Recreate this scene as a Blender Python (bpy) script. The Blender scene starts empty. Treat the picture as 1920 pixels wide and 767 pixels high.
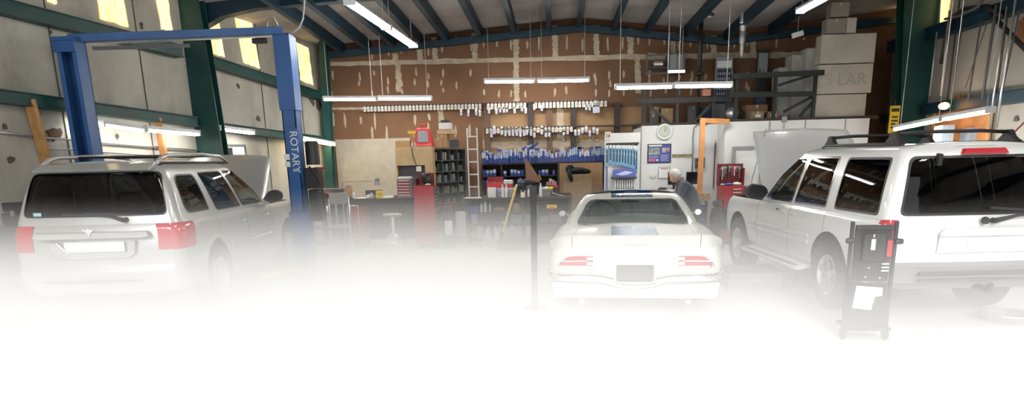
import bpy, bmesh, math, random
from math import sin, cos, pi, radians as R, hypot, atan2, sqrt, tan
from mathutils import Vector as V, Matrix as M
random.seed(7)
scn = bpy.context.scene
COL = scn.collection
# ------------------------------------------------------------------ camera model
F, CY, TH, RO, H, YAW = 1270.3, 604.6, .2378, -.0231, 1.65, .0696
def ray(px, py):
    a = (px-960)/F; b = -(py-CY)/F
    r = a*cos(RO)-b*sin(RO); up = a*sin(RO)+b*cos(RO)
    y = cos(TH)+up*sin(TH); z = -sin(TH)+up*cos(TH); x = r
    return (x*cos(YAW)-y*sin(YAW), x*sin(YAW)+y*cos(YAW), z)
def at(px, py, x=None, y=None, z=None):
    """world point where the line of sight of a photo pixel meets the plane x=, y= or z="""
    d = ray(px, py)
    t = x/d[0] if x is not None else y/d[1] if y is not None else (z-H)/d[2]
    return V((t*d[0], t*d[1], H+t*d[2]))
def atp(px, py, off=0.0):
    """point on the left wall plane, off metres inward"""
    d = ray(px, py)
    t = (LN[0]*L0[0]+LN[1]*L0[1]+off)/(LN[0]*d[0]+LN[1]*d[1])
    return V((t*d[0], t*d[1], H+t*d[2]))
L0, L1 = (-8.05, 4.5), (-5.1, 15.5)
_l = hypot(L1[0]-L0[0], L1[1]-L0[1])
LD = V(((L1[0]-L0[0])/_l, (L1[1]-L0[1])/_l, 0)); LN = (LD.y, -LD.x)
LANG = atan2(LD.y, LD.x)
# ------------------------------------------------------------------ materials
MATS = {}
def mat(name, col, rough=.5, metal=0., var=.0, scale=6., bump=0., coat=0., emit=None, est=0., spec=.5, detail=4.):
    if name in MATS: return MATS[name]
    m = bpy.data.materials.new(name); m.use_nodes = True
    nt = m.node_tree; b = nt.nodes['Principled BSDF']
    b.inputs['Base Color'].default_value = (*col, 1)
    b.inputs['Roughness'].default_value = rough
    b.inputs['Metallic'].default_value = metal
    b.inputs['Specular IOR Level'].default_value = spec
    if coat: b.inputs['Coat Weight'].default_value = coat; b.inputs['Coat Roughness'].default_value = .04
    if var or bump:
        tc = nt.nodes.new('ShaderNodeTexCoord'); n = nt.nodes.new('ShaderNodeTexNoise')
        n.inputs['Scale'].default_value = scale; n.inputs['Detail'].default_value = detail
        nt.links.new(tc.outputs['Object'], n.inputs['Vector'])
        if var:
            r = nt.nodes.new('ShaderNodeMix'); r.data_type = 'RGBA'
            r.inputs['A'].default_value = (*[max(0, c*(1-var)) for c in col], 1)
            r.inputs['B'].default_value = (*[min(1, c*(1+var)) for c in col], 1)
            cr = nt.nodes.new('ShaderNodeMapRange'); cr.inputs['From Min'].default_value = .3; cr.inputs['From Max'].default_value = .7
            nt.links.new(n.outputs['Fac'], cr.inputs['Value']); nt.links.new(cr.outputs['Result'], r.inputs['Factor'])
            nt.links.new(r.outputs['Result'], b.inputs['Base Color'])
        if bump:
            bp = nt.nodes.new('ShaderNodeBump'); bp.inputs['Strength'].default_value = bump; bp.inputs['Distance'].default_value = .02
            nt.links.new(n.outputs['Fac'], bp.inputs['Height']); nt.links.new(bp.outputs['Normal'], b.inputs['Normal'])
    if emit:
        b.inputs['Emission Color'].default_value = (*emit, 1); b.inputs['Emission Strength'].default_value = est
    MATS[name] = m
    return m
def paint(name, col, inner=(.03, .03, .032), rough=.25, metal=0., coat=.8):
    """car paint with a clear coat outside and dark trim on the inner side of the shell"""
    m = bpy.data.materials.new(name); m.use_nodes = True; nt = m.node_tree
    b = nt.nodes['Principled BSDF']; b.inputs['Base Color'].default_value = (*col, 1)
    b.inputs['Roughness'].default_value = rough; b.inputs['Metallic'].default_value = metal
    b.inputs['Coat Weight'].default_value = coat; b.inputs['Coat Roughness'].default_value = .05
    d = nt.nodes.new('ShaderNodeBsdfDiffuse'); d.inputs['Color'].default_value = (*inner, 1)
    g = nt.nodes.new('ShaderNodeNewGeometry'); mx = nt.nodes.new('ShaderNodeMixShader')
    nt.links.new(g.outputs['Backfacing'], mx.inputs[0]); nt.links.new(b.outputs[0], mx.inputs[1]); nt.links.new(d.outputs[0], mx.inputs[2])
    nt.links.new(mx.outputs[0], nt.nodes['Material Output'].inputs['Surface'])
    MATS[name] = m
    return m
def glass(name, tint):
    m = bpy.data.materials.new(name); m.use_nodes = True; nt = m.node_tree
    nt.nodes.remove(nt.nodes['Principled BSDF'])
    t = nt.nodes.new('ShaderNodeBsdfTransparent'); t.inputs['Color'].default_value = (*tint, 1)
    g = nt.nodes.new('ShaderNodeBsdfGlossy'); g.inputs['Roughness'].default_value = .02
    f = nt.nodes.new('ShaderNodeFresnel'); f.inputs['IOR'].default_value = 1.5
    mx = nt.nodes.new('ShaderNodeMixShader')
    nt.links.new(f.outputs[0], mx.inputs[0]); nt.links.new(t.outputs[0], mx.inputs[1]); nt.links.new(g.outputs[0], mx.inputs[2])
    nt.links.new(mx.outputs[0], nt.nodes['Material Output'].inputs['Surface'])
    MATS[name] = m
    return m
# ------------------------------------------------------------------ mesh builder
class MB:
    def __init__(s): s.v = []; s.f = []; s.m = []
    def add(s, vs, fs, mi=0):
        b = len(s.v); s.v += [tuple(p) for p in vs]; s.f += [tuple(b+i for i in f) for f in fs]; s.m += [mi]*len(fs); return s
    def box(s, x0, x1, y0, y1, z0, z1, mi=0, rot=None, piv=None):
        vs = [V((x, y, z)) for z in (z0, z1) for y in (y0, y1) for x in (x0, x1)]
        if rot:
            p = V(piv) if piv else V(((x0+x1)/2, (y0+y1)/2, (z0+z1)/2))
            vs = [rot @ (q-p)+p for q in vs]
        return s.add(vs, [(0, 2, 3, 1), (4, 5, 7, 6), (0, 1, 5, 4), (2, 6, 7, 3), (0, 4, 6, 2), (1, 3, 7, 5)], mi)
    def bar(s, a, b, w, h, mi=0, up=(0, 0, 1)):
        a, b = V(a), V(b); d = (b-a).normalized(); u = V(up)
        if abs(d.dot(u)) > .98: u = V((0, 1, 0))
        x = d.cross(u).normalized(); z = x.cross(d)
        vs = [p+x*sx*w/2+z*sz*h/2 for p in (a, b) for sz in (-1, 1) for sx in (-1, 1)]
        return s.add(vs, [(0, 2, 3, 1), (4, 5, 7, 6), (0, 1, 5, 4), (2, 6, 7, 3), (0, 4, 6, 2), (1, 3, 7, 5)], mi)
    def tube(s, pts, r, n=8, mi=0, caps=True):
        pts = [V(p) for p in pts]; rs = r if isinstance(r, (list, tuple)) else [r]*len(pts)
        vs = []; x = None
        for i, p in enumerate(pts):
            d = ((pts[min(i+1, len(pts)-1)]-p)+(p-pts[max(i-1, 0)])).normalized()
            if x is None:
                u = V((0, 0, 1)) if abs(d.z) < .9 else V((0, 1, 0)); x = d.cross(u).normalized()
            else: x = (x-d*x.dot(d)).normalized()
            y = d.cross(x)
            vs += [p+(x*cos(2*pi*k/n)+y*sin(2*pi*k/n))*rs[i] for k in range(n)]
        fs = [(i*n+k, i*n+(k+1) % n, (i+1)*n+(k+1) % n, (i+1)*n+k) for i in range(len(pts)-1) for k in range(n)]
        if caps: fs += [tuple(range(n))[::-1], tuple((len(pts)-1)*n+k for k in range(n))]
        return s.add(vs, fs, mi)
    def lathe(s, prof, c=(0, 0, 0), axis='z', n=20, mi=0, cap=True):
        """prof: (radius, height) pairs"""
        c = V(c); vs = []
        for r, h in prof:
            for k in range(n):
                a = 2*pi*k/n; p = (r*cos(a), r*sin(a), h)
                p = {'z': p, 'x': (p[2], p[0], p[1]), 'y': (p[0], p[2], p[1])}[axis]
                vs.append(c+V(p))
        fs = [(i*n+k, i*n+(k+1) % n, (i+1)*n+(k+1) % n, (i+1)*n+k) for i in range(len(prof)-1) for k in range(n)]
        if cap and prof[0][0] > 1e-4: fs.append(tuple(range(n))[::-1])
        if cap and prof[-1][0] > 1e-4: fs.append(tuple((len(prof)-1)*n+k for k in range(n)))
        return s.add(vs, fs, mi)
    def prism(s, poly, a0, a1, axis='y', mi=0):
        """poly in the plane across the axis, extruded from a0 to a1"""
        n = len(poly)
        def P(p, a): return {'y': (p[0], a, p[1]), 'x': (a, p[0], p[1]), 'z': (p[0], p[1], a)}[axis]
        vs = [P(p, a0) for p in poly]+[P(p, a1) for p in poly]
        fs = [tuple(range(n)), tuple(range(n, 2*n))[::-1]]+[(i, i+n, (i+1) % n+n, (i+1) % n) for i in range(n)]
        return s.add(vs, fs, mi)
    def sphere(s, c, r, n=12, mi=0, sc=(1, 1, 1)):
        c = V(c); vs = [c+V((0, 0, -r*sc[2]))]
        for i in range(1, n//2):
            a = -pi/2+pi*i/(n//2)
            vs += [c+V((r*cos(a)*cos(2*pi*k/n)*sc[0], r*cos(a)*sin(2*pi*k/n)*sc[1], r*sin(a)*sc[2])) for k in range(n)]
        vs.append(c+V((0, 0, r*sc[2]))); L = n//2-1
        fs = [(0, 1+(k+1) % n, 1+k) for k in range(n)]
        fs += [(1+i*n+k, 1+i*n+(k+1) % n, 1+(i+1)*n+(k+1) % n, 1+(i+1)*n+k) for i in range(L-1) for k in range(n)]
        fs += [(1+(L-1)*n+k, 1+(L-1)*n+(k+1) % n, 1+L*n) for k in range(n)]
        return s.add(vs, fs, mi)
    def grid(s, rows, mi=0, close=False):
        nr, nc = len(rows), len(rows[0]); vs = [p for r in rows for p in r]
        fs = [(i*nc+j, i*nc+j+1, (i+1)*nc+j+1, (i+1)*nc+j) for i in range(nr-1) for j in range(nc-1)]
        return s.add(vs, fs, mi)
    def xf(s, mtx, start=0):
        s.v[start:] = [tuple(mtx @ V(p)) for p in s.v[start:]]; return s
def obj(name, mb, mats, parent=None, smooth=False, bevel=0., fix=True, label=None, kind=None):
    me = bpy.data.meshes.new(name); me.from_pydata(mb.v, [], mb.f)
    for m in (mats if isinstance(mats, (list, tuple)) else [mats]): me.materials.append(m)
    for p, i in zip(me.polygons, mb.m): p.material_index = i
    if fix:
        bm = bmesh.new(); bm.from_mesh(me); bmesh.ops.recalc_face_normals(bm, faces=bm.faces); bm.to_mesh(me); bm.free()
    if smooth:
        for p in me.polygons: p.use_smooth = True
    me.update()
    o = bpy.data.objects.new(name, me); COL.objects.link(o)
    if smooth and smooth is not True:
        try: me.set_sharp_from_angle(angle=R(smooth))
        except Exception: pass
    if parent: o.parent = parent
    if bevel:
        b = o.modifiers.new('bevel', 'BEVEL'); b.width = bevel; b.segments = 2; b.limit_method = 'ANGLE'; b.angle_limit = R(40)
    if label: o['label'] = label
    if kind: o['kind'] = kind
    return o
def thing(name, label, cat, loc=(0, 0, 0), rz=0., group=None):
    o = bpy.data.objects.new(name, None); COL.objects.link(o); o.empty_display_size = .1
    o.location = loc; o.rotation_euler = (0, 0, rz); o['label'] = label; o['category'] = cat
    if group: o['group'] = group
    return o
def tag(o, label, cat, group=None):
    o['label'] = label; o['category'] = cat
    if group: o['group'] = group
    return o
def place(o, loc, rz=0.):
    o.location = loc; o.rotation_euler = (0, 0, rz); return o
def struct(name, mb, mats, **k): return obj(name, mb, mats, kind='structure', **k)
def kids(o): return [c for c in COL.objects if c.parent == o]
def dup(root, loc, rz=0., label=None, group=None, scale=None):
    r = root.copy(); COL.objects.link(r); r.location = loc; r.rotation_euler = (0, 0, rz)
    if scale: r.scale = scale
    if label: r['label'] = label
    if group: r['group'] = group
    for ch in kids(root):
        c = ch.copy(); COL.objects.link(c); c.parent = r
        for g in kids(ch):
            d = g.copy(); COL.objects.link(d); d.parent = c
    return r
_FONT = {}
def text_mb(txt, size, ext=.002):
    """letters as a flat mesh in the xz plane facing -y, centred"""
    cu = bpy.data.curves.new('t', 'FONT'); cu.body = txt; cu.size = size; cu.extrude = ext; cu.align_x = 'CENTER'; cu.align_y = 'CENTER'
    o = bpy.data.objects.new('t', cu); COL.objects.link(o)
    dg = bpy.context.evaluated_depsgraph_get(); me = bpy.data.meshes.new_from_object(o.evaluated_get(dg))
    mb = MB(); mb.add([(v.co.x, -v.co.z, v.co.y) for v in me.vertices], [tuple(p.vertices) for p in me.polygons])
    bpy.data.objects.remove(o); bpy.data.curves.remove(cu); bpy.data.meshes.remove(me)
    return mb
# ------------------------------------------------------------------ palette
WHITE = paint('white_paint', (.78, .79, .79))
SILVER = paint('silver_paint', (.50, .50, .485), rough=.3, metal=.35)
CREAM = paint('cream_white_paint', (.70, .70, .67), inner=(.22, .24, .24), rough=.35, coat=.25)
TINT = glass('privacy_glass', (.07, .075, .08)); TINT2 = glass('tinted_glass', (.16, .18, .18)); CLEAR = glass('clear_car_glass', (.70, .82, .80))
BLK = mat('black_plastic', (.02, .02, .022), .45); DGREY = mat('dark_grey_plastic', (.09, .09, .095), .55); GREYP = mat('grey_plastic', (.25, .25, .26), .5)
RUB = mat('tyre_rubber', (.025, .025, .026), .8, bump=.2, scale=40); CHR = mat('chrome', (.85, .85, .86), .12, 1.); ALU = mat('cast_aluminium', (.72, .72, .73), .28, 1.)
STEEL = mat('brushed_steel', (.5, .5, .5), .4, .8, var=.15); REDL = mat('red_lens', (.5, .02, .03), .12, coat=1.); WLENS = mat('clear_lens', (.75, .72, .7), .15, coat=1.)
INT = mat('dark_interior_trim', (.035, .036, .04), .8); INTG = mat('grey_interior_trim', (.36, .39, .40), .8)
BLUE = mat('lift_blue_paint', (.028, .105, .30), .38, var=.12, scale=3); STRIPE = mat('blue_stripe_paint', (.05, .23, .42), .25, coat=.6, var=.1)
GREEN = mat('green_steel_paint', (.008, .055, .05), .45, var=.25, scale=2); TEAL = mat('teal_purlin_paint', (.005, .030, .052), .5, var=.25, scale=2)
RED = mat('red_enamel', (.33, .02, .03), .35, var=.1); DRED = mat('dark_red_enamel', (.14, .012, .02), .4, var=.15); BRED = mat('bright_red_plastic', (.62, .03, .04), .4)
WOOD = mat('yellow_pine', (.50, .27, .10), .6, var=.2, scale=9); PLY = mat('plywood_board', (.52, .37, .20), .65, var=.12, scale=5); DWOOD = mat('dark_shelf_board', (.03, .02, .018), .7, var=.2)
CARD = mat('cardboard', (.38, .25, .14), .8, var=.12); LCARD = mat('pale_cardboard', (.42, .39, .33), .8, var=.13, scale=2.5); WPL = mat('white_plastic', (.72, .73, .74), .4); PAPER = mat('white_paper', (.75, .75, .72), .8)
YEL = mat('yellow_plastic', (.75, .55, .03), .45); BBIN = mat('blue_bin_plastic', (.04, .10, .42), .45); ORG = mat('orange_plastic', (.7, .25, .05), .5)
BXB = mat('blue_carton', (.035, .08, .33), .55); BXW = mat('white_carton_label', (.62, .66, .78), .6); MUD = mat('drywall_mud', (.42, .35, .26), .9, var=.2, scale=8)
OFFW = mat('office_wall_paint', (.66, .67, .67), .7, var=.05, scale=1.5); BEIGE = mat('beige_wall_panel', (.42, .37, .30), .8, var=.08); GRN2 = mat('green_grey_metal', (.07, .085, .08), .6, var=.2)
LAMP = mat('fluorescent_tube', (1, 1, 1), .5, emit=(1., .97, .90), est=46.); LAMPL = mat('wall_fluorescent_tube', (1, 1, 1), .5, emit=(1., .97, .90), est=17.); LAMPW = mat('warm_fluorescent_tube', (1, .9, .7), .5, emit=(1., .80, .45), est=13.)
DENIM = mat('grey_coverall_cloth', (.075, .085, .11), .9, bump=.3, scale=60); SKIN = mat('skin', (.52, .30, .22), .55); HAIR = mat('grey_white_hair', (.55, .53, .5), .8)
GLS = mat('screen_glass', (.008, .009, .012), .12)
SKY, SUN, SUNEL, EXPO, HAZE = 1.0, 2.6, 26., .52, .24
# ================================================================== THE ROOM
YB = 15.5
PROF = [(-10.6, 3.75), (-5.1, 4.12), (.54, 4.50), (3.5, 4.14), (7.0, 4.45), (7.6, 4.5)]
def zr(x, y):
    for (a, za), (b, zb) in zip(PROF, PROF[1:]):
        if x <= b or b == 7.6:
            z = za+(zb-za)*(x-a)/(b-a); break
    k = .06 if x <= -5 else .02 if x >= .5 and x < 3.5 else (.06-.04*(x+5)/5.5 if x < .5 else .04)
    return z+k*(YB-y)
FLOORM = mat('pale_epoxy_floor', (.86, .86, .855), .45, var=.035, scale=.9)
struct('floor', MB().box(-10.6, 7.6, -6, 16, -.15, 0), FLOORM)
# ceiling: dusty insulation sheets between the purlins
CEILM = mat('dusty_roof_insulation', (.46, .43, .41), .95, var=.22, scale=1.3, bump=.3)
mb = MB(); xs = [-10.6, -8, -5.1, -2.3, .54, 2, 3.5, 5.2, 7.6]; ys = [-1.3, 4, 8, 12, 16]
mb.grid([[(x, y, zr(x, y)) for x in xs] for y in ys]); mb.grid([[(x, y, zr(x, y)+.12) for x in xs] for y in ys])
struct('ceiling', mb, CEILM, fix=False)
# left wall: dirty off-white insulation sheets with holes, stains and battens
def wallmat(name, base, dirt, sc=1.2, amt=.5):
    m = mat(name, base, .85, var=.1, scale=sc); nt = m.node_tree; b = nt.nodes['Principled BSDF']
    src = b.inputs['Base Color'].links[0].from_socket; tc = nt.nodes['Texture Coordinate']
    n = nt.nodes.new('ShaderNodeTexNoise'); n.inputs['Scale'].default_value = sc*.6; n.inputs['Detail'].default_value = 9; n.inputs['Roughness'].default_value = .65
    mp = nt.nodes.new('ShaderNodeMapping'); mp.inputs['Scale'].default_value = (1, 1, .5); nt.links.new(tc.outputs['Object'], mp.inputs['Vector']); nt.links.new(mp.outputs['Vector'], n.inputs['Vector'])
    cr = nt.nodes.new('ShaderNodeMapRange'); cr.inputs['From Min'].default_value = .5; cr.inputs['From Max'].default_value = .78; cr.inputs['To Max'].default_value = amt
    nt.links.new(n.outputs['Fac'], cr.inputs['Value'])
    x = nt.nodes.new('ShaderNodeMix'); x.data_type = 'RGBA'; nt.links.new(cr.outputs['Result'], x.inputs['Factor']); nt.links.new(src, x.inputs['A']); x.inputs['B'].default_value = (*dirt, 1)
    nt.links.new(x.outputs['Result'], b.inputs['Base Color']); return m
SHEET = wallmat('stained_wall_sheeting', (.47, .45, .39), (.10, .085, .07), 1.1, .75)
SHEETR = wallmat('grimy_wall_sheeting', (.36, .34, .30), (.05, .045, .04), 1.0, .9)
SEAM = mat('dark_seam', (.09, .08, .07), .9)
def Lp(y, off=0, z=0):                                  # point of the left wall at depth y
    t = (y-L0[1])/LD.y; return V((L0[0]+LD.x*t+LN[0]*off, L0[1]+LD.y*t+LN[1]*off, z))
mb = MB()
a, b = Lp(-1.1), Lp(YB+.1)
mb.add([(p.x, p.y, z) for z in (0, 4.9) for p in (a, b, b+V((-.25, 0, 0)), a+V((-.25, 0, 0)))], [(0, 1, 2, 3), (4, 5, 6, 7), (0, 1, 5, 4), (1, 2, 6, 5), (2, 3, 7, 6), (3, 0, 4, 7)])
for y in (5.2, 6.6, 8.0, 9.3, 10.7, 12.0, 13.4, 14.6):   # sheet joints
    p = Lp(y, .004); mb.bar(p, p+V((0, 0, 4.6)), .016, .012, 1, up=LD)
for (px, py, s) in ((8, 237, .05), (20, 300, .07), (105, 250, .09), (113, 247, .06), (219, 256, .05), (240, 300, .04), (412, 208, .05), (484, 222, .08), (446, 160, .06), (560, 180, .12), (585, 188, .12), (597, 195, .14), (265, 48, .05), (540, 250, .05), (95, 60, .03)):
    p = atp(px, py, .006); n = 9; mb.add([p+LD*(cos(k*2*pi/n)*s*random.uniform(.5, 1.2))+V((0, 0, sin(k*2*pi/n)*s*random.uniform(.5, 1.2))) for k in range(n)], [tuple(range(n))], 1)
struct('wall_left', mb, [SHEET, SEAM], fix=False)
mb = MB().box(7.0, 7.25, -1.1, YB+.1, 0, 5.2)
for y in (6, 7.5, 9, 10.4, 11.8, 13.2, 14.6): mb.box(6.985, 7.0, y, y+.03, 0, 4.6, 1)
for (px, py, s) in ((1657, 147, .07), (1905, 222, .06), (1800, 60, .1), (1665, 190, .1), (1625, 60, .3), (1630, 110, .22), (1640, 185, .18)):
    p = at(px, py, x=6.98); n = 9; mb.add([p+V((0, cos(k*2*pi/n)*s*random.uniform(.5, 1.2), sin(k*2*pi/n)*s*random.uniform(.5, 1.2))) for k in range(n)], [tuple(range(n))], 1)
struct('wall_right', mb, [SHEETR, SEAM], fix=False)
# back wall: brown drywall, pale taped seams, daubs of filler
BROWN = mat('brown_drywall_paper', (.155, .078, .040), .85, var=.16, scale=1.4, detail=6)
TAN = mat('tan_drywall_paper', (.30, .185, .095), .85, var=.12, scale=2)
mb = MB().box(-5.5, 7.25, YB, YB+.2, 0, 4.9)
SC = [0]
def seam(pts, w, vert):
    SC[0] += 1; L = 26; t = YB-.004-.0006*SC[0]; up, lo = [], []
    (x0, y0), (x1, y1) = pts; A, B = at(x0, y0, y=t), at(x1, y1, y=t)
    for i in range(L+1):
        p = A.lerp(B, i/L); j = random.uniform(.7, 1.3)*w/2; k = random.uniform(.7, 1.3)*w/2
        up.append(p+(V((j, 0, 0)) if vert else V((0, 0, j)))); lo.append(p-(V((k, 0, 0)) if vert else V((0, 0, k))))
    mb.grid([up, lo], 1)
seam(((608, 120), (1215, 106)), .10, False); seam(((1215, 106), (1500, 103)), .12, False)
seam(((620, 204), (690, 203)), .05, False); seam(((905, 272), (1200, 268)), .16, False)
for x, y0, y1 in ((741, 100, 118), (787, 85, 116), (815, 70, 114), (890, 62, 112), (967, 52, 111), (1041, 47, 108), (1118, 47, 107), (1182, 53, 106), (1262, 60, 105), (1338, 66, 104), (1412, 70, 104), (747, 120, 172), (968, 112, 190), (1196, 106, 175), (827, 200, 228), (1048, 196, 262), (973, 260, 285), (1052, 205, 300)):
    seam(((x-1, y0), (x+1, y1)), .12 if x != 1048 else .09, True)
def daub(px, py, w, h):
    w *= .62; h *= .8; SC[0] += 1
    p = at(px, py, y=YB-.004-.0001*SC[0]); n = 9; a = random.uniform(-.3, .3)
    mb.add([p+V((w*cos(k*2*pi/n+a)*random.uniform(.7, 1.2), 0, h*sin(k*2*pi/n)*random.uniform(.8, 1.15))) for k in range(n)], [tuple(range(n))], 1)
for x in range(622, 1500, 26):
    top = 128 - max(0, (x-620))*.07 - 30 + (30 if x < 700 else 0)
    if random.random() < .85 and x > 690: daub(x+random.uniform(-3, 3), random.uniform(80, 92)-(x > 850)*8+(x < 760)*12, .04, random.uniform(.1, .22))
    for y in (140, 157, 172):
        if random.random() < .62 and not (900 < x < 1110 and y < 160): daub(x+random.uniform(-3, 3), y+random.uniform(-5, 5), .045, random.uniform(.07, .13))
    for y in (222, 247):
        if random.random() < .7 and x < 905: daub(x+random.uniform(-3, 3), y+random.uniform(-5, 5), .05, random.uniform(.1, .24))
# the paler boards behind the parts counter
A = at(903, 208, y=YB-.002); B = at(1200, 360, y=YB-.002)
mb.box(A.x, B.x, YB-.0022, YB, B.z-.6, A.z, 2)
struct('wall_back', mb, [BROWN, MUD, TAN], fix=False)
# dark studs crossing the pale boards
for x, y0, y1 in ((913, 195, 285), (995, 192, 285), (1030, 194, 285), (1075, 196, 285), (1157, 196, 262), (1202, 130, 262)):
    pass
# front wall behind the camera: unseen, its wide bay and header set to shape the sunlight
struct('wall_front', MB().box(-10.6, 7.6, -1.3, -1.1, 4.75, 5.7).box(-10.6, -9.4, -1.3, -1.1, 0, 4.75).box(7.0, 7.6, -1.3, -1.1, 0, 4.75), SHEET)
# beige panel of the left back corner
A = at(628, 262, y=YB-.03); B = at(748, 262, y=YB-.03)
struct('trim_1', MB().box(A.x, B.x+.5, YB-.03, YB-.005, .0, A.z), BEIGE)
# purlins and rafters
k = 2
for px in (640, 690, 738, 788, 839, 903, 966, 1032, 1087, 1152, 1214, 1285, 1362, 1445):
    X = at(px, 60, y=YB-.15).x
    p0 = V((X, -1.05, zr(X, -1.05)-.11)); p1 = V((X, YB-.05, zr(X, YB)-.11)); mb = MB()
    mb.box(X-.028, X+.028, p0.y, p1.y, -.10, .10); mb.box(X-.075, X+.03, p0.y, p1.y, -.115, -.10); 
    sl = (p1.z-p0.z)/(p1.y-p0.y); mb.v = [(x, y, z+p0.z+sl*(y-p0.y)) for x, y, z in mb.v]
    struct(f'trim_{k}', mb, TEAL); k += 1
def rafter(y, dz, h, w):
    mb = MB(); pts = [(x, zr(x, y)) for x in (-8.5 if y < 13 else -5.0, -5.1 if y < 13 else -4, -2.3, .54, 2, 3.5, 5.2, 6.95)]
    for (a, za), (b, zb) in zip(pts, pts[1:]):
        mb.prism([(a, za-dz), (b, zb-dz), (b, zb-dz-h), (a, za-dz-h)], y, y+w)
    return mb
struct(f'trim_{k}', rafter(YB-.2, .17, .13, .15), TEAL); k += 1
for yy in (11.9,):
    mb = MB(); xs = [-6.2, -5.6, -5, -3, .54, 3.5, 6.9]; hs = [.62, .36, .3, .3, .3, .3, .7]
    for (a, b, h0, h1) in zip(xs, xs[1:], hs, hs[1:]):
        z0, z1 = zr(a, yy)-.02+.15, zr(b, yy)-.02+.15
        mb.prism([(a, z0), (b, z1), (b, z1-h1), (a, z0-h0)], yy, yy+.2)
    struct(f'trim_{k}', mb, TEAL); k += 1
# girts of the left wall (green channels) and of the right wall
def girt(A, B, w, h, m, up=(0, 0, 1)):
    global k
    mb = MB().bar(A, B, w, h, up=up); d = (B-A).normalized(); x = d.cross(V((0, 0, 1))).normalized()
    for s in (-1, 1): mb.bar(A+x*w*.0+V((0, 0, s*h/2)), B+V((0, 0, s*h/2)), w+.05, .015)
    struct(f'trim_{k}', mb, m); k += 1
A, B = atp(0, 181, .09), atp(356, 228, .09); A = A-(B-A)*.5; girt(A, B+(B-A)*.02, .16, .15, GREEN)
A, B = atp(405, 238, .09), atp(604, 263, .09); girt(A, B, .16, .13, GREEN)
A, B = atp(0, 12, .09), atp(335, 97, .09); A = A-(B-A)*.5; girt(A, B, .16, .17, GREEN)
A, B = atp(395, 116, .09), atp(603, 182, .09); girt(A, B, .16, .15, GREEN)
girt(V((6.9, -1.0, 3.70)), V((6.9, YB-.1, 3.70)), .16, .2, TEAL)
girt(V((6.9, -1.0, 2.47)), V((6.9, 13.8, 2.36)), .16, .17, TEAL)
A, B = at(1600, 238, x=6.9), at(1690, 207, x=6.9); girt(V((6.9, 14.2, 2.28)), V((6.9, YB-.1, 2.28)), .16, .16, GREEN)
# tapered frame columns
def column(name, L, Rr, y, depth, label):
    """L, Rr: two photo points on each edge of the face turned to the camera"""
    t = thing(name, label, 'steel column', (0, 0, 0))
    a0, a1 = at(*L[0], y=y), at(*L[1], y=y); b0, b1 = at(*Rr[0], y=y), at(*Rr[1], y=y)
    def ext(p, q, z): f = (z-p.z)/(q.z-p.z); return p.x+(q.x-p.x)*f
    zt = 4.75; l0, l1 = ext(a0, a1, 0), ext(a0, a1, zt); r0, r1 = ext(b0, b1, 0), ext(b0, b1, zt)
    t.location = ((l0+r0)/2, y+depth/2, 0); o = V((-(l0+r0)/2, -y-depth/2, 0)); T = M.Translation(o)
    g = .02
    obj('flange', MB().prism([(l0, 0), (r0, 0), (r1, zt), (l1, zt)], y, y+g).xf(T), GREEN, t)
    obj('flange', MB().prism([(l0, 0), (r0, 0), (r1, zt), (l1, zt)], y+depth-g, y+depth).xf(T), GREEN, t)
    obj('web', MB().prism([((l0+r0)/2-.02, 0), ((l0+r0)/2+.02, 0), ((l1+r1)/2+.02, zt), ((l1+r1)/2-.02, zt)], y+g, y+depth-g).xf(T), GREEN, t)
    obj('base_plate', MB().box(l0-.05, r0+.05, y-.04, y+depth+.04, 0, .025).xf(T), GREEN, t)
    return t
column('steel_column', [(321, 0), (372, 300)], [(372, 0), (416, 274)], 11.60, .22, 'dark green steel column against the left wall, behind the open hood of the silver SUV')
column('steel_column', [(596, 60), (606, 255)], [(610, 60), (620, 255)], 15.05, .2, 'slim dark green steel column in the back left corner of the shop')
column('steel_column', [(1696, 0), (1688, 210)], [(1765, 0), (1742, 170)], 13.9, .3, 'broad dark green steel column at the right wall with a yellow sign beside it')
# translucent yellow windows
WIN = mat('sunlit_fibreglass_pane', (.8, .6, .25), .7, emit=(1., .70, .26), est=1.35)
nt = WIN.node_tree; n = nt.nodes.new('ShaderNodeTexNoise'); n.inputs['Scale'].default_value = 4; tc = nt.nodes.new('ShaderNodeTexCoord'); mp = nt.nodes.new('ShaderNodeMapping'); mp.inputs['Scale'].default_value = (4, 4, .7)
nt.links.new(tc.outputs['Object'], mp.inputs[0]); nt.links.new(mp.outputs[0], n.inputs['Vector']); cr = nt.nodes.new('ShaderNodeValToRGB')
cr.color_ramp.elements[0].position = .33; cr.color_ramp.elements[0].color = (.75, .40, .12, 1); cr.color_ramp.elements[1].position = .6; cr.color_ramp.elements[1].color = (1, .78, .34, 1)
nt.links.new(n.outputs['Fac'], cr.inputs[0]); nt.links.new(cr.outputs[0], nt.nodes['Principled BSDF'].inputs['Emission Color'])
WQ = [[(86, -40), (100, -40), (107, 8), (90, 3)], [(181, -45), (226, -45), (240, 50), (188, 34)], [(288, -40), (309, -40), (324, 58), (305, 54)],
      [(383, 23), (405, 17), (422, 106), (391, 98)], [(441, 27), (473, 44), (487, 128), (459, 118)], [(526, 72), (533, 76), (541, 146), (533, 141)], [(556, 80), (578, 90), (587, 159), (565, 150)]]
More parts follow.
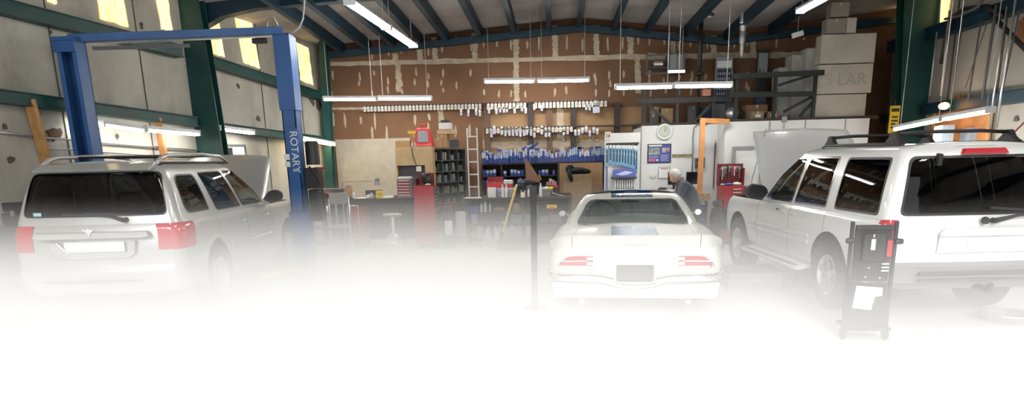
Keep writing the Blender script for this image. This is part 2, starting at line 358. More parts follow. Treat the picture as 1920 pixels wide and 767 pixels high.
for i, q in enumerate(WQ):
    P = [atp(x, y, .02) for x, y in q]; out = []
    for a, b in zip(P, P[1:]+P[:1]):
        for t in range(6): out.append(a.lerp(b, t/6)+LD*random.uniform(-.015, .015)+V((0, 0, random.uniform(-.012, .012))))
    n_ = len(out); off = V((LN[0], LN[1], 0))*-.025
    f = obj(f'window_{i+1}', MB().add(out+[p+off for p in out], [tuple(range(n_)), tuple(range(n_, 2*n_))]+[(j, (j+1) % n_, (j+1) % n_+n_, j+n_) for j in range(n_)]), WIN, kind='structure')
for i, q in enumerate([[(1689, -30), (1697, -30), (1694, 52), (1686, 50)], [(1766, -30), (1783, -30), (1775, 38), (1762, 42)]]):
    P = [at(x, y, x=6.97) for x, y in q]
    struct(f'window_{i+8}', MB().add([p+V((dx, 0, 0)) for dx in (0, .02) for p in P], [(0, 1, 2, 3), (4, 5, 6, 7), (0, 1, 5, 4), (1, 2, 6, 5), (2, 3, 7, 6), (3, 0, 4, 7)]), WIN)
# ------------------------------------------------------------------ fluorescent fixtures
def fixture(A, B, label, group=None, m=LAMP, hang=True, w=.13, cat='light fixture'):
    A, B = V(A), V(B); L = (B-A).length; c = (A+B)/2
    t = thing('fluorescent_light', label, cat, c, 0, group); d = (B-A).normalized()
    q = V((1, 0, 0)).rotation_difference(d).to_matrix().to_4x4()
    obj('housing', MB().prism([(-w/2, .0), (-w*.3, .05), (w*.3, .05), (w/2, 0)], -L/2, L/2, 'x').xf(q), WPL, t)
    for s in (-1, 1):
        obj('tube', MB().tube([(-L/2+.03, s*w*.26, -.02), (L/2-.03, s*w*.26, -.02)], .022, 8).xf(q), m, t)
        obj('end_cap', MB().box(s*L/2-.015, s*L/2+.015, -w/2, w/2, -.045, .045).xf(q), WPL, t)
    if hang:
        for s in (-.42, .42):
            p = d*L*s; z = zr(c.x+p.x, c.y+p.y)-c.z-.005
            obj('hanger', MB().tube([p+V((0, 0, .04)), V((p.x, p.y, z))], .006, 5), STEEL, t)
    return t
for (YL, x0, y0, x1, y1, who) in ((14.2, 608, 185, 706, 185, 'left tube light of the pair over the left workbench'), (14.2, 710, 184, 809, 184, 'right tube light of the pair over the left workbench'),
                         (14.4, 909, 152, 1003, 151, 'left tube light of the highest hanging pair over the parts counter'), (14.4, 1008, 151, 1104, 149, 'right tube light of the highest hanging pair over the parts counter'),
                         (12.3, 1154, 163, 1260, 161, 'left tube light of the pair in front of the storage loft'), (12.3, 1264, 160, 1371, 159, 'right tube light of the pair in front of the storage loft')):
    fixture(at(x0, y0, y=YL), at(x1, y1, y=YL), 'white fluorescent '+who)
# long ceiling fixture running towards the back
p0, p1 = at(655, 3, z=3.72), at(775, 85, z=3.72); pm = p0.lerp(p1, .5)
fixture(p0, p0.lerp(p1, .488), 'bright fluorescent strip hung lengthwise near the ceiling, the nearer of two in line', w=.16)
fixture(p0.lerp(p1, .512), p1, 'bright fluorescent strip hung lengthwise near the ceiling, the farther of two in line', w=.16)
fixture(at(1500, 20, z=3.75), at(1548, -6, z=3.75), 'bright fluorescent strip hung high above the stacked cartons')
for (x0, y0, x1, y1, o, m, who) in ((137, 226, 186, 233, .15, LAMPL, 'mostly hidden behind the left lift post'), (190, 232, 266, 243, .3, LAMPL, 'just right of the left lift post'), (271, 242, 369, 250, .3, LAMPL, 'ending at the green column'),
                             (408, 240, 472, 248, .25, LAMPL, 'just right of the green column'), (548, 257, 624, 270, .3, LAMPW, 'warm glowing in the back corner')):
    fixture(atp(x0, y0, o), atp(x1, y1, o), 'fluorescent light along the left wall, '+who, m=m, hang=False)
fixture(at(1682, 240, x=5.9), at(1768, 222, x=5.9), 'slanting white fluorescent light at the right wall, half nearer the yellow sign')
fixture(at(1774, 221, x=5.9), at(1857, 206, x=5.9), 'slanting white fluorescent light at the right wall, half farther from the yellow sign')

for i, (x, y, who) in enumerate(((-3.6, 4.2, 'left of the middle over the front bays'), (-.6, 4.2, 'in the middle over the front bays'), (2.4, 4.2, 'right of the middle over the front bays'), (5.2, 4.2, 'nearest the right wall over the front bays'))):  # unseen tube lights added to brighten the front bays
    fixture((x, y-1.2, 4.35), (x, y+1.2, 4.35), 'added long fluorescent ceiling light '+who, w=.2)
# ================================================================== CARS
def interp(keys, z):
    """keys: rows (z, a, b, ...) -> smooth interpolation by z"""
    if z <= keys[0][0]: return keys[0][1:]
    for i in range(len(keys)-1):
        a, b = keys[i], keys[i+1]
        if z <= b[0]:
            t = (z-a[0])/(b[0]-a[0]); pa = keys[max(i-1, 0)]; nb = keys[min(i+2, len(keys)-1)]; out = []
            for j in range(1, len(a)):
                def sl(p, q): return (q[j]-p[j])/(q[0]-p[0]) if q[0] != p[0] else 0
                s0, s1, sm = sl(pa, a), sl(b, nb), sl(a, b)
                m0 = 0 if s0*sm <= 0 else (2*s0*sm/(s0+sm)); m1 = 0 if s1*sm <= 0 else (2*s1*sm/(s1+sm))
                h = b[0]-a[0]
                out.append((2*t**3-3*t*t+1)*a[j]+(t**3-2*t*t+t)*h*m0+(-2*t**3+3*t*t)*b[j]+(t**3-t*t)*h*m1)
            return out
    return keys[-1][1:]
def shell(levels, nz, wf=lambda y: 1., cap=(True, .03), rbow=.05, fbow=.12, ns=34, zf=None, capbottom=False):
    """rings of a rounded plan outline stacked by height.  levels: (z, y_tail, y_nose, half_width, corner_radius)"""
    rings = []; ne, ncr = 7, 7
    z0, z1 = levels[0][0], levels[-1][0]; zs = []
    for a, b in zip(levels, levels[1:]):
        n = max(1, round(nz*(b[0]-a[0])/(z1-z0)))
        zs += [a[0]+(b[0]-a[0])*i/n for i in range(n)]
    zs.append(z1)
    for z in zs:
        yt, yn, w, r = interp(levels, z); half = []
        wt, wn = w*wf(yt), w*wf(yn)
        def tail(x, ww): return yt+rbow*(x/w)**2
        def nose(x, ww): return yn-fbow*(x/w)**2
        for i in range(ne): x = (wt-r)*i/ne; half.append((x, tail(x, wt)))
        ytc = tail(wt-r, wt)
        for i in range(ncr+1): a = pi/2*i/ncr; half.append((wt-r+r*sin(a), ytc+r*(1-cos(a))))
        ync = nose(wn-r, wn)
        ya, yb = ytc+r, ync-r
        for i in range(1, ns): y = ya+(yb-ya)*i/ns; half.append((w*wf(y), y))
        for i in range(ncr+1): a = pi/2*(1-i/ncr); half.append((wn-r+r*sin(a), ync-r*(1-cos(a))))
        for i in range(ne-1, -1, -1): x = (wn-r)*i/ne; half.append((x, nose(x, wn)))
        rings.append([(x, y, z+(zf(x, y, z) if zf else 0)) for x, y in half])
    bm = bmesh.new(); vs = []
    for rg in rings:
        full = rg+[(-x, y, z) for x, y, z in rg[-2:0:-1]]
        vs.append([bm.verts.new(p) for p in full])
    N = len(vs[0])
    for a, b in zip(vs, vs[1:]):
        for i in range(N): bm.faces.new((a[i], a[(i+1) % N], b[(i+1) % N], b[i]))
    if cap[0]:
        top = vs[-1]; Hn = len(rings[-1]); MC = 10; rows = []
        for i in range(1, Hn-1):
            rr, ll = top[i], top[N-i]; row = [rr]
            for k in range(1, MC):
                t = k/MC; p = rr.co.lerp(ll.co, t); e = min(1, min(i, Hn-1-i)/8)
                p.z += cap[1]*e*(1-(2*t-1)**2); row.append(bm.verts.new(p))
            row.append(ll); rows.append(row)
        for a, b in zip(rows, rows[1:]):
            for k in range(MC): bm.faces.new((a[k], b[k], b[k+1], a[k+1]))
        for e_, row in ((top[0], rows[0]), (top[Hn-1], rows[-1])):
            for k in range(MC): bm.faces.new((e_, row[k], row[k+1]))
    if capbottom:
        bm.faces.new(vs[0])
    bmesh.ops.recalc_face_normals(bm, faces=bm.faces)
    return bm
def rpoly(pts, r, n=4):
    """polygon with rounded corners"""
    out = []; N = len(pts)
    for i in range(N):
        p = V(pts[i]).to_2d(); a = V(pts[i-1]).to_2d(); b = V(pts[(i+1) % N]).to_2d()
        rr = r[i] if isinstance(r, (list, tuple)) else r
        da, db = (a-p), (b-p); ra = min(rr, da.length*.45, db.length*.45)
        if ra < 1e-4: out.append(tuple(p)); continue
        s, e = p+da.normalized()*ra, p+db.normalized()*ra
        for k in range(n+1):
            t = k/n; out.append(tuple(s*(1-t)**2+p*2*t*(1-t)+e*t*t))
    return out
def circ(cy, cz, r, n=28): return [(cy+r*cos(2*pi*k/n), cz+r*sin(2*pi*k/n)) for k in range(n)]
AX = {'x': (1, 2), 'y': (0, 2), 'z': (0, 1)}
def inside(p, poly):
    c = False; j = len(poly)-1
    for i in range(len(poly)):
        if (poly[i][1] > p[1]) != (poly[j][1] > p[1]) and p[0] < (poly[j][0]-poly[i][0])*(p[1]-poly[i][1])/(poly[j][1]-poly[i][1])+poly[i][0]: c = not c
        j = i
    return c
def cut(bm, poly, axis, cond, keep=True):
    """cuts the outline of a polygon (convex) out of a surface, seen along an axis; returns the pieces as an own bmesh"""
    u, w = AX[axis]; x0, x1 = min(p[0] for p in poly)-.01, max(p[0] for p in poly)+.01; z0, z1 = min(p[1] for p in poly)-.01, max(p[1] for p in poly)+.01
    def region():
        out = []
        for f in bm.faces:
            us = [v.co[u] for v in f.verts]; ws = [v.co[w] for v in f.verts]
            if max(us) > x0 and min(us) < x1 and max(ws) > z0 and min(ws) < z1 and cond(f): out.append(f)
        return out
    n = len(poly)
    for i in range(n):
        a, b = poly[i], poly[(i+1) % n]
        if hypot(a[0]-b[0], a[1]-b[1]) < 1e-5: continue
        no = V((0, 0, 0)); no[u] = b[1]-a[1]; no[w] = -(b[0]-a[0]); co = V((0, 0, 0)); co[u] = a[0]; co[w] = a[1]
        fs = region(); g = list({v for f in fs for v in f.verts})+list({e for f in fs for e in f.edges})+fs
        bmesh.ops.bisect_plane(bm, geom=g, plane_co=co, plane_no=no.normalized(), dist=1e-5)
    sel = [f for f in region() if inside((f.calc_center_median()[u], f.calc_center_median()[w]), poly)]
    out = None
    if keep:
        out = bmesh.new(); mp = {}
        for f in sel:
            for v in f.verts:
                if v not in mp: mp[v] = out.verts.new(v.co)
            try: out.faces.new([mp[v] for v in f.verts])
            except ValueError: pass
    bmesh.ops.delete(bm, geom=sel, context='FACES')
    return out
def bobj(name, bm, m, parent, smooth=True, off=0., solid=0., label=None, sharp=38):
    bm.normal_update()
    if off:
        ns = [(v, v.normal.copy()) for v in bm.verts]
        for v, n in ns: v.co += n*off
    me = bpy.data.meshes.new(name); bm.to_mesh(me); bm.free()
    for mm in (m if isinstance(m, (list, tuple)) else [m]): me.materials.append(mm)
    for p in me.polygons: p.use_smooth = smooth
    if smooth and sharp:
        try: me.set_sharp_from_angle(angle=R(sharp))
        except Exception: pass
    o = bpy.data.objects.new(name, me); COL.objects.link(o); o.parent = parent
    if solid:
        s = o.modifiers.new('thickness', 'SOLIDIFY'); s.thickness = solid; s.offset = -1
    if label: o['label'] = label
    return o
def window(bm, poly, axis, cond, gm, parent, name='window', rim=.022, rm=None, r=.05, glabel=None, off=-.006):
    """glass pane with a rubber or chrome rim cut out of the shell"""
    P = rpoly(poly, r); c = (sum(p[0] for p in poly)/len(poly), sum(p[1] for p in poly)/len(poly))
    if rim:
        w = max(p[0] for p in poly)-min(p[0] for p in poly); h = max(p[1] for p in poly)-min(p[1] for p in poly)
        P2 = [(c[0]+(x-c[0])*(1-2*rim/w), c[1]+(z-c[1])*(1-2*rim/h)) for x, z in P]
        ring = cut(bm, P, axis, cond); g = cut(ring, P2, axis, lambda f: True)
        g.normal_update()
        o = bobj(name, g, gm, parent, off=off, label=glabel, sharp=0); bobj('window_rim', ring, rm or BLK, o, off=.004)
    else:
        g = cut(bm, P, axis, cond); o = bobj(name, g, gm, parent, off=off, label=glabel, sharp=0)
    return o
def wheel(parent, x, y, r, side, w=.22, rimr=.21, spokes=5, rim_m=ALU, style=0, lbl=None, steer=0, dz=0):
    s = side; t = MB()
    t.lathe([(rimr, -w/2), (r-.03, -w/2), (r-.008, -w/2+.025), (r, -w/2+.05), (r, w/2-.05), (r-.008, w/2-.025), (r-.035, w/2), (rimr+.015, w/2), (rimr, w/2-.02), (rimr, -w/2)], (0, 0, 0), 'x', 36, cap=False)
    o = obj('tyre', t, RUB, parent, smooth=40); o.location = (x, y, r+dz); o.rotation_euler = (0, 0, steer)
    if lbl: o['label'] = lbl
    m = MB(); f = w/2*s
    m.lathe([(rimr, f*.95), (rimr-.015, f*1.0), (rimr-.025, f*.9), (rimr-.04, f*.35), (rimr-.04, -f*.9), (rimr, -f*.95)], (0, 0, 0), 'x', 36, cap=False)
    m.lathe([(0, f*.82), (.035, f*.82), (.05, f*.7), (.065, f*.5), (.065, f*.1), (0, f*.1)], (0, 0, 0), 'x', 18)
    for k in range(spokes):
        a = 2*pi*k/spokes+.3
        p0 = (f*.62, .045*cos(a), .045*sin(a)); p1 = (f*.80, (rimr-.03)*cos(a), (rimr-.03)*sin(a))
        m.bar(p0, p1, .030 if spokes > 5 else .06, .035, up=(1, 0, 0))
    m.lathe([(0, f*.25), (rimr-.045, f*.25), (rimr-.045, f*.15), (0, f*.15)], (0, 0, 0), 'x', 24)
    obj('rim', m, rim_m, o, smooth=40)
    return o
def well(parent, y, r, hw, z):                                   # dark wheel housing behind the arch
    for s in (-1, 1):
        mb = MB(); n = 14; rows = []
        for k in range(n+1):
            a = pi*k/n; rows.append([(s*(hw-.01), y+r*cos(a), z+r*sin(a)), (s*(hw-.38), y+r*cos(a), z+r*sin(a))])
        mb.grid(rows); mb.add([(s*(hw-.38), y+r*cos(pi*k/n), z+r*sin(pi*k/n)) for k in range(n+1)], [tuple(range(n+1))])
        obj('wheel_housing', mb, INT, parent, fix=False)
def seat(parent, x, y, m, z=.55, head=True, h=.60):
    mb = MB().prism([(y-.25, z-.12), (y+.28, z-.10), (y+.28, z), (y-.15, z+.02), (y-.33, z+h), (y-.45, z+h-.02)], x-.24, x+.24, 'x')
    if head: mb.prism([(y-.36, z+h+.03), (y-.46, z+h+.03), (y-.48, z+h+.2), (y-.40, z+h+.22)], x-.13, x+.13, 'x')
    obj('seat', mb, m, parent, bevel=.03)
def ring_mesh(R_, r, c, axis='y', n=28, m=8):
    """torus builder"""
    mb = MB(); rows = []
    for i in range(n+1):
        a = 2*pi*i/n; rows.append([(R_+r*cos(2*pi*k/m))*V((cos(a), 0, sin(a)))+V((0, r*sin(2*pi*k/m), 0)) for k in range(m+1)])
    mb.grid(rows); mb.xf(M.Translation(V(c))); return mb
LS = lambda f: f.calc_center_median().x < -.25
RS = lambda f: f.calc_center_median().x > .25

# ------------------------------------------------------------------ white SUV on the right (big square tailgate)
def suv_right():
    t = thing('suv', 'large white SUV on the right with black roof bars and its hood raised', 'car', (3.72, 7.38, 0), .075)
    wf = lambda y: 1-.035*max(0, (y-2.2)/1.4)**2-.012*max(0, (-y-.2))**2
    low = shell([(.40, -1.02, 3.52, .80, .10), (.47, -1.10, 3.60, .865, .12), (.62, -1.12, 3.63, .885, .12), (.66, -1.08, 3.62, .888, .10), (.80, -1.07, 3.60, .893, .09), (.95, -1.05, 3.55, .885, .09), (1.00, -1.045, 3.48, .875, .09), (1.03, -1.03, 3.42, .85, .08)], 22, wf, (False, 0), .05, .16)
    up = shell([(1.03, -1.03, 2.26, .85, .08), (1.06, -1.03, 2.20, .845, .07), (1.35, -.99, 1.80, .775, .07), (1.58, -.93, 1.42, .700, .08), (1.645, -.88, 1.32, .665, .10), (1.675, -.80, 1.20, .60, .12)], 16, lambda y: 1-.02*max(0, y-.8)**2, (True, .03), .05, .10)
    # wheel arches
    for y in (0, 2.83):
        for c in (LS, RS): cut(low, circ(y, .40, .43), 'x', c, False)
    # grey lower cladding and bumper
    allf = lambda f: True
    cl = cut(low, [(-3, .3), (5, .3), (5, .655), (-3, .655)], 'x', lambda f: f.calc_center_median().y < -.75)
    bobj('rear_bumper', cl, GREYP, t, label='grey rear bumper')
    # glazing
    cnd_r = lambda f: f.normal.y < -.4
    window(up, [(-.74, 1.065), (.74, 1.065), (.645, 1.585), (-.645, 1.585)], 'y', cnd_r, TINT, t, 'rear_window', .022, BLK, .07)
    window(up, [(-.68, 1.10), (.68, 1.10), (.58, 1.60), (-.58, 1.60)], 'y', lambda f: f.normal.y > .3, CLEAR, t, 'windshield', .02, BLK, .06)
    for c in (LS, RS):
        fl = lambda f, c=c: c(f) and abs(f.normal.x) > .5
        window(up, [(-.84, 1.06), (.02, 1.06), (.08, 1.58), (-.74, 1.58)], 'x', fl, TINT, t, 'window', .022, BLK, .05)
        window(up, [(.20, 1.06), (1.02, 1.06), (.96, 1.59), (.26, 1.59)], 'x', fl, TINT, t, 'window', .02, CHR, .04)
        window(up, [(1.08, 1.06), (2.0, 1.06), (1.88, 1.16), (1.40, 1.57), (1.02, 1.59)], 'x', fl, CLEAR, t, 'window', .02, CHR, .04)
    # tail lamps
    for s, c in ((-1, LS), (1, RS)):
        q = cut(low, [(s*.90, .70), (s*.90, 1.05), (s*.74, 1.05), (s*.76, .70)] if s > 0 else [(-.76, .70), (-.74, 1.05), (-.90, 1.05), (-.90, .70)], 'y', lambda f, c=c: c(f) and f.calc_center_median().y < -.9)
        bobj('tail_lamp', q, REDL, t, off=.006)
    # seams of doors and tailgate
    for y in (.14, 1.05, 2.06):
        for c in (LS,):
            g = cut(low, [(y-.004, .48), (y+.004, .48), (y+.004, 1.08), (y-.004, 1.08)], 'x', lambda f: f.calc_center_median().x < -.6)
            if len(g.faces): bobj('panel_gap', g, INT, t)
            else: g.free()
    body = bobj('body', low, WHITE, t); bobj('cabin_shell', up, WHITE, body)
    # cowl and inner floor
    obj('interior', MB().box(-.78, .78, -.95, 2.2, .5, .55).box(-.8, .8, 2.0, 2.28, .55, 1.09).box(-.74, .74, 1.75, 2.05, .85, 1.08).box(-.8, -.76, -.9, 2.0, .5, 1.05).box(.76, .8, -.9, 2.0, .5, 1.05), INT, t)
    obj('engine_bay', MB().box(-.7, .7, 2.3, 3.35, .5, .95).box(-.2, .25, 2.5, 3.1, .95, 1.03), BLK, t, bevel=.02)
    for x in (-.38, .38): seat(t, x, 1.15, INT)
    seat(t, 0, .15, INT, h=.5); 
    obj('steering_wheel', ring_mesh(.19, .015, (0, 0, 0)).xf(M.Translation(V((-.38, 1.68, 1.0))) @ M.Rotation(-.4, 4, 'X')), BLK, t, smooth=True)
    well(t, 0, .43, .87, .40); well(t, 2.83, .43, .86, .40)
    for y in (0, 2.83):
        for s in (-1, 1): wheel(t, s*.765, y, .375, s, .235, .215, 5, ALU, steer=0)
    obj('axle', MB().tube([(-.7, 0, .375), (.7, 0, .375)], .04, 8).tube([(-.7, 2.83, .375), (.7, 2.83, .375)], .03, 8).lathe([(0, -.13), (.12, -.06), (.12, .06), (0, .13)], (0, 0, .375), 'x', 12), BLK, t, smooth=True)
    # body side mouldings and handles
    for s in (-1, 1):
        mb = MB()
        for y0, y1 in ((.48, 1.03), (1.08, 2.04), (2.09, 2.38)):
            for z in (.665, .735): mb.prism([(.0, z-.02), (.014, z-.014), (.014, z+.014), (0, z+.02)], y0, y1, 'y') if False else mb.prism([(s*.880, z-.02), (s*.905, z-.012), (s*.905, z+.012), (s*.880, z+.02)], y0, y1, 'y')
        obj('side_moulding', mb, WPL, t)
        mb = MB().prism([(s*.78, .36), (s*.99, .34), (s*1.0, .375), (s*.86, .405), (s*.78, .41)], .50, 2.32, 'y')
        rb = obj('running_board', mb, WPL, t, bevel=.01); obj('step_pad', MB().box(min(s*.87, s*.98), max(s*.87, s*.98), .58, 2.24, .384, .392), DGREY, rb)
        for y in (.95, 1.22):
            h = obj('door_handle', MB().box(s*.875-.012, s*.875+.012, y-.08, y+.05, .915, .965).xf(M.Translation(V((s*.008, 0, 0)))), WPL, t, bevel=.008)
    mb = MB().box(-.897, -.885, 1.36, 1.43, .955, .975); obj('badge', mb, DGREY, t, bevel=.003)
    # mirrors
    for s in (-1, 1):
        mb = MB().prism([(s*.84, 1.13), (s*.90, 1.07), (s*1.08, 1.08), (s*1.12, 1.13), (s*1.11, 1.23), (s*1.05, 1.26), (s*.92, 1.24), (s*.86, 1.2)], 1.83, 1.99, 'y')
        obj('mirror', mb, BLK, t, bevel=.025)
    # tailgate details
    g = obj('licence_recess', MB().prism([(-.42, .735), (.42, .735), (.40, .93), (.33, .95), (-.33, .95), (-.40, .93)], -1.095, -1.07, 'y'), WPL, t, bevel=.01)
    obj('handle_ledge', MB().prism([(-.42, .90), (-.38, .96), (.38, .96), (.42, .90), (.40, .885), (-.40, .885)], -1.125, -1.08, 'y'), WPL, g, bevel=.012)
    obj('licence_plate', MB().box(-.16, .16, -1.104, -1.094, .745, .88), WPL, g, bevel=.004)
    obj('lock_knob', MB().lathe([(0, -.03), (.03, -.03), (.034, -.01), (.034, .0)], (-.02, -1.075, 1.02), 'y', 14).xf(M.Identity(4)), BLK, t, smooth=40)
    w = obj('rear_wiper', MB().tube([(.05, -1.075, 1.02), (.05, -1.11, 1.02), (.25, -1.10, 1.06), (.50, -1.08, 1.075)], [.026, .024, .013, .008], 8).box(.44, .50, -1.10, -1.07, 1.03, 1.10), BLK, t, smooth=40)
    obj('wiper_blade', MB().bar((.02, -1.075, 1.13), (.60, -1.07, 1.085), .012, .02), BLK, w)
    for x in (-.42, .42): obj('hinge', MB().prism([(x-.02, 1.50), (x+.02, 1.50), (x+.025, 1.60), (x-.015, 1.61)], -.985, -.93, 'y'), BLK, t, bevel=.008)
    obj('brake_light', MB().prism([(-.21, 1.595), (.21, 1.595), (.17, 1.645), (-.17, 1.645)], -.955, -.86, 'y'), REDL, t, bevel=.01, label='red high-mounted brake light')
    mb = MB()
    for z in (.50, .56): mb.box(-.6, .6, -1.17, -1.14, z, z+.02)
    obj('bumper_step', mb, DGREY, t); obj('tow_hitch', MB().tube([(0, -.9, .42), (0, -1.2, .42), (0, -1.24, .47)], .03, 8), BLK, t)
    # roof bars and side rails
    rr = obj('roof_rack', MB(), BLK, t) if False else None
    for s in (-1, 1): obj('roof_rail', MB().tube([(s*.56, -.62, 1.675), (s*.56, -.58, 1.70), (s*.565, .9, 1.705), (s*.565, 1.0, 1.69)], .016, 8), BLK, t, smooth=True)
    for y in (-.42, .86):
        cb = obj('roof_bar', MB().tube([(-.52, y, 1.79), (-.3, y, 1.805), (.3, y, 1.805), (.52, y, 1.79)], .017, 8), BLK, t, smooth=True)
        for s in (-1, 1):
            obj('bar_foot', MB().prism([(y-.19, 1.69), (y+.14, 1.69), (y+.05, 1.76), (y+.02, 1.81), (y-.05, 1.81), (y-.10, 1.75)], s*.545-.025, s*.545+.025, 'x'), BLK, cb, bevel=.01)
    obj('sunroof', MB().prism([(-.3, .62), (.3, .62), (.3, 1.02), (-.3, 1.02)], 1.70, 1.722, 'z'), GLS, t, bevel=.01)
    # raised hood
    mb = MB(); rows = []
    for i in range(15):
        v = i/14; rows.append([((.73-.04*v*v)*(2*j/12-1), 1.13*v, .05*(1-(2*j/12-1)**2)-.10*max(0, v-.75)**1.5*3) for j in range(13)])
    mb.grid(rows); th = R(50); Tm = M.Translation(V((0, 2.26, 1.10))) @ M.Rotation(th, 4, 'X'); mb.xf(Tm)
    h = obj('hood', mb, WHITE, t, smooth=True, fix=False); s_ = h.modifiers.new('thickness', 'SOLIDIFY'); s_.thickness = .03
    obj('hood_prop', MB().tube([(-.6, 3.3, 1.0), (-.55, 2.85, 1.98)], .006, 6), STEEL, t)
    return t
suv_right()
# ------------------------------------------------------------------ silver-white SUV on the left
def suv_left():
    t = thing('suv', 'silver-white SUV on the left with silver roof rails and its hood raised', 'car', (-4.93, 7.74, 0), .10)
    wf = lambda y: 1-.05*max(0, (y-2.2)/1.6)**2-.02*max(0, (-y-.1))**2
    low = shell([(.34, -.90, 3.66, .80, .14), (.42, -.97, 3.76, .885, .16), (.58, -.99, 3.80, .905, .16), (.62, -.975, 3.80, .900, .15), (.82, -.965, 3.78, .905, .14), (.97, -.945, 3.70, .897, .13), (1.03, -.935, 3.62, .885, .13), (1.07, -.92, 3.5, .862, .12)], 22, wf, (False, 0), .07, .30)
    up = shell([(1.07, -.92, 2.38, .862, .12), (1.10, -.915, 2.32, .852, .11), (1.38, -.84, 1.80, .775, .10), (1.58, -.765, 1.40, .70, .12), (1.655, -.70, 1.22, .645, .14), (1.69, -.60, 1.05, .57, .15)], 16, lambda y: 1-.03*max(0, y-.8)**2, (True, .03), .07, .12)
    for y in (0, 2.857):
        for c in (LS, RS): cut(low, circ(y, .39, .415), 'x', c, False)
    rear = lambda f: f.calc_center_median().y < -.6
    cl = cut(low, [(-3, .3), (5, .3), (5, .60), (-3, .60)], 'x', rear); bobj('rear_bumper', cl, SILVER, t, off=.008)
    window(up, [(-.75, 1.15), (.75, 1.15), (.67, 1.60), (-.67, 1.60)], 'y', lambda f: f.normal.y < -.35, TINT, t, 'rear_window', .012, BLK, .07)
    window(up, [(-.70, 1.12), (.70, 1.12), (.58, 1.60), (-.58, 1.60)], 'y', lambda f: f.normal.y > .3, CLEAR, t, 'windshield', .02, BLK, .06)
    for c in (LS, RS):
        fl = lambda f, c=c: c(f) and abs(f.normal.x) > .45
        window(up, [(-.62, 1.14), (.02, 1.14), (-.03, 1.56), (-.56, 1.56)], 'x', fl, TINT2, t, 'window', .014, BLK, [.13, .04, .06, .13])
        window(up, [(.22, 1.115), (1.04, 1.115), (.80, 1.58), (.10, 1.575)], 'x', fl, TINT2, t, 'window', .012, BLK, .04)
        window(up, [(1.10, 1.115), (2.10, 1.115), (1.95, 1.20), (1.45, 1.52), (1.20, 1.58), (.88, 1.58)], 'x', fl, CLEAR, t, 'window', .012, BLK, .03)
        q = cut(low, rpoly([(-1.2, .79), (-.62, .80), (-.56, 1.06), (-1.2, 1.066)], .02), 'x', lambda f, c=c: c(f) and abs(f.calc_center_median().x) > .62 and f.calc_center_median().y < -.4)
        bobj('tail_lamp', q, REDL, t, off=.008)
        for y in (.12, 1.08, 2.12):
            g = cut(low, [(y-.004, .48), (y+.004, .48), (y+.004, 1.075), (y-.004, 1.075)], 'x', lambda f, c=c: c(f) and abs(f.calc_center_median().x) > .6)
            if len(g.faces): bobj('panel_gap', g, INT, t)
            else: g.free()
    body = bobj('body', low, SILVER, t); bobj('cabin_shell', up, SILVER, body)
    obj('interior', MB().box(-.78, .78, -.85, 2.3, .5, .55).box(-.8, .8, 2.0, 2.38, .55, 1.12).box(-.74, .74, 1.75, 2.05, .85, 1.10), INTG, t)
    obj('engine_bay', MB().box(-.7, .7, 2.45, 3.45, .5, .95).box(-.3, .25, 2.6, 3.2, .95, 1.03), BLK, t, bevel=.02)
    for x in (-.38, .38): seat(t, x, 1.1, INTG)
    seat(t, 0, .15, INTG, h=.52)
    obj('steering_wheel', ring_mesh(.19, .015, (0, 0, 0)).xf(M.Translation(V((-.38, 1.68, 1.0))) @ M.Rotation(-.4, 4, 'X')), BLK, t, smooth=True)
    well(t, 0, .415, .88, .39); well(t, 2.857, .415, .86, .39)
    for y in (0, 2.857):
        for s in (-1, 1): wheel(t, s*.79, y, .36, s, .225, .22, 5, ALU)
    obj('axle', MB().tube([(-.7, 0, .36), (.7, 0, .36)], .04, 8), BLK, t, smooth=True)
    for s in (-1, 1):                                             # flared arches
        for y in (0, 2.857):
            mb = MB(); rows = []
            for i in range(25):
                a = -.12+(pi+.24)*i/24
                rows.append([(s*(.885+d), y+r_*cos(a), .39+r_*sin(a)) for r_, d in ((.412, .0), (.414, .024), (.44, .028), (.475, .018), (.49, .0))])
            mb.grid(rows); obj('wheel_arch', mb, SILVER, t, smooth=True)
        mb = MB()
        for y0, y1 in ((.52, 1.05), (1.11, 2.06)): mb.prism([(s*.895, .60), (s*.918, .615), (s*.918, .665), (s*.895, .68)], y0, y1, 'y')
        obj('side_moulding', mb, SILVER, t)
        obj('sill', MB().prism([(s*.80, .30), (s*.90, .33), (s*.915, .40), (s*.89, .44)], .44, 2.42, 'y'), SILVER, t)
        for y in (1.0, .96+.98):
            obj('door_handle', MB().tube([(s*.885, y-.13, .93), (s*.915, y-.09, .94), (s*.915, y-.01, .945), (s*.885, y+.03, .945)], [.012, .016, .016, .012], 8), SILVER, t, smooth=True)
        obj('fuel_door', MB().prism([(-.40, .93), (-.24, .93), (-.24, 1.04), (-.40, 1.04)], s*.889, s*.893, 'x'), SILVER, t) if s > 0 else None
        mb = MB().prism([(s*.83, 1.14), (s*.92, 1.10), (s*1.06, 1.11), (s*1.11, 1.16), (s*1.10, 1.25), (s*1.02, 1.28), (s*.92, 1.26)], 1.98, 2.12, 'y'); obj('mirror', mb, BLK, t, bevel=.03)
        P = [(s*.60, -.62, 1.68), (s*.60, -.50, 1.735), (s*.60, -.35, 1.765), (s*.61, .55, 1.785), (s*.605, 1.15, 1.76), (s*.60, 1.40, 1.69)]
        rr = obj('roof_rail', MB().tube(P, [.02, .026, .022, .020, .022, .018], 8), SILVER, t, smooth=True)
        obj('rail_gasket', MB().bar((s*.60, -.6, 1.682), (s*.60, 1.38, 1.675), .04, .035), BLK, rr)
    for y in (.05, .85): obj('roof_bar', MB().tube([(-.60, y, 1.765), (.60, y, 1.765)], .014, 8), BLK, t, smooth=True)
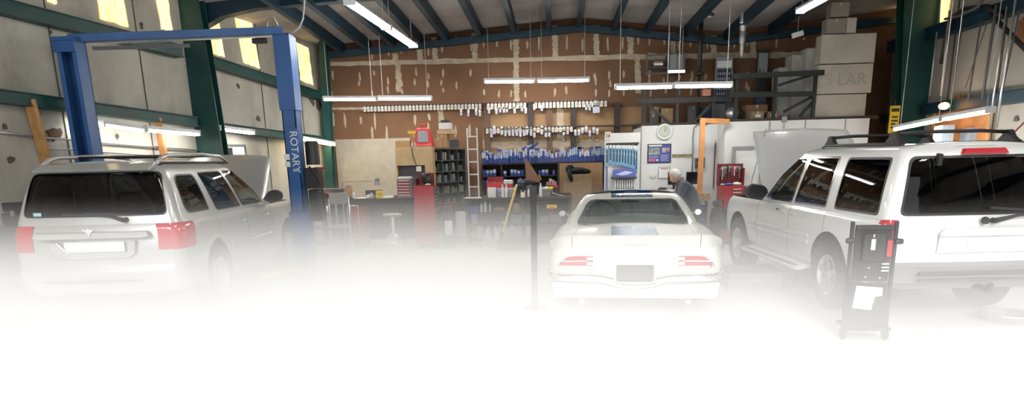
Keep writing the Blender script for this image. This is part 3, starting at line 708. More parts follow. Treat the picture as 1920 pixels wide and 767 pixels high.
    # tailgate
    obj('spoiler', MB().prism([(-.83, 1.625), (-.66, 1.69), (-.5, 1.705), (-.5, 1.67), (-.80, 1.61)], -.60, .60, 'x'), SILVER, t, bevel=.01)
    obj('tailgate_strip', MB().prism([(-.60, .945), (-.57, 1.0), (.57, 1.0), (.60, .945), (.50, .93), (-.50, .93)], -1.02, -.93, 'y'), SILVER, t, bevel=.012)
    mb = MB().prism([(0, .95), (.025, 1.0), (.07, 1.035), (.016, 1.025), (0, 1.045), (-.016, 1.025), (-.07, 1.035), (-.025, 1.0)], -1.032, -1.018, 'y'); obj('emblem', mb, CHR, t, label='small chrome arrowhead emblem')
    rc = obj('licence_recess', MB().grid([[(sx*.44, -.972, .93), (sx*.36, -.955, .90)] for sx in (-1, 1)]) if False else MB().prism([(-.46, .90), (-.40, .76), (-.28, .72), (.34, .72), (.42, .76), (.44, .90), (.37, .90), (.34, .79), (-.26, .79), (-.36, .90)], -1.0, -.95, 'y'), SILVER, t, bevel=.008)
    obj('licence_plate', MB().box(-.30, .32, -.985, -.965, .79, .90), WPL, rc, bevel=.004)
    w = obj('rear_wiper', MB().tube([(.34, -.905, 1.115), (.34, -.97, 1.115), (.20, -.95, 1.155), (.02, -.94, 1.17)], [.028, .026, .014, .008], 8), BLK, t, smooth=40)
    obj('wiper_blade', MB().bar((.20, -.94, 1.165), (-.30, -.925, 1.18), .012, .018), BLK, w)
    obj('window_sticker', MB().box(-.60, -.52, -.908, -.904, 1.17, 1.205), mat('pale_blue_sticker', (.35, .55, .62), .5), t)
    obj('bumper_slot', MB().box(-.50, .50, -1.06, -1.04, .48, .50), DGREY, t)
    mb = MB(); rows = []
    for i in range(15):
        v = i/14; rows.append([((.74-.10*v*v)*(2*j/14-1), 1.05*v, .05*(1-(2*j/14-1)**2)-.10*max(0, abs(2*j/14-1)-.8)-.45*max(0, v-.70)**1.6) for j in range(15)])
    mb.grid(rows); mb.xf(M.Translation(V((0, 2.40, 1.10))) @ M.Rotation(R(43), 4, 'X'))
    h = obj('hood', mb, mat('silver_grey_paint', (.36, .36, .345), .35, .4, coat=.5), t, smooth=True, fix=False); s_ = h.modifiers.new('thickness', 'SOLIDIFY'); s_.thickness = .035
    obj('hood_prop', MB().tube([(.6, 3.4, 1.0), (.55, 2.95, 1.78)], .006, 6), STEEL, t)
suv_left()
# ------------------------------------------------------------------ low white coupe in the middle
def coupe():
    t = thing('coupe', 'low white vintage coupe with blue stripes seen from behind', 'car', (.875, 8.02, -.055), -.077)
    wf = lambda y: 1-.05*max(0, (y-2.6)/1.1)**2-.045*math.exp(-((y-1.35)/.75)**2)-.05*max(0, (-y-.35)/.75)**2
    zf = lambda x, y, z: 0 if z < .70 else (z-.70)/.2*(.028*math.exp(-((y-.15)/.5)**2)*(abs(x) > .3)-.085*max(0, -y-.25))
    low = shell([(.24, -.80, 3.50, .74, .16), (.33, -1.0, 3.66, .86, .18), (.46, -1.09, 3.76, .915, .20), (.58, -1.115, 3.76, .93, .22), (.70, -1.12, 3.70, .925, .22), (.80, -1.115, 3.62, .90, .22), (.86, -1.09, 3.52, .85, .22), (.885, -1.04, 3.42, .79, .22)], 22, wf, (True, .045), .06, .3, 40, zf)
    up = shell([(.84, -.36, 2.10, .80, .34), (.90, -.20, 1.98, .765, .32), (1.00, .02, 1.70, .72, .27), (1.10, .24, 1.45, .67, .24), (1.19, .46, 1.22, .61, .22), (1.235, .62, 1.08, .55, .22), (1.255, .76, 1.0, .46, .22)], 18, lambda y: 1., (True, .022), .06, .14)
    for y in (0, 2.75):
        for c in (LS, RS): cut(low, circ(y, .34, .365), 'x', c, False)
    allr = lambda f: f.calc_center_median().y < -.8
    top = lambda f: f.normal.z > .5
    q = cut(low, rpoly([(-.245, -.90), (.245, -.90), (.245, -.30), (-.245, -.30)], .03), 'z', top); bobj('deck_stripe', q, STRIPE, t, off=.002, label='pale blue deck stripe')
    DK = mat('dark_blue_stripe_paint', (.03, .085, .20), .2, coat=.6)
    q = cut(up, [(-.25, .515), (.25, .515), (.25, 1.02), (-.25, 1.02)], 'z', lambda f: f.normal.z > .4); bobj('roof_stripe', q, DK, t, off=.002, label='dark blue roof stripe')
    q = cut(low, [(-.243, 2.2), (.243, 2.2), (.243, 3.3), (-.243, 3.3)], 'z', top); bobj('hood_stripe', q, STRIPE, t, off=.002)
    window(up, [(-.66, .925), (.66, .925), (.52, 1.185), (-.52, 1.185)], 'y', lambda f: f.normal.y < -.2 and f.calc_center_median().y < .9, CLEAR, t, 'rear_window', .016, CHR, .07)
    window(up, [(-.62, .93), (.62, .93), (.52, 1.19), (-.52, 1.19)], 'y', lambda f: f.normal.y > .2 and f.calc_center_median().y > .9, CLEAR, t, 'windshield', .016, CHR, .06)
    for c in (LS, RS):
        window(up, [(.42, .93), (1.72, .93), (1.45, 1.08), (1.16, 1.195), (.66, 1.195)], 'x', lambda f, c=c: c(f) and abs(f.normal.x) > .4, CLEAR, t, 'window', .012, CHR, .03)
    # tail lamps, plate niche
    for s in (-1, 1):
        P = [(s*.40, .585), (s*.40, .735), (s*.62, .735), (s*.70, .72), (s*.795, .62), (s*.80, .585)]
        P = P if s > 0 else P[::-1]
        q = cut(low, P, 'y', allr); g = cut(q, [((x-s*.6)*.86+s*.6, (z-.66)*.66+.66) for x, z in P], 'y', lambda f: True)
        l = bobj('tail_lamp', g, REDL, t, off=.004); bobj('lamp_bezel', q, CHR, l, off=.010)
        obj('lamp_rib', MB().bar((s*.43, -1.105, .66), (s*.76, -1.085, .655), .01, .014), CHR, l)
        obj('reverse_lamp', MB().box(s*.46-.03, s*.46+.03, -1.118, -1.10, .62, .65).box(s*.46-.03, s*.46+.03, -1.118, -1.10, .67, .70), WLENS, l)
    q = cut(low, rpoly([(-.19, .44), (.19, .44), (.19, .62), (-.19, .62)], .03), 'y', allr); bobj('plate_niche', q, mat('dark_grey_recess', (.16, .16, .16), .7), t, off=-.02, label='dark grey plate recess')
    for a, b in (((-.215, .435), (-.19, .625)), ((.19, .435), (.215, .625))): obj('niche_trim', MB().box(a[0], b[0], -1.125, -1.09, a[1], b[1]), WPL, t, bevel=.004)
    for x in (-.63, .63):
        q = cut(low, [(x-.003, -1.0), (x+.003, -1.0), (x+.003, -.30), (x-.003, -.30)], 'z', top)
        if len(q.faces): bobj('panel_gap', q, INTG, t)
        else: q.free()
    body = bobj('body', low, CREAM, t, sharp=50); bobj('cabin_shell', up, CREAM, body, sharp=50)
    # ducktail spoiler in three pieces
    for x0, x1, n in ((-.64, .64, 16), (.645, .90, 8), (-.90, -.645, 8)):
        mb = MB(); rows = []
        for i in range(n+1):
            x = x0+(x1-x0)*i/n; e = max(0, (abs(x)-.66)/.24); yy = -1.10+.06*(x/.92)**2+.30*e**2.2; zt = .912-.015*e-.08*e**3
            rows.append([(x, yy+.34, zt-.085), (x, yy+.10, zt-.03), (x, yy-.03, zt+.012), (x, yy-.045, zt), (x, yy-.02, zt-.055), (x, yy+.0, .76), (x, yy+.34, zt-.16)])
        mb.grid(rows); mb.add(rows[0], [tuple(range(7))]); mb.add(rows[-1], [tuple(range(7))])
        obj('spoiler', mb, CREAM, t, smooth=35)
    obj('deck_badge', MB().box(-.13, .13, -1.135, -1.118, .828, .845), WPL, t, bevel=.003)
    obj('fuel_cap_emblem', MB().lathe([(0, -.03), (.035, -.03), (.045, -.018), (.045, 0)], (0, -1.105, .70), 'y', 16), CHR, t, smooth=40)
    # bumper blades either side of the plate
    for s in (-1, 1):
        mb = MB(); rows = []
        for i in range(15):
            x = .215+(.935-.215)*i/14; e = max(0, (x-.70)/.235); yy = -1.17+.06*(x/.92)**2+.35*e**2.4; dz = -.03*max(0, 1-(x-.215)/.12)
            rows.append([(s*x, yy+.05, .525+dz), (s*x, yy, .52+dz), (s*x, yy-.012, .49+dz), (s*x, yy, .455+dz*1.4), (s*x, yy+.05, .445+dz*1.4)])
        mb.grid(rows); obj('bumper', mb, CHR, t, smooth=True)
    obj('bumper', MB().tube([(-.24, -1.14, .47), (-.20, -1.16, .42), (0, -1.165, .405), (.20, -1.16, .42), (.24, -1.14, .47)], .02, 8), CHR, t, smooth=True)
    obj('valance', MB().prism([(-.83, .26), (.83, .26), (.86, .43), (-.86, .43)], -1.06, -.95, 'y'), CREAM, t, bevel=.02)
    # cabin
    obj('interior', MB().box(-.74, .74, -.2, 2.0, .30, .36).box(-.70, .70, -.25, .35, .36, .84).box(-.74, .74, -.32, .05, .84, .90), INTG, t)
    d = obj('dashboard', MB().prism([(1.50, .70), (1.50, .93), (1.56, .965), (1.95, .95), (1.95, .6)], -.70, .70, 'x').prism([(1.49, .82), (1.46, .95), (1.52, .99), (1.60, .975)], -.62, -.10, 'x'), INTG, t, bevel=.015)
    for x in (-.50, -.36, -.22, .02, .12, .22): obj('gauge', MB().lathe([(0, -.006), (.042 if x < -.3 else .032, -.006), (.042 if x < -.3 else .032, .0)], (x, 1.465 if x < -.05 else 1.495, .905), 'y', 16), WLENS if x < 0 else BLK, d)
    obj('steering_wheel', ring_mesh(.19, .013, (0, 0, 0)).bar((-.18, 0, 0), (.18, 0, 0), .02, .03).xf(M.Translation(V((-.36, 1.25, .93))) @ M.Rotation(-.35, 4, 'X')), BLK, t, smooth=40)
    for x in (-.36, .36): seat(t, x, 1.02, INTG, z=.48, head=False, h=.42)
    obj('rear_seat', MB().box(-.62, .62, .10, .5, .36, .52).box(-.62, .62, -.02, .14, .5, .86), INTG, t, bevel=.03)
    obj('rear_view_mirror', MB().box(-.12, .12, 1.20, 1.22, 1.10, 1.15), BLK, t, bevel=.008)
    well(t, 0, .365, .90, .34); well(t, 2.75, .365, .88, .34)
    for y in (0, 2.75):
        for s in (-1, 1): wheel(t, s*.79, y, .33, s, .22, .19, 5, ALU, dz=.055)
    obj('axle', MB().tube([(-.75, 0, .33), (.75, 0, .33)], .04, 8), BLK, t, smooth=True)
    for x in (-.55, .55): obj('tailpipe', MB().tube([(x, -.6, .24), (x, -1.08, .22)], .03, 10), CHR, t, smooth=True)
    for s in (-1, 1):
        m_ = obj('mirror', MB().tube([(s*.80, 1.52, .90), (s*.87, 1.50, .93)], .010, 8).sphere((s*.92, 1.50, .94), .046, 14, sc=(1.05, .55, .8)), CREAM, t, smooth=True)
        obj('mirror_glass', MB().lathe([(0, -.004), (.040, -.004), (.040, 0)], (s*.92, 1.472, .94), 'y', 16), CHR, m_)
coupe()
# ================================================================== EQUIPMENT NEAR THE CARS
# two-post lift
def lift():
    R0 = at(575, 515, z=0); yr = R0.y; zt = at(510, 66, y=yr).z; yl = 9.1; Lc = at(131, 76, y=yl)
    t = thing('two_post_lift', 'blue two-post car lift with an overhead crossbar above the silver SUV', 'car lift', (R0.x, yr, 0)); o = V((-R0.x, -yr, 0))
    def post(cx, y, zt, face, w=.20, d=.22):
        mb = MB(); T = M.Translation(V((cx, y, 0))+o)
        if face == 'r':                                       # the open side of the channel faces the camera side
            mb.box(-w/2, w/2, d/2-.02, d/2, 0, zt).box(-w/2, -w/2+.02, -d/2, d/2, 0, zt).box(w/2-.02, w/2, -d/2, d/2, 0, zt)
            mb.box(-w/2+.02, -w/2+.06, -d/2, -d/2+.02, 0, zt).box(w/2-.06, w/2-.02, -d/2, -d/2+.02, 0, zt)
        else:
            mb.box(-w/2, w/2, -d/2, -d/2+.02, 0, zt).box(-w/2, -w/2+.02, -d/2, d/2, 0, zt).box(w/2-.02, w/2, -d/2, d/2, 0, zt).box(-w/2, w/2, d/2-.02, d/2, 0, zt)
        return obj('post', mb.xf(T), BLUE, t, bevel=.004)
    pr = post(R0.x, yr, zt, 'f'); pl = post(Lc.x, yl, Lc.z, 'r', .27)
    T = M.Translation(o)
    zm = at(533, 208, y=yr).z
    sl = obj('post_sleeve', MB().box(R0.x-.118, R0.x+.118, yr-.13, yr+.13, zm, zt-.02).xf(T), BLUE, pr, bevel=.006)
    obj('carriage', MB().box(R0.x-.125, R0.x+.125, yr-.15, yr+.15, .12, .95).xf(T), BLUE, pr, bevel=.01)
    obj('carriage', MB().box(Lc.x-.17, Lc.x+.17, yl-.13, yl+.13, .12, .95).xf(T), BLUE, pl, bevel=.01)
    obj('top_cap', MB().box(Lc.x-.16, Lc.x+.16, yl-.15, yl+.13, Lc.z-.02, Lc.z+.03).box(Lc.x-.15, Lc.x+.15, yl-.145, yl-.12, Lc.z-.16, Lc.z-.02).xf(T), BLUE, pl, bevel=.006)
    for c in (V((R0.x, yr, 0)), V((Lc.x, yl, 0))):
        obj('base_plate', MB().box(c.x-.26, c.x+.26, c.y-.24, c.y+.24, 0, .02).xf(T), BLUE, t)
        for sx in (-1, 1):
            for sy in (-1, 1): obj('anchor_bolt', MB().lathe([(.018, 0), (.018, .035), (0, .035)], (c.x+sx*.21, c.y+sy*.19, .02), 'z', 6).xf(T), STEEL, t)
    obj('crossbar', MB().bar((Lc.x, yl, Lc.z+.02), (R0.x, yr, zt+.05), .13, .10).xf(T), BLUE, t, bevel=.006)
    obj('cable_sleeve', MB().tube([(Lc.x+.3, yl-.12, Lc.z-.07), (R0.x-.12, yr-.12, zt-.03)], .016, 6).xf(T), STEEL, t)
    a = V((Lc.x+.35, yl-.08, Lc.z-.12)); b = V((Lc.x+1.5, yl+.2, Lc.z-.08)); obj('shutoff_bar', MB().bar(a, b, .05, .04).xf(T), DGREY, t)
    obj('shutoff_switch', MB().box(R0.x-.42, R0.x-.22, yr-.13, yr-.05, zt-.12, zt-.05).xf(T), BLK, t, bevel=.01)
    # swing arms on the floor
    for (c, dx, dy) in ((V((R0.x-.05, yr, 0)), -.38, .9), (V((R0.x-.05, yr-.1, 0)), -.25, -.95), (V((Lc.x+.1, yl, 0)), .30, 1.0), (V((Lc.x+.1, yl, 0)), .28, -.9)):
        e = c+V((dx, dy, 0)); a_ = obj('swing_arm', MB().bar(c+V((0, 0, .13)), e+V((0, 0, .13)), .11, .08).xf(T), YEL if dy < 0 and dx < 0 else BLUE, t, bevel=.005)
        obj('arm_pad', MB().lathe([(0, 0), (.07, 0), (.07, .045), (.05, .06), (0, .06)], (e.x, e.y, .17), 'z', 14).xf(T), RUB, a_)
    # hydraulic unit and hoses on the right post
    hp = obj('power_unit', MB().lathe([(0, 0), (.10, .0), (.10, .30), (.08, .34), (0, .34)], (R0.x+.23, yr+.08, 1.62), 'z', 16).box(R0.x+.12, R0.x+.32, yr-.02, yr+.2, 1.28, 1.58).xf(T), BLK, t, smooth=40)
    obj('oil_tank', MB().box(R0.x+.14, R0.x+.32, yr-.02, yr+.2, .80, 1.27).xf(T), BLK, hp, bevel=.03)
    obj('hose', MB().tube([(R0.x+.2, yr-.03, 1.6), (R0.x+.36, yr-.03, 1.35), (R0.x+.38, yr-.02, 1.0), (R0.x+.22, yr, .8)], .016, 8).xf(T), BLK, hp, smooth=True)
    obj('lever', MB().tube([(R0.x+.28, yr, 1.58), (R0.x+.44, yr-.03, 1.57)], [.01, .014], 6).xf(T), RED, hp)
    obj('hose', MB().tube([(R0.x-.05, yr, zt+.05), (R0.x-.10, yr-.05, zt+.22), (R0.x-.2, yr-.05, zt+.18), (R0.x-.22, yr-.05, zt)], .012, 6).xf(T), STEEL, t, smooth=True)
    A = at(527, 64, y=yr); P = [A+o]
    for q in ((548, 62), (562, 50), (568, 35), (570, 15), (572, -20)): P.append(at(*q, y=yr-.05)+o)
    obj('air_hose', MB().tube(P, .012, 6), mat('grey_hose', (.35, .35, .35), .6), t, smooth=True)
    # lettering and labels
    def on_post(txt, size, px, py, m, vert=True):
        p = at(px, py, y=yr-.145-.03); mb = text_mb(txt, size); 
        if vert: mb.xf(M.Rotation(R(90), 4, 'Y'))
        mb.xf(M.Translation(p+o)); return obj('lettering', mb, m, t)
    p = at(548, 283, y=yr-.17)
    s_ = obj('sign_plate', MB().box(R0.x-.02, R0.x+.115, yr-.142, yr-.13, at(550, 325, y=yr-.14).z, at(550, 240, y=yr-.14).z).xf(T), BLUE, t)
    q = text_mb('ROTARY', .15, .003).xf(M.Translation(V((R0.x+.05, yr-.144, at(550, 285, y=yr-.14).z))+o) @ M.Rotation(R(90), 4, 'Y')); obj('lettering', q, WPL, s_, label='white vertical lettering')
    q = text_mb('LIFT', .05, .003).xf(M.Translation(V((R0.x+.05, yr-.144, at(552, 320, y=yr-.14).z))+o)); obj('lettering', q, WPL, s_)
    for z0, z1 in ((at(541, 300, y=yr).z, at(541, 289, y=yr).z), (at(541, 313, y=yr).z, at(541, 303, y=yr).z)): obj('paper_label', MB().box(R0.x-.115, R0.x-.03, yr-.146, yr-.142, z0, z1).xf(T), PAPER, t)
lift()
def carton(name, label, px0, py0, px1, y, depth, m, z=None, py1=None, group=None, cat='box', rz=0, tape=True):
    a = at(px0, py1 if py1 else py0, y=y); b = at(px1, py0, y=y); zb = a.z if z is None else z; w, h = b.x-a.x, b.z-zb
    mb = MB().box(-w/2, w/2, -depth/2, depth/2, 0, h)
    if tape: mb.box(-w/2+.0, w/2, -.02, .02, h, h+.002, 1).box(-.02, .02, -depth/2-.002, -depth/2, h-.06*min(1, h/.2), h, 1)
    for s in (-1, 1): mb.box(-w/2, w/2, s*.002-.003+s*.01, s*.002+.003+s*.01, h, h+.004)
    o = obj(name, mb, [m, TAPE], bevel=.004); place(o, ((a.x+b.x)/2, y+depth/2, zb), rz); tag(o, label, cat, group); return o
TAPE = mat('packing_tape', (.45, .36, .24), .35)
# black upright cart standing at the rear corner of the right SUV
def cart():
    y = 6.05; A = at(1594, 560, y=y); B = at(1672, 428, y=y); cx = (A.x+B.x)/2
    z1 = at(1640, 424, y=y).z; w = .36
    t = thing('steel_cart', 'black folding steel cart standing at the rear left corner of the right white SUV', 'cart', (cx, y, 0), -.05)
    for s in (-1, 1):
        obj('side_post', MB().box(s*w/2-.014, s*w/2+.014, -.015, .015, .05, z1+.04), BLK, t, bevel=.003)
        obj('knob', MB().lathe([(0, -.03), (.022, -.03), (.026, 0), (.022, .03), (0, .03)], (s*(w/2+.02), -.03, z1-.12 if s < 0 else z1-.13), 'x', 12), BLK, t, smooth=40)
        wv = obj('caster_wheel', MB().lathe([(.02, -.015), (.05, -.015), (.055, -.008), (.055, .008), (.05, .015), (.02, .015)], (s*w/2, .0, .056), 'x', 18), RUB, t, smooth=40)
    obj('back_panel', MB().box(-w/2+.03, w/2-.02, .01, .025, z1-.48, z1-.02).box(-w/2+.03, w/2-.02, -.02, .02, z1-.03, z1+.01), BLK, t, bevel=.004)
    obj('tray', MB().box(-.09, .09, -.05, .01, z1-.30, z1-.06).box(.10, .15, -.03, .01, z1-.40, z1-.1), BLK, t, bevel=.008)
    obj('padlock', MB().box(-.04, .0, -.07, -.05, z1-.20, z1-.10).box(-.03, -.015, -.075, -.05, z1-.09, z1-.06), CHR, t, bevel=.004)
    obj('reflector', MB().box(.11, .15, -.035, -.03, z1-.26, z1-.12), REDL, t)
    for i in range(3): obj('vent_slot', MB().box(.08, .14, -.035, -.028, z1-.33-.03*i, z1-.318-.03*i), WPL, t)
    lo = obj('lower_panel', MB().box(-w/2+.02, w/2-.02, .0, .02, .12, z1-.5), BLK, t, bevel=.004)
    obj('paper_notice', MB().prism([(-.12, z1-.72), (.04, z1-.74), (.06, z1-.62), (.12, z1-.61), (.12, z1-.54), (-.10, z1-.52)], -.006, -.001), PAPER, lo, label='white L-shaped paper notice')
    for x, z in ((-.02, z1-.36), (.10, z1-.36), (-.04, z1-.44), (.08, z1-.45)): obj('rivet', MB().lathe([(0, -.02), (.008, -.02), (.008, 0)], (x, 0, z), 'y', 8), CHR, lo)
    obj('base_frame', MB().box(-w/2, w/2, -.12, .2, .11, .135).box(-.10, .04, -.13, -.12, .115, .135), BLK, t, bevel=.003)
cart()
# low grey box under the flank of the right SUV, drain pan, foreground post
def lowbox():
    y0 = at(1420, 545, z=0).y; a = at(1368, 530, y=y0); b = at(1472, 530, y=y0); w = b.x-a.x
    t = thing('step_box', 'low dark grey steel box on the floor between the coupe and the right SUV', 'box', ((a.x+b.x)/2-.02, y0+.28, 0), .0)
    obj('body', MB().prism([(-w/2, 0), (w/2, 0), (w/2-.02, .22), (-w/2+.02, .22)], -.26, .26), GREYP, t, bevel=.008)
    obj('lid', MB().box(-w/2, w/2, -.275, .275, .22, .24), DGREY, t, bevel=.006)
    obj('handle', MB().tube([(-.07, -.27, .14), (-.07, -.30, .13), (.07, -.30, .13), (.07, -.27, .14)], .008, 6), STEEL, t)
lowbox()
t = thing('jack_stand', 'dark jack stand under the running board of the right white SUV', 'jack stand', (3.05, 8.62, 0))
obj('base', MB().add([(-.14, -.12, 0), (.14, -.12, 0), (.14, .12, 0), (-.14, .12, 0), (-.03, -.03, .24), (.03, -.03, .24), (.03, .03, .24), (-.03, .03, .24)], [(0, 1, 5, 4), (1, 2, 6, 5), (2, 3, 7, 6), (3, 0, 4, 7), (4, 5, 6, 7), (0, 3, 2, 1)]), DGREY, t, bevel=.006)
obj('saddle', MB().box(-.02, .02, -.02, .02, .24, .30).box(-.06, .06, -.02, .02, .29, .31), DGREY, t)
p = at(1845, 552, z=.05); p.y -= .62
t = thing('drain_pan', 'round metal drain pan on the floor below the rear bumper of the right SUV', 'pan', (p.x, p.y-.1, 0))
t.scale = (.8, .8, .8); t.location.x -= .42; t.location.y -= .35
obj('bowl', MB().lathe([(0, .01), (.20, .01), (.27, .10), (.285, .10), (.28, .115), (.26, .115), (.19, .025), (0, .025)], (0, 0, 0), 'z', 28), STEEL, t, smooth=40)
for a in (0, pi): obj('handle', MB().tube([(.27*cos(a), -.06, .10), (.33*cos(a), -.04, .11), (.33*cos(a), .04, .11), (.27*cos(a), .06, .10)], .009, 6), STEEL, t, smooth=True)
P = at(1003, 580, z=0); zt = at(1010, 350, y=P.y).z
t = thing('steel_stand', 'slim black steel post stand in the middle foreground left of the coupe', 'stand', (P.x, P.y, 0))
obj('pole', MB().box(-.033, .033, -.033, .033, .02, zt).box(-.036, .036, -.036, .036, zt-.15, zt-.01), BLK, t, bevel=.006)
obj('base', MB().prism([(-.13, -.03), (.13, -.03), (.13, .03), (-.13, .03)], 0, .035, 'z').prism([(-.03, -.14), (.03, -.14), (.03, .14), (-.03, .14)], .0, .033, 'z'), BLK, t, bevel=.004)
obj('collar', MB().lathe([(.05, 0), (.05, .05), (.035, .07)], (0, 0, .03), 'z', 14), BLK, t)
# blue-black cabinet standing in for a dark car at the far left edge
p = at(12, 372, y=8.75)
t = thing('tool_cabinet', 'dark blue cabinet standing in for a dark car at the far left edge', 'cabinet', (-6.46, 8.15, 0), LANG-pi/2)
obj('body', MB().box(-.25, .25, -.4, .4, .08, .98), mat('dark_blue_enamel', (.03, .04, .07), .5, var=.2), t, bevel=.01)
for i in range(4): obj('drawer', MB().box(-.22, .22, -.415, -.40, .14+.2*i, .31+.2*i), mat('wine_red_enamel' if i == 1 else 'dark_blue_enamel', (.2, .03, .04), .4), t, bevel=.006)
t2 = thing('storage_case', 'black plastic case lying on the dark blue cabinet at the far left edge', 'case', (-6.46, 8.15, .98), LANG-pi/2)
obj('shell', MB().box(-.22, .22, -.32, .32, 0, .16).box(-.21, .21, -.30, .30, .17, .28), BLK, t2, bevel=.02); obj('latch', MB().box(-.03, .03, -.335, -.315, .12, .2), GREYP, t2); obj('handle', MB().tube([(-.07, -.31, .2), (-.07, -.36, .2), (.07, -.36, .2), (.07, -.31, .2)], .01, 6), BLK, t2)
# timbers and pipes on the left wall
for (q0, q1, w, m, lab) in (((55, 188), (92, 322), .17, WOOD, 'weathered yellow timber leaning on the left wall beyond the silver SUV, nearer of two'), ((295, 222), (311, 312), .12, mat('orange_timber', (.50, .22, .08), .6, var=.2), 'narrow orange timber on the left wall near the green column')):
    A, B = atp(*q0, .12), atp(*q1, .12); d = (A-B); A2 = A; B2 = B-d*(B.z/d.z) if d.z > 0 else B
    o = obj('timber_plank', MB().bar(V((0, 0, 0)), A2-B2, w, .05, up=LD), m, bevel=.006); o.location = B2+V((0, 0, .01)); tag(o, lab, 'plank')
mb_g = 'thin metal air pipes along the left wall'
for i, (q0, q1) in enumerate((((0, 248), (75, 258)), ((75, 258), (380, 283)), ((90, 278), (380, 298)))):
    A, B = atp(*q0, .04), atp(*q1, .04); o = obj('wall_pipe', MB().tube([V((0, 0, 0)), (B-A)*.5, B-A], .013, 8), STEEL, smooth=True); o.location = A; tag(o, ['thin air pipe at the left wall near the frame edge', 'upper thin air pipe running along the left wall to the green column', 'lower thin air pipe running along the left wall to the green column'][i], 'pipe')
# torn flaps, framed notice and switch on the left wall
for (px, py, s, lab) in ((103, 252, .11, 'brown torn scrap of sheeting on the left wall above the silver SUV'),):
    p = atp(px, py, .03); o = obj('torn_flap', MB().add([(x, y, z) for y in (0, .02) for x, z in ((-s, .04), (-.2*s, .07), (s, .03), (.6*s, -.02), (.1*s, -.06), (-.3*s, -.10))], [(0, 1, 2, 3, 4, 5), (6, 7, 8, 9, 10, 11)]+[(i, (i+1) % 6, (i+1) % 6+6, i+6) for i in range(6)]), mat('torn_brown_backing', (.10, .05, .03), .9, var=.2)); place(o, p, LANG); tag(o, lab, 'scrap')
A, B = atp(416, 300, .04), atp(462, 276, .04); w = (B-A).length*.9; h = .27
t = thing('picture_frame', 'dark framed white notice on the left wall behind the raised hood of the silver SUV', 'frame', A, LANG)
obj('frame', MB().box(0, w, -.02, .02, 0, .03).box(0, w, -.02, .02, h-.03, h).box(0, .03, -.02, .02, .03, h-.03).box(w-.03, w, -.02, .02, .03, h-.03), DGREY, t); obj('sheet', MB().box(.03, w-.03, -.005, .005, .03, h-.03), PAPER, t); obj('photo_patch', MB().box(.06, w*.45, -.009, -.004, .06, h-.06), BLK, t)
p = atp(619, 328, .02); t = thing('light_switch', 'white light switch on the left wall near the back corner', 'switch', p, LANG)
obj('plate', MB().box(-.04, .04, -.012, 0, -.06, .06), WPL, t, bevel=.003); obj('toggle', MB().box(-.01, .01, -.024, -.012, -.015, .015), WPL, t)
# ------------------------------------------------------------------ right wall
def rod(px0, py0, px1, py1, r, m, i):
    x = 6.72-.06*(i%2); A = at(px0, py0, x=x); B = at(px1, py1, x=x); o = obj('hanging_rod', MB().tube([V((0, 0, 0)), (B-A)*.5, B-A], r, 8), m, smooth=True); o.location = A; tag(o, 'long metal rods and trim strips hanging in front of the right wall', 'rod', 'rods hanging at the right wall')
RODS = [((1781, 20), (1764, 180), .022, STEEL), ((1805, 40), (1783, 185), .012, DGREY), ((1840, 36), (1815, 190), .014, DGREY), ((1868, 10), (1842, 185), .022, DGREY), ((1888, 12), (1855, 240), .016, ALU), ((1905, -4), (1868, 240), .018, ALU), ((1912, 20), (1880, 165), .012, DGREY), ((1852, 40), (1810, 165), .008, DGREY), ((1757, 60), (1743, 180), .015, STEEL)]
for i, (a, b, r, m) in enumerate(RODS): rod(*a, *b, r, m, i)
A, B = at(1742, 262, x=6.96), at(1862, 170, x=6.96); C1 = at(1752, 195, x=6.96)
ORGB = mat('orange_stained_board', (.48, .20, .07), .6, var=.25, scale=5)
o = obj('wall_board', MB().box(0, .04, B.y, A.y, 1.2, 2.36), ORGB, bevel=.004); o.location = (6.95, 0, 0); tag(o, 'orange-brown wooden board on the right wall behind the slanting light', 'board')
for (px, w, lab) in ((1752, .05, 'left upright strip of the orange board on the right wall'), (1858, .06, 'right upright strip of the orange board on the right wall')):
    p = at(px, 200, x=6.9); o = obj('hanging_batten', MB().box(-.02, .02, -w/2, w/2, 0, 1.25), WOOD, bevel=.003); o.location = (6.92, p.y, 1.15); tag(o, lab, 'batten')
p = at(1770, 199, x=6.62)
t = thing('work_lamp', 'glowing orange bulb hanging before the wooden board on the right wall', 'lamp', p)
obj('bulb', MB().sphere((0, 0, 0), .075, 14, sc=(1, 1.5, .8)), mat('orange_bulb_glass', (1, .5, .2), .4, emit=(1., .50, .16), est=9.), t, smooth=True)
obj('socket', MB().tube([(0, .10, 0), (0, .18, 0)], .03, 10), BLK, t); obj('bracket', MB().tube([(0, .17, 0), (.2, .2, .05), (.33, .2, .05)], .01, 6), BLK, t)
for i in range(5):
    p = at(1790+7*i, 200, x=6.88); o = obj('hanging_tool', MB().tube([(0, 0, -.16), (0, 0, .16)], .010, 6).box(-.012, .012, -.03, .03, .14, .19), mat('rusty_orange_steel', (.35, .14, .05), .5, .4), smooth=40); o.location = p; tag(o, 'slim tools hanging in a row on the orange board', 'tool', 'tools on the orange board')
for (x0, y0, x1, lab) in ((1764, 235, 1792, 'pale blue-white box behind the slanting light, left one'), (1815, 240, 1842, 'pale blue-white box behind the slanting light, right one')):
    a, b = at(x0, 275, y=12.1), at(x1, y0, y=12.1); w, h = b.x-a.x, b.z-1.345
    t = thing('parts_box', lab, 'box', ((a.x+b.x)/2, 12.25, 1.345)); obj('carton', MB().box(-w/2, w/2, -.13, .13, 0, h), mat('pale_blue_card', (.42, .50, .60), .7), t, bevel=.005); obj('flap', MB().box(-w/2, w/2, -.135, .0, h, h+.006), WPL, t)
t = thing('wall_shelf', 'narrow wooden shelf on the right wall carrying two pale boxes', 'shelf', (6.5, 12.28, 1.31)); obj('board', MB().box(-1.3, .46, -.16, .2, 0, .035), WOOD, t, bevel=.003)
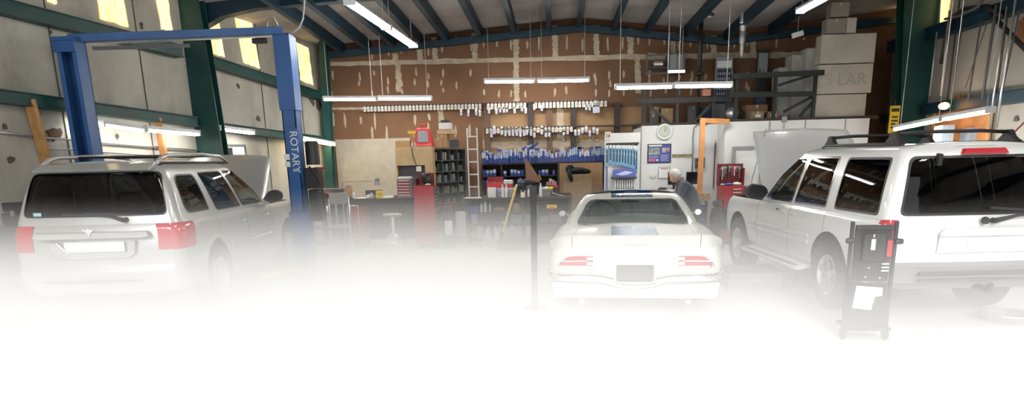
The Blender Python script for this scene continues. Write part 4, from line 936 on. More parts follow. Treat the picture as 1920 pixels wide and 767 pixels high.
for x in (-1.0, .2): obj('bracket', MB().prism([(-.1, -.2), (.19, 0), (-.1, 0)], x-.01, x+.01, 'x'), STEEL, t)
obj('support', MB().bar((-1.2, .15, -1.31), (-1.2, .15, 0), .06, .06), WOOD, t)
# yellow sign board by the column, hose bundle and brace
a, b = at(1665, 250, y=13.5), at(1689, 198, y=13.5)
t = thing('warning_sign', 'yellow sign with black marks hanging beside the broad green column', 'sign', ((a.x+b.x)/2, 13.5, a.z)); w, h = b.x-a.x, b.z-a.z
obj('panel', MB().box(-w/2, w/2, 0, .03, 0, h), YEL, t, bevel=.004); obj('header_strip', MB().box(-w/2+.02, w/2-.02, -.006, 0, h*.78, h*.9), BLK, t)
mb = MB(); 
for z in (.18, .3, .42, .56): mb.box(-w*.3, w*(.1+.25*(z*7 % 1)), -.006, 0, h*z, h*z+.03)
obj('printed_lines', mb, BLK, t); obj('hanger', MB().tube([(0, .015, h), (.12, .3, h+.12)], .006, 5), STEEL, t)
P = [at(*q, x=6.75) for q in ((1765, 120), (1775, 60), (1788, 30), (1810, 16), (1850, 12), (1880, 30))]
o = obj('hanging_hose', MB().tube([p-P[0] for p in P], .035, 8), BLK, smooth=True); o.location = P[0]; tag(o, 'thick black hose looped over the hanging rods at the right wall', 'hose')
P = [at(*q, x=6.6) for q in ((1772, 36), (1800, 30), (1835, 12), (1848, -10))]
o = obj('hanging_hose', MB().tube([p-P[0] for p in P], .022, 8), DGREY, smooth=True); o.location = P[0]; tag(o, 'thin dark hose below the thick loop at the top of the right wall', 'hose')
A, B = at(1856, 26, x=6.8), at(1925, 95, x=6.8); o = obj('mounted_brace', MB().bar(V((0, 0, 0)), B-A, .05, .05), BLK); o.location = A; tag(o, 'dark diagonal brace at the top right of the right wall', 'brace')
A, B = at(1925, 225, x=6.8), at(1888, 262, x=6.8); o = obj('wall_cable', MB().tube([V((0, 0, 0)), B-A], .012, 6), DRED); o.location = A; tag(o, 'dark red cable slanting down the right wall at the picture edge', 'cable')
P = [at(*q, x=6.97) for q in ((1925, 25), (1910, 40), (1904, 70), (1912, 88), (1925, 100))]
o = obj('rust_patch_panel', MB().add([tuple(p) for p in P]+[tuple(p+V((.02, 0, 0))) for p in P], [(0, 1, 2, 3, 4), (5, 6, 7, 8, 9)]+[(i, (i+1) % 5, (i+1) % 5+5, i+5) for i in range(5)]), mat('rust_brown_metal', (.22, .09, .04), .8, var=.3)); tag(o, 'rust-brown patch of metal at the upper right edge of the wall', 'panel')
# ================================================================== BACK OF THE SHOP, LEFT AND MIDDLE
def X(px, y, z=1.0):                                             # world x of a photo column at depth y
    return at(px, 300, y=y).x
def bottle(name, label, x, y, z, r, h, m, cap=WPL, group=None, cat='bottle', proto={}):
    key = (m.name, cap.name)
    if key not in proto:
        o = thing(name, label, cat, (x, y, z), 0, group)
        obj('body', MB().lathe([(0, 0), (.95, 0), (1, .03), (1, .62), (.85, .74), (.42, .84), (.38, .90), (0, .90)], n=14), m, o, smooth=50); obj('cap', MB().lathe([(0, 1), (.42, 1), (.45, .98), (.45, .88), (0, .88)], n=12), cap, o, smooth=50)
        proto[key] = o
    else: o = dup(proto[key], (x, y, z), 0, label, group); o.name = name
    o.scale = (r, r, h); return o
_J = {}
def jug(label, x, y, z, m, s=1., rz=0, group=None, capm=WPL):
    if m.name not in _J:
        o = thing('jug', label, 'jug', (x, y, z), rz, group)
        mb = MB(); rows = []
        for zz, w, d in ((0, .07, .045), (.01, .076, .05), (.17, .076, .05), (.21, .066, .045), (.25, .035, .03), (.265, .02, .02)):
            rows.append([(w*cos(2*pi*k/14)*(1 if abs(cos(2*pi*k/14)) < .8 else .97), d*sin(2*pi*k/14), zz) for k in range(15)])
        mb.grid(rows); mb.add(rows[0][:-1], [tuple(range(14))]); mb.add(rows[-1][:-1], [tuple(range(14))])
        obj('body', mb, m, o, smooth=50); obj('handle', MB().tube([(.03, 0, .25), (.065, 0, .235), (.078, 0, .19), (.07, 0, .14)], .011, 8), m, o, smooth=True); obj('cap', MB().lathe([(.019, 0), (.019, .022), (0, .022)], (0, 0, .263), 'z', 12), capm, o)
        obj('paper_label', MB().box(-.045, .045, -.054, -.050, .04, .13), PAPER, o)
        _J[m.name] = o
    else: o = dup(_J[m.name], (x, y, z), rz, label, group)
    o.scale = (s, s, s); return o
def bin_(name, label, x, y, z, w, d, h, m, cat='bin', group=None):
    o = thing(name, label, cat, (x, y, z), 0, group); t = .006; f = .86
    a = [(-w/2*f, -d/2*f, 0), (w/2*f, -d/2*f, 0), (w/2*f, d/2*f, 0), (-w/2*f, d/2*f, 0)]; b = [(-w/2, -d/2, h), (w/2, -d/2, h), (w/2, d/2, h), (-w/2, d/2, h)]
    c = [(p[0]*.96, p[1]*.96, h) for p in b]; e = [(p[0]*.95, p[1]*.95, .01) for p in a]
    mb = MB().add(a+b, [(0, 3, 2, 1)]+[(i, (i+1) % 4, (i+1) % 4+4, i+4) for i in range(4)]).add(b+c, [(i, (i+1) % 4, (i+1) % 4+4, i+4) for i in range(4)]).add(c+e, [(i, (i+1) % 4, (i+1) % 4+4, i+4) for i in range(4)]+[(4, 5, 6, 7)])
    obj('tub', mb, m, o, fix=False); mb = MB()
    for s in (-1, 1): mb.box(-w/2-.006, w/2+.006, s*d/2-.006, s*d/2+.006, h-.012, h+.006).box(s*w/2-.006, s*w/2+.006, -d/2, d/2, h-.012, h+.006)
    obj('rim', mb, m, o); return o
# ------------------------------------------------------------------ left workbench
YF = 13.35; ZB = at(700, 372, y=YF).z; xa, xb = X(592, YF), X(812, YF)
t = thing('workbench', 'long dark workbench in front of the beige panel in the left back corner', 'workbench', ((xa+xb)/2, YF+.4, 0)); w = (xb-xa)/2
obj('worktop', MB().box(-w, w, -.4, .17, ZB-.05, ZB), DWOOD, t, bevel=.004); obj('apron', MB().box(-w, w, -.38, -.34, ZB-.13, ZB-.05), DWOOD, t)
for z in (.12, .48): obj('shelf', MB().box(-w+.04, w-.04, -.36, .14, z, z+.03), DWOOD, t)
for x in (-w+.05, -.35*w, .33*w, w-.05):
    for y in (-.34, .12): obj('leg', MB().box(x-.04, x+.04, y-.04, y+.04, 0, ZB-.05), DWOOD, t)
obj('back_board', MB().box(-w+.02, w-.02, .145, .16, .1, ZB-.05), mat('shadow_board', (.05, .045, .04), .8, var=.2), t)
# red slim cabinet under the bench
x = X(672, YF); t = thing('cabinet', 'slim red steel cabinet under the left workbench behind the chrome stool', 'cabinet', (x, YF-.12, 0))
obj('body', MB().box(-.13, .13, -.2, .13, .04, ZB-.14), DRED, t, bevel=.006); obj('door', MB().box(-.12, .12, -.215, -.20, .06, ZB-.16), RED, t, bevel=.004); obj('handle', MB().box(.08, .095, -.235, -.215, .4, .52), CHR, t)
for s in (-1, 1): obj('foot', MB().box(s*.1-.02, s*.1+.02, -.17, -.13, 0, .04), BLK, t)
# things on the bench
def onb(px, dy=.25): return V((X(px, YF+dy), YF+dy, ZB))
p = onb(697); t = thing('monitor', 'black flat monitor lying tilted on the left workbench', 'monitor', p, .15)
obj('screen', MB().box(-.17, .17, -.012, .012, .05, .15, rot=M.Rotation(-.3, 3, 'X'), piv=(0, 0, .05)), BLK, t, bevel=.004); obj('stand', MB().lathe([(.07, 0), (.07, .008), (.012, .012), (.012, .07), (0, .07)]), BLK, t)
p = onb(707, .02); t = thing('yellow_sign', 'small bright yellow card standing on the left workbench', 'sign', p); obj('card', MB().box(-.07, .07, -.004, .004, .0, .145, rot=M.Rotation(-.08, 3, 'X'), piv=(0, 0, 0)), YEL, t); obj('easel_leg', MB().bar((0, .01, .12), (0, .06, 0), .02, .004), YEL, t); obj('print', MB().box(-.05, .05, -.012, -.009, .06, .10), mat('faded_print', (.5, .38, .05), .7), t)
p = onb(649, .3); t = thing('paper_bag', 'brown paper bag on the left end of the workbench', 'bag', p)
obj('bag', MB().add([(-.09, -.06, 0), (.09, -.06, 0), (.09, .06, 0), (-.09, .06, 0), (-.10, -.05, .12), (.10, -.05, .13), (.09, .05, .13), (-.09, .05, .12), (-.06, -.01, .22), (.07, -.01, .24), (.07, .01, .24), (-.06, .01, .22)], [(0, 3, 2, 1), (0, 1, 5, 4), (1, 2, 6, 5), (2, 3, 7, 6), (3, 0, 4, 7), (4, 5, 9, 8), (5, 6, 10, 9), (6, 7, 11, 10), (7, 4, 8, 11), (8, 9, 10, 11)]), CARD, t, bevel=.008); obj('opening_fold', MB().box(-.05, .06, -.02, .02, .225, .25), CARD, t)
for px, h, r, m, lab in ((658, .13, .03, WPL, 'white bottle beside the brown paper bag on the left workbench'), (686, .07, .04, WPL, 'white mug left of the tilted black monitor'), (692, .10, .045, mat('grey_white_tub', (.55, .55, .54), .5), 'pale tub right behind the white mug on the workbench'), (738, .05, .05, DRED, 'small dark red tin near the right end of the left workbench'), (744, .11, .025, WPL, 'slim white bottle at the right end of the left workbench')):
    p = onb(px, .1); bottle('bottle' if h > .1 else 'mug', lab, p.x, p.y, p.z, r, h, m, m if h < .1 else WPL, cat='bottle' if h > .1 else 'mug')
for i, (px0, px1, h, m, lab) in enumerate(((622, 655, .035, DGREY, 'dark flat tray on the left end of the workbench'), (662, 682, .015, PAPER, 'loose white papers on the left workbench'), (716, 734, .035, PAPER, 'stack of papers right of the yellow card on the workbench'))):
    a, b = X(px0, YF+.05), X(px1, YF+.05); o = thing('tray' if i == 0 else 'paper_stack', lab, 'tray' if i == 0 else 'papers', ((a+b)/2, YF+.05, ZB)); ww = (b-a)/2
    obj('base' if i == 0 else 'sheets', MB().box(-ww, ww, -.14, .14, 0, h*.5), m, o, bevel=.002); obj('rim' if i == 0 else 'top_sheet', MB().box(-ww*.9, ww*.95, -.13, .12, h*.5, h), m, o, bevel=.002)
# swivel wall lamp over the bench
A, B = at(641, 341, y=13.95), at(700, 342, y=13.95); t = thing('swing_lamp', 'thin horizontal swing arm lamp above the left workbench', 'lamp', A); L = (B-A).length
obj('arm', MB().tube([(0, 0, 0), (L, 0, 0), (L+.05, 0, -.03)], .008, 6), STEEL, t); obj('head', MB().lathe([(.03, 0), (.07, -.10), (.06, -.10), (0, -.03)], (L+.08, 0, .02), 'z', 14).box(L+.04, L+.12, -.03, .03, 0, .05), GREYP, t, smooth=40); obj('post', MB().tube([(0, 0, 0), (0, .0, ZB-A.z)], .01, 6), STEEL, t)
# dark cardboard-topped clutter at the left end, beside the lift post
t = thing('work_cart', 'black cart with a cardboard sheet on top just right of the blue lift post', 'cart', (X(600, 12.6), 12.6, 0)); zc = at(600, 372, y=12.6).z
obj('top_tray', MB().box(-.33, .33, -.25, .25, zc-.05, zc), BLK, t, bevel=.008)
for z in (.15, .45): obj('shelf', MB().box(-.31, .31, -.24, .24, z, z+.03), DGREY, t)
for sx in (-1, 1):
    for sy in (-1, 1): obj('leg', MB().box(sx*.3-.018, sx*.3+.018, sy*.22-.018, sy*.22+.018, .05, zc-.05), STEEL, t); obj('caster', MB().lathe([(0, -.015), (.035, -.015), (.035, .015), (0, .015)], (sx*.3, sy*.22, .036), 'x', 12), RUB, t)
cs = obj('cardboard_sheet', MB().box(-.2, .18, -.13, .13, 0, .012, rot=M.Rotation(-.35, 3, 'X') @ M.Rotation(.12, 3, 'Y')), CARD); place(cs, (X(611, 12.5), 12.5, zc+.06), -.25); tag(cs, 'loose pale brown cardboard sheet lying on the black cart', 'cardboard')
for (dx, h, m, lab) in ((-.05, .14, DRED, 'dark red coat heap on the black cart'), ):
    o = obj('coat_heap', MB().sphere((0, 0, .07), .16, 14, sc=(1.3, .7, .6)).sphere((.16, .02, .06), .11, 12, sc=(1.2, .8, .6)), mat('maroon_cloth', (.12, .03, .04), .9, bump=.4, scale=20), smooth=True); place(o, (X(596, 12.6)+dx, 12.72, zc-.012)); tag(o, lab, 'coat')
o = thing('storage_case', 'flat black case lying on the left end of the workbench', 'case', (X(616, YF+.35), YF+.38, ZB)); obj('shell', MB().box(-.25, .25, -.14, .14, 0, .12), BLK, o, bevel=.01); obj('lid', MB().box(-.27, .27, -.15, .15, .12, .19), DGREY, o, bevel=.01)
# chrome chair and stool
def stool():
    x = X(732, 12.1); zt = at(726, 401, y=12.1).z; t = thing('stool', 'round grey workshop stool with a chrome foot ring before the left workbench', 'stool', (x-.03, 12.1, 0))
    obj('seat', MB().lathe([(0, -.05), (.14, -.05), (.17, -.03), (.17, -.01), (.15, 0), (0, .005)], (0, 0, zt), 'z', 24), mat('grey_vinyl', (.30, .28, .27), .5), t, smooth=40)
    obj('column', MB().lathe([(.045, zt-.22), (.045, zt-.06), (.07, zt-.05), (0, zt-.05)], n=16).lathe([(.03, .12), (.03, zt-.2)], n=12), CHR, t, smooth=40)
    for k in range(4):
        a = pi/4+k*pi/2; obj('leg', MB().tube([(.03*cos(a), .03*sin(a), .38), (.17*cos(a), .17*sin(a), .25), (.25*cos(a), .25*sin(a), 0.01)], .012, 8), CHR, t, smooth=True)
    obj('foot_ring', ring_mesh(.21, .011, (0, 0, 0)).xf(M.Translation(V((0, 0, .22))) @ M.Rotation(pi/2, 4, 'X')), CHR, t, smooth=True)
    obj('lever', MB().tube([(.03, 0, zt-.08), (-.16, -.02, zt-.12)], .006, 6), CHR, t)
stool()
t = thing('chair', 'high chrome-framed chair with grey seat beside the blue lift post', 'chair', (X(628, 11.75), 11.75, 0), .25); zb_ = at(628, 382, y=11.75).z
obj('backrest', MB().box(-.16, .16, .12, .15, zb_-.02, zb_+.18), mat('grey_vinyl', (.30, .28, .27), .5), t, bevel=.02); obj('seat', MB().box(-.18, .18, -.18, .16, .52, .57), mat('grey_vinyl', (1, 1, 1)), t, bevel=.02)
for sx in (-1, 1):
    obj('leg', MB().tube([(sx*.17, .15, zb_+.1), (sx*.17, .14, .5), (sx*.19, .19, .01)], .011, 8), CHR, t, smooth=True); obj('leg', MB().tube([(sx*.17, -.15, .52), (sx*.19, -.19, .01)], .011, 8), CHR, t, smooth=True)
    obj('armrest', MB().tube([(sx*.18, .14, zb_-.03), (sx*.19, -.1, zb_-.04), (sx*.18, -.16, .54)], .010, 8), CHR, t, smooth=True)
[obj('foot_bar', MB().tube([(-.18, q, .24), (.18, q, .24)], .01, 8), CHR, t) for q in (-.17, .17)]
t = thing('hand_cart', 'grey wheeled creeper frame standing on edge beside the high chair', 'cart', (X(655, 12.75), 12.72, 0)); 
for s in (-1, 1): obj('upright', MB().tube([(s*.10, 0, .06), (s*.10, 0, .85)], .014, 8), STEEL, t); obj('caster_wheel', MB().lathe([(0, -.012), (.035, -.012), (.035, .012), (0, .012)], (s*.10, 0, .036), 'x', 12), RUB, t)
obj('crossbar', MB().tube([(-.1, 0, .84), (.1, 0, .84)], .014, 8).tube([(-.1, 0, .3), (.1, 0, .3)], .012, 8), STEEL, t)
# ------------------------------------------------------------------ red tool chests
def chest(name, label, cx, y, w, d, z0, z1, n, m, front, side='f', casters=False, drawerm=None, rz=0):
    t = thing(name, label, 'tool chest', (cx, y, z0), rz); h = z1-z0; b = .07 if casters else 0
    obj('body', MB().box(-w/2, w/2, -d/2, d/2, b, h), m, t, bevel=.008)
    for i in range(n):
        a = b+.02+(h-b-.04)*i/n; c = b+.02+(h-b-.04)*(i+1)/n-.012
        if side == 'f': dd = obj('drawer', MB().box(-w/2+.015, w/2-.015, -d/2-.012, -d/2+.002, a, c), drawerm or m, t, bevel=.003); obj('handle', MB().box(-w/2+.03, w/2-.03, -d/2-.022, -d/2-.010, c-.02, c-.006), front, dd)
        else: dd = obj('drawer', MB().box(w/2-.002, w/2+.012, -d/2+.015, d/2-.015, a, c), drawerm or m, t, bevel=.003); obj('handle', MB().box(w/2+.010, w/2+.024, -d/2+.03, d/2-.03, c-.02, c-.006), front, dd)
    if casters:
        for sx in (-1, 1):
            for sy in (-1, 1): obj('caster', MB().lathe([(0, -.018), (.034, -.018), (.034, .018), (0, .018)], (sx*(w/2-.06), sy*(d/2-.06), .035), 'x', 12), RUB, t)
    return t
yc = 12.8
cx = (X(771, yc)+X(812, yc))/2; wch = X(815, yc)-X(773, yc); zt = at(790, 350, y=yc).z
chest('tool_chest', 'tall dark red rolling tool chest right of the left workbench', cx, yc+.25, wch, .52, 0, zt*.66, 6, RED, CHR, 's', True, BLK)
chest('tool_chest', 'red middle chest standing on the tall rolling tool chest', cx-.01, yc+.26, wch*.92, .44, zt*.66, zt, 5, RED, CHR, 's', False, BLK)
chest('tool_chest', 'lower red cabinet with dark drawers right of the tall red chest', X(829, 13.0), 13.66, .24, .6, 0, at(820, 385, y=13.0).z, 5, DRED, GREYP, 'f', True, BLK)
a = X(741, 13.27); b = X(768, 13.27); z1 = at(750, 335, y=13.27).z
chest('tool_chest', 'small grey and red drawer chest at the right end of the left workbench', (a+b)/2, 13.42, b-a, .3, ZB, z1, 6, GREYP, WPL, 'f', False, RED)
t = thing('tool_tray', 'open dark red tray with a black tool bundle on top of the tall red chest', 'tray', (cx-.02, yc+.25, zt)); 
obj('tray', MB().box(-.16, .16, -.16, .16, 0, .02).box(-.16, -.14, -.16, .16, .02, .14).box(-.14, .16, .14, .16, .02, .24), DRED, t, bevel=.003); obj('tool_bundle', MB().sphere((.04, .02, .10), .09, 10, sc=(1, .8, 1)).sphere((.0, -.02, .18), .06, 10).tube([(.05, 0, .2), (.12, -.05, .24)], .015, 6), BLK, t, smooth=True); obj('rag', MB().sphere((.08, -.12, .03), .05, 10, sc=(1.2, .6, .4)), mat('cream_rag', (.6, .58, .42), .9), t, smooth=True)
o = obj('newspaper_stack', MB().box(-.13, .13, -.12, .12, 0, .015).box(-.12, .125, -.11, .11, .015, .03, rot=M.Rotation(.1, 3, 'Z')), PAPER); place(o, ((a+b)/2, 13.42, z1)); tag(o, 'white papers on the small drawer chest beside the plywood cabinet', 'papers')
# ------------------------------------------------------------------ plywood cabinet with things on top
y = 13.62; xa, xb = X(742, y), X(811, y); zp = at(776, 277, y=y).z; zo = at(776, 310, y=y).z; xo = X(796, y)
t = thing('plywood_cabinet', 'tall pale plywood cabinet behind the red tool chests', 'cabinet', ((xa+xb)/2, y+.15, 0)); w = (xb-xa)/2; xo -= (xa+xb)/2
zb0 = ZB+.002; obj('upper_panel', MB().box(-w, w, -.15, -.13, zo, zp), PLY, t); obj('side_stile', MB().box(xo, w, -.15, -.13, zb0, zo), PLY, t); [obj('side_panel', MB().box(q, q+.02, -.13, .15, zb0, zp), PLY, t) for q in (w-.02, -w)]; obj('top_board', MB().box(-w, w, -.15, .15, zp, zp+.02), PLY, t); obj('back_board', MB().box(-w, w, .13, .15, zb0, zp), GREYP, t)
obj('note', MB().box(.03, .13, -.135, -.131, zo-.12, zo-.02), PAPER, t); obj('hanging_cable', MB().tube([(-.03, -.17, zp), (-.02, -.17, zp-.12), (.02, -.165, zp-.28), (.05, -.17, zp-.33)], .008, 6), BLK, t)
zt2 = zp+.02
carton('carton', 'flat orange-tan carton on the left end of the plywood cabinet', 741, 264, 768, y+.02, .26, mat('orange_card', (.50, .30, .13), .8), z=zt2)
hh0 = at(813, 277, y=13.95).z+.004
# red portable heater/light
p = V((X(797, y+.1), y+.14, zt2)); h = at(797, 233, y=y+.1).z-zt2; t = thing('portable_heater', 'red portable heater with grey grille on top of the plywood cabinet', 'heater', p)
obj('body', MB().add([(-.17, -.14, 0), (.17, -.14, 0), (.17, .14, 0), (-.17, .14, 0), (-.17, -.12, .05), (.17, -.12, .05), (.17, .12, .05), (-.17, .12, .05), (-.14, -.10, h*.78), (.12, -.10, h*.78), (.12, .10, h*.78), (-.14, .10, h*.78), (-.09, -.06, h*.84), (.07, -.06, h*.84), (.07, .06, h*.84), (-.09, .06, h*.84)], [(0, 3, 2, 1)]+[(i+4*j, (i+1) % 4+4*j, (i+1) % 4+4*j+4, i+4*j+4) for j in range(3) for i in range(4)]+[(12, 13, 14, 15)]), BRED, t, bevel=.012)
obj('grille', MB().add([(-.11, -.125, .08), (.10, -.125, .08), (.085, -.112, h*.70), (-.10, -.112, h*.70), (-.11, -.135, .08), (.10, -.135, .08), (.085, -.120, h*.70), (-.10, -.120, h*.70)], [(0, 1, 2, 3), (4, 5, 6, 7), (0, 1, 5, 4), (2, 3, 7, 6), (0, 3, 7, 4), (1, 2, 6, 5)]), mat('grey_mesh_grille', (.28, .30, .32), .5, var=.2, scale=30), t)
obj('handle', MB().tube([(-.07, 0, h*.82), (-.07, 0, h), (.05, 0, h), (.05, 0, h*.82)], .014, 8), BRED, t, smooth=True)
o = obj('level_box', MB().box(-.12, .12, -.05, .05, 0, .05).box(-.13, .13, -.06, .06, .05, .06), YEL, bevel=.006)
carton('carton', 'small brown carton right behind the red heater', 813, 258, 829, 14.1, .2, CARD, z=hh0)
bx = carton('carton', 'brown box under the yellow case, left of the red heater', 768, 252, 784, y+.16, .13, CARD, z=zt2); place(o, (bx.location.x, bx.location.y, at(776, 252, y=y+.16).z+.006)); tag(o, 'yellow case lying on a carton left of the red heater', 'case')
for px in (776, 781): 
    pp = V((X(px, y+.08), y-.015+.03*(px > 777), zt2)); bottle('can', 'small pale can at the foot of the red heater, '+('left' if px == 776 else 'right')+' of two', pp.x, pp.y, pp.z, .02, .09, mat('pale_can', (.5, .47, .36), .5), cat='can')
# ------------------------------------------------------------------ dark pigeon-hole shelving, angled towards the middle
def pigeon(name, label, p0, p1, depth, h, rows, cols, m, loc_z=0, items=True):
    """bank of pigeon holes whose open front runs from p0 to p1"""
    d = V((p1[0]-p0[0], p1[1]-p0[1], 0)); L = d.length; a = atan2(d.y, d.x); t = thing(name, label, 'shelving', (p0[0], p0[1], loc_z), a)
    for i in range(rows+1): obj('shelf', MB().box(0, L, 0, depth, .05+(h-.07)*i/rows, .07+(h-.07)*i/rows), m, t)
    for j in range(cols+1): obj('divider', MB().box((L-.015)*j/cols, (L-.015)*j/cols+.015, 0.002, depth, 0, h), m, t)
    obj('back_sheet', MB().box(0, L, depth, depth+.01, 0, h), m, t)
    return t, d.normalized(), L
A0 = (X(813, 13.9), 13.95); A1 = (X(872, 14.9), 15.0)
hh = at(813, 277, y=13.95).z
t, d, L = pigeon('parts_shelving', 'dark grey pigeon-hole shelving receding beside the plywood cabinet', A0, A1, .35, hh-.02, 8, 4, GRN2)
nrm = V((-d.y, d.x, 0)); kinds = [mat('pale_grey_blue_packet', (.20, .23, .27), .6), mat('dusky_pink_packet', (.30, .20, .18), .6), GREYP, mat('dull_paper', (.30, .29, .26), .8), DGREY, mat('dull_lime_packet', (.28, .31, .17), .6), GRN2]
SP = MB().box(-.5, .5, -.5, .5, 0, 1).box(-.51, .51, -.52, -.5, .55, .9)
prot = {}
n = 0
for r in range(8):
    for c in range(4):
        if r in (0,) : continue
        for q in range(3):
            if random.random() < .72:
                k_ = kinds[(r*3+c+q) % 7] if r not in (5, 4) else random.choice(kinds[:2]+kinds[5:6]+kinds[3:4])
                if k_.name not in prot: o = obj('parts_packet', SP, k_, bevel=0); prot[k_.name] = o
                else: o = prot[k_.name].copy(); COL.objects.link(o)
                s = L/4; u = s*(c+.22+.27*q); z = .07+(hh-.09)*r/8; pos = V((A0[0], A0[1], 0))+d*u+nrm*random.uniform(.06, .12)
                o.location = (pos.x, pos.y, z+.001); o.rotation_euler = (0, 0, atan2(d.y, d.x)); o.scale = (s*.2, .08, random.uniform(.08, .17)); tag(o, 'small parts packets in the dark pigeon-hole shelving', 'packet', 'packets in the pigeon holes')
# stack on the shelving
zs = hh
carton('carton', 'brown carton on the shelving under the flat tray', 818, 252, 838, 14.15, .3, CARD, z=zs-.0)
zc2 = at(828, 252, y=14.15).z+.004
c2 = carton('carton_tray', 'open tan carton tray on top of the pigeon-hole shelving', 819, 243, 853, 14.15, .3, mat('tan_card', (.52, .38, .22), .8), z=zc2)
zc3 = at(828, 243, y=14.15).z+.004
carton('file_box', 'white flat box near the top of the stack on the shelving', 822, 230, 845, 14.17, .28, WPL, z=zc3, tape=False)
zc4 = at(828, 230, y=14.17).z+.004
carton('dark_box', 'black flat box topping the stack on the shelving', 826, 225, 840, 14.2, .2, BLK, z=zc4, tape=False)
carton('dark_box', 'dark box at the right end of the shelving top', 842, 262, 858, 14.55, .2, DGREY, z=hh, tape=False)
# blue and white bins low on the floor by the shelving
t = thing('fuel_can', 'square white can standing on the floor at the foot of the shelving', 'can', (X(862, 13.6), 13.62, 0)); zz = at(862, 395, y=13.6).z; obj('body', MB().box(-.14, .14, -.09, .09, zz-.52, zz-.02), WPL, t, bevel=.02); obj('stand', MB().box(-.15, .15, -.1, .1, 0, zz-.52), DGREY, t, bevel=.006); obj('spout', MB().lathe([(.03, 0), (.03, .03), (0, .03)], (.08, 0, zz-.02)), BLK, t)
t = thing('paint_can', 'small white square container right of the lower red cabinet', 'can', (X(836, 12.9), 12.88, 0)); obj('body', MB().box(-.07, .07, -.06, .06, .25, .52), WPL, t, bevel=.01); obj('stand', MB().box(-.09, .09, -.08, .08, .0, .25), DGREY, t, bevel=.01); obj('cap', MB().lathe([(.02, 0), (.02, .03), (0, .03)], (0, 0, .52)), BLK, t)
# ------------------------------------------------------------------ step ladder against the counter
y = 13.6; ZL0 = at(965, 371, y=13.3).z; x0, x1 = X(878, y), X(896, y); zt = at(887, 240, y=y).z; t = thing('ladder', 'upright grey metal ladder between the shelving and the parts counter', 'ladder', ((x0+x1)/2, y, ZL0)); w = (x1-x0)/2
for s in (-1, 1): obj('rail', MB().box(s*w-.012, s*w+.012, -.03, .03, 0, zt-ZL0), STEEL, t)
for i in range(11):
    if .2+.24*i < zt-ZL0: obj('rung', MB().box(-w, w, -.025, .025, .2+.24*i, .225+.24*i), STEEL, t)
# ================================================================== PARTS COUNTER, MIDDLE
YC = 13.3; ZC = at(965, 371, y=YC).z; xa, xb = X(868, YC), X(1072, YC)
t = thing('parts_counter', 'long dark counter with open shelves in the middle of the back wall', 'counter', ((xa+xb)/2, YC, 0)); w = (xb-xa)/2
obj('worktop', MB().box(-w, w, 0, 1.5, ZC-.04, ZC), DWOOD, t, bevel=.004)
zsh = [at(960, 455, y=YC).z, at(960, 430, y=YC).z, at(960, 396, y=YC).z]
zl = [.10, at(960, 433, y=YC+.1).z-.03 if False else .40, at(960, 398, y=YC).z]
for z in zl: obj('shelf', MB().box(-w+.08, w-.02, .03, .55, z-.025, z), DWOOD, t)
for px in (872, 979, 1068):
    x = X(px, YC)-(xa+xb)/2
    obj('upright', MB().box(x-.03, x+.03, .0, .6, 0, ZC-.04), DWOOD, t)
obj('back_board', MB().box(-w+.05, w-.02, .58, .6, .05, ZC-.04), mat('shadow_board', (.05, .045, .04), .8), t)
for x in (-w+.1, w-.1): obj('rear_leg', MB().box(x-.04, x+.04, 1.35, 1.45, 0, ZC-.04), DWOOD, t)
def onc(px, dy=.2, z=None): return V((X(px, YC+dy), YC+dy, ZC if z is None else z))
# lower shelf: jugs
WJ = mat('translucent_white_jug', (.62, .64, .66), .35); RJ = mat('red_jug', (.55, .06, .05), .4); BJ = mat('blue_jug', (.05, .18, .55), .4); OJ = mat('amber_jug', (.60, .35, .18), .4)
for px, m, s, lab in ((883, RJ, 1.05, 'red jug at the left end of the lowest counter shelf'), (894, WJ, 1.15, 'white jug right next to the red jug on the lowest shelf'), (912, BJ, 1.05, 'blue jug on the lowest counter shelf'), (944, WJ, 1.05, 'white jug just right of the yellow jack handle on the lowest shelf'), (957, WJ, 1.15, 'white jug left of the amber jug on the lowest shelf'), (963, OJ, .9, 'amber jug between two white jugs on the lowest shelf'), (971, WJ, 1.1, 'white jug right of the amber jug on the lowest shelf')):
    p = onc(px, .16 if m != OJ else .30, zl[0]); jug(lab, p.x, p.y, p.z, m, s*.84)
for px, m, lab in ((925, WPL, 'slim white bottle below the parts counter right of the blue jug'), (934, WPL, 'slim white bottle below the parts counter left of the jack handle'), (982, WJ, 'first pale bottle right of the white jugs on the lowest shelf'), (987, WJ, 'second pale bottle right of the white jugs on the lowest shelf'), (992, WJ, 'third pale bottle right of the white jugs on the lowest shelf')):
    p = onc(px, .15, zl[0]); bottle('bottle', lab, p.x, p.y, p.z, .028, .30, m)
# middle shelf
p = onc(886, .2, zl[1]); bin_('blue_bucket', 'pale blue bucket on the middle counter shelf, left end', p.x, p.y, p.z, .12, .12, .19, mat('pale_blue_plastic', (.28, .38, .58), .5), 'bucket')
gp = mat('translucent_grey_plastic', (.22, .23, .24), .4)
for i, (px0, px1, zz, h, lab) in enumerate(((956, 977, 1, .16, 'grey plastic bin on the middle counter shelf left of the upright'), (983, 1003, 1, .16, 'grey plastic bin on the middle counter shelf behind the black stand'), (1030, 1052, 1, .16, 'wide grey plastic bin on the middle counter shelf right of the stand'), (1012, 1028, 1, .11, 'small grey bin right of the black stand on the middle shelf'))):
    a, b = X(px0, YC+.1), X(px1, YC+.1); bin_('plastic_bin', lab, (a+b)/2, YC+.26, zl[zz], b-a, .32, h, gp)
for i, (px0, px1, lab) in enumerate(((958, 976, 'dark bin stacked on the grey bin left of the upright'), (986, 1002, 'dark bin stacked on the grey bin behind the black stand'))):
    a, b = X(px0, YC+.1), X(px1, YC+.1); bin_('plastic_bin', lab, (a+b)/2, YC+.26, zl[1]+.167, b-a, .28, .10, DGREY)
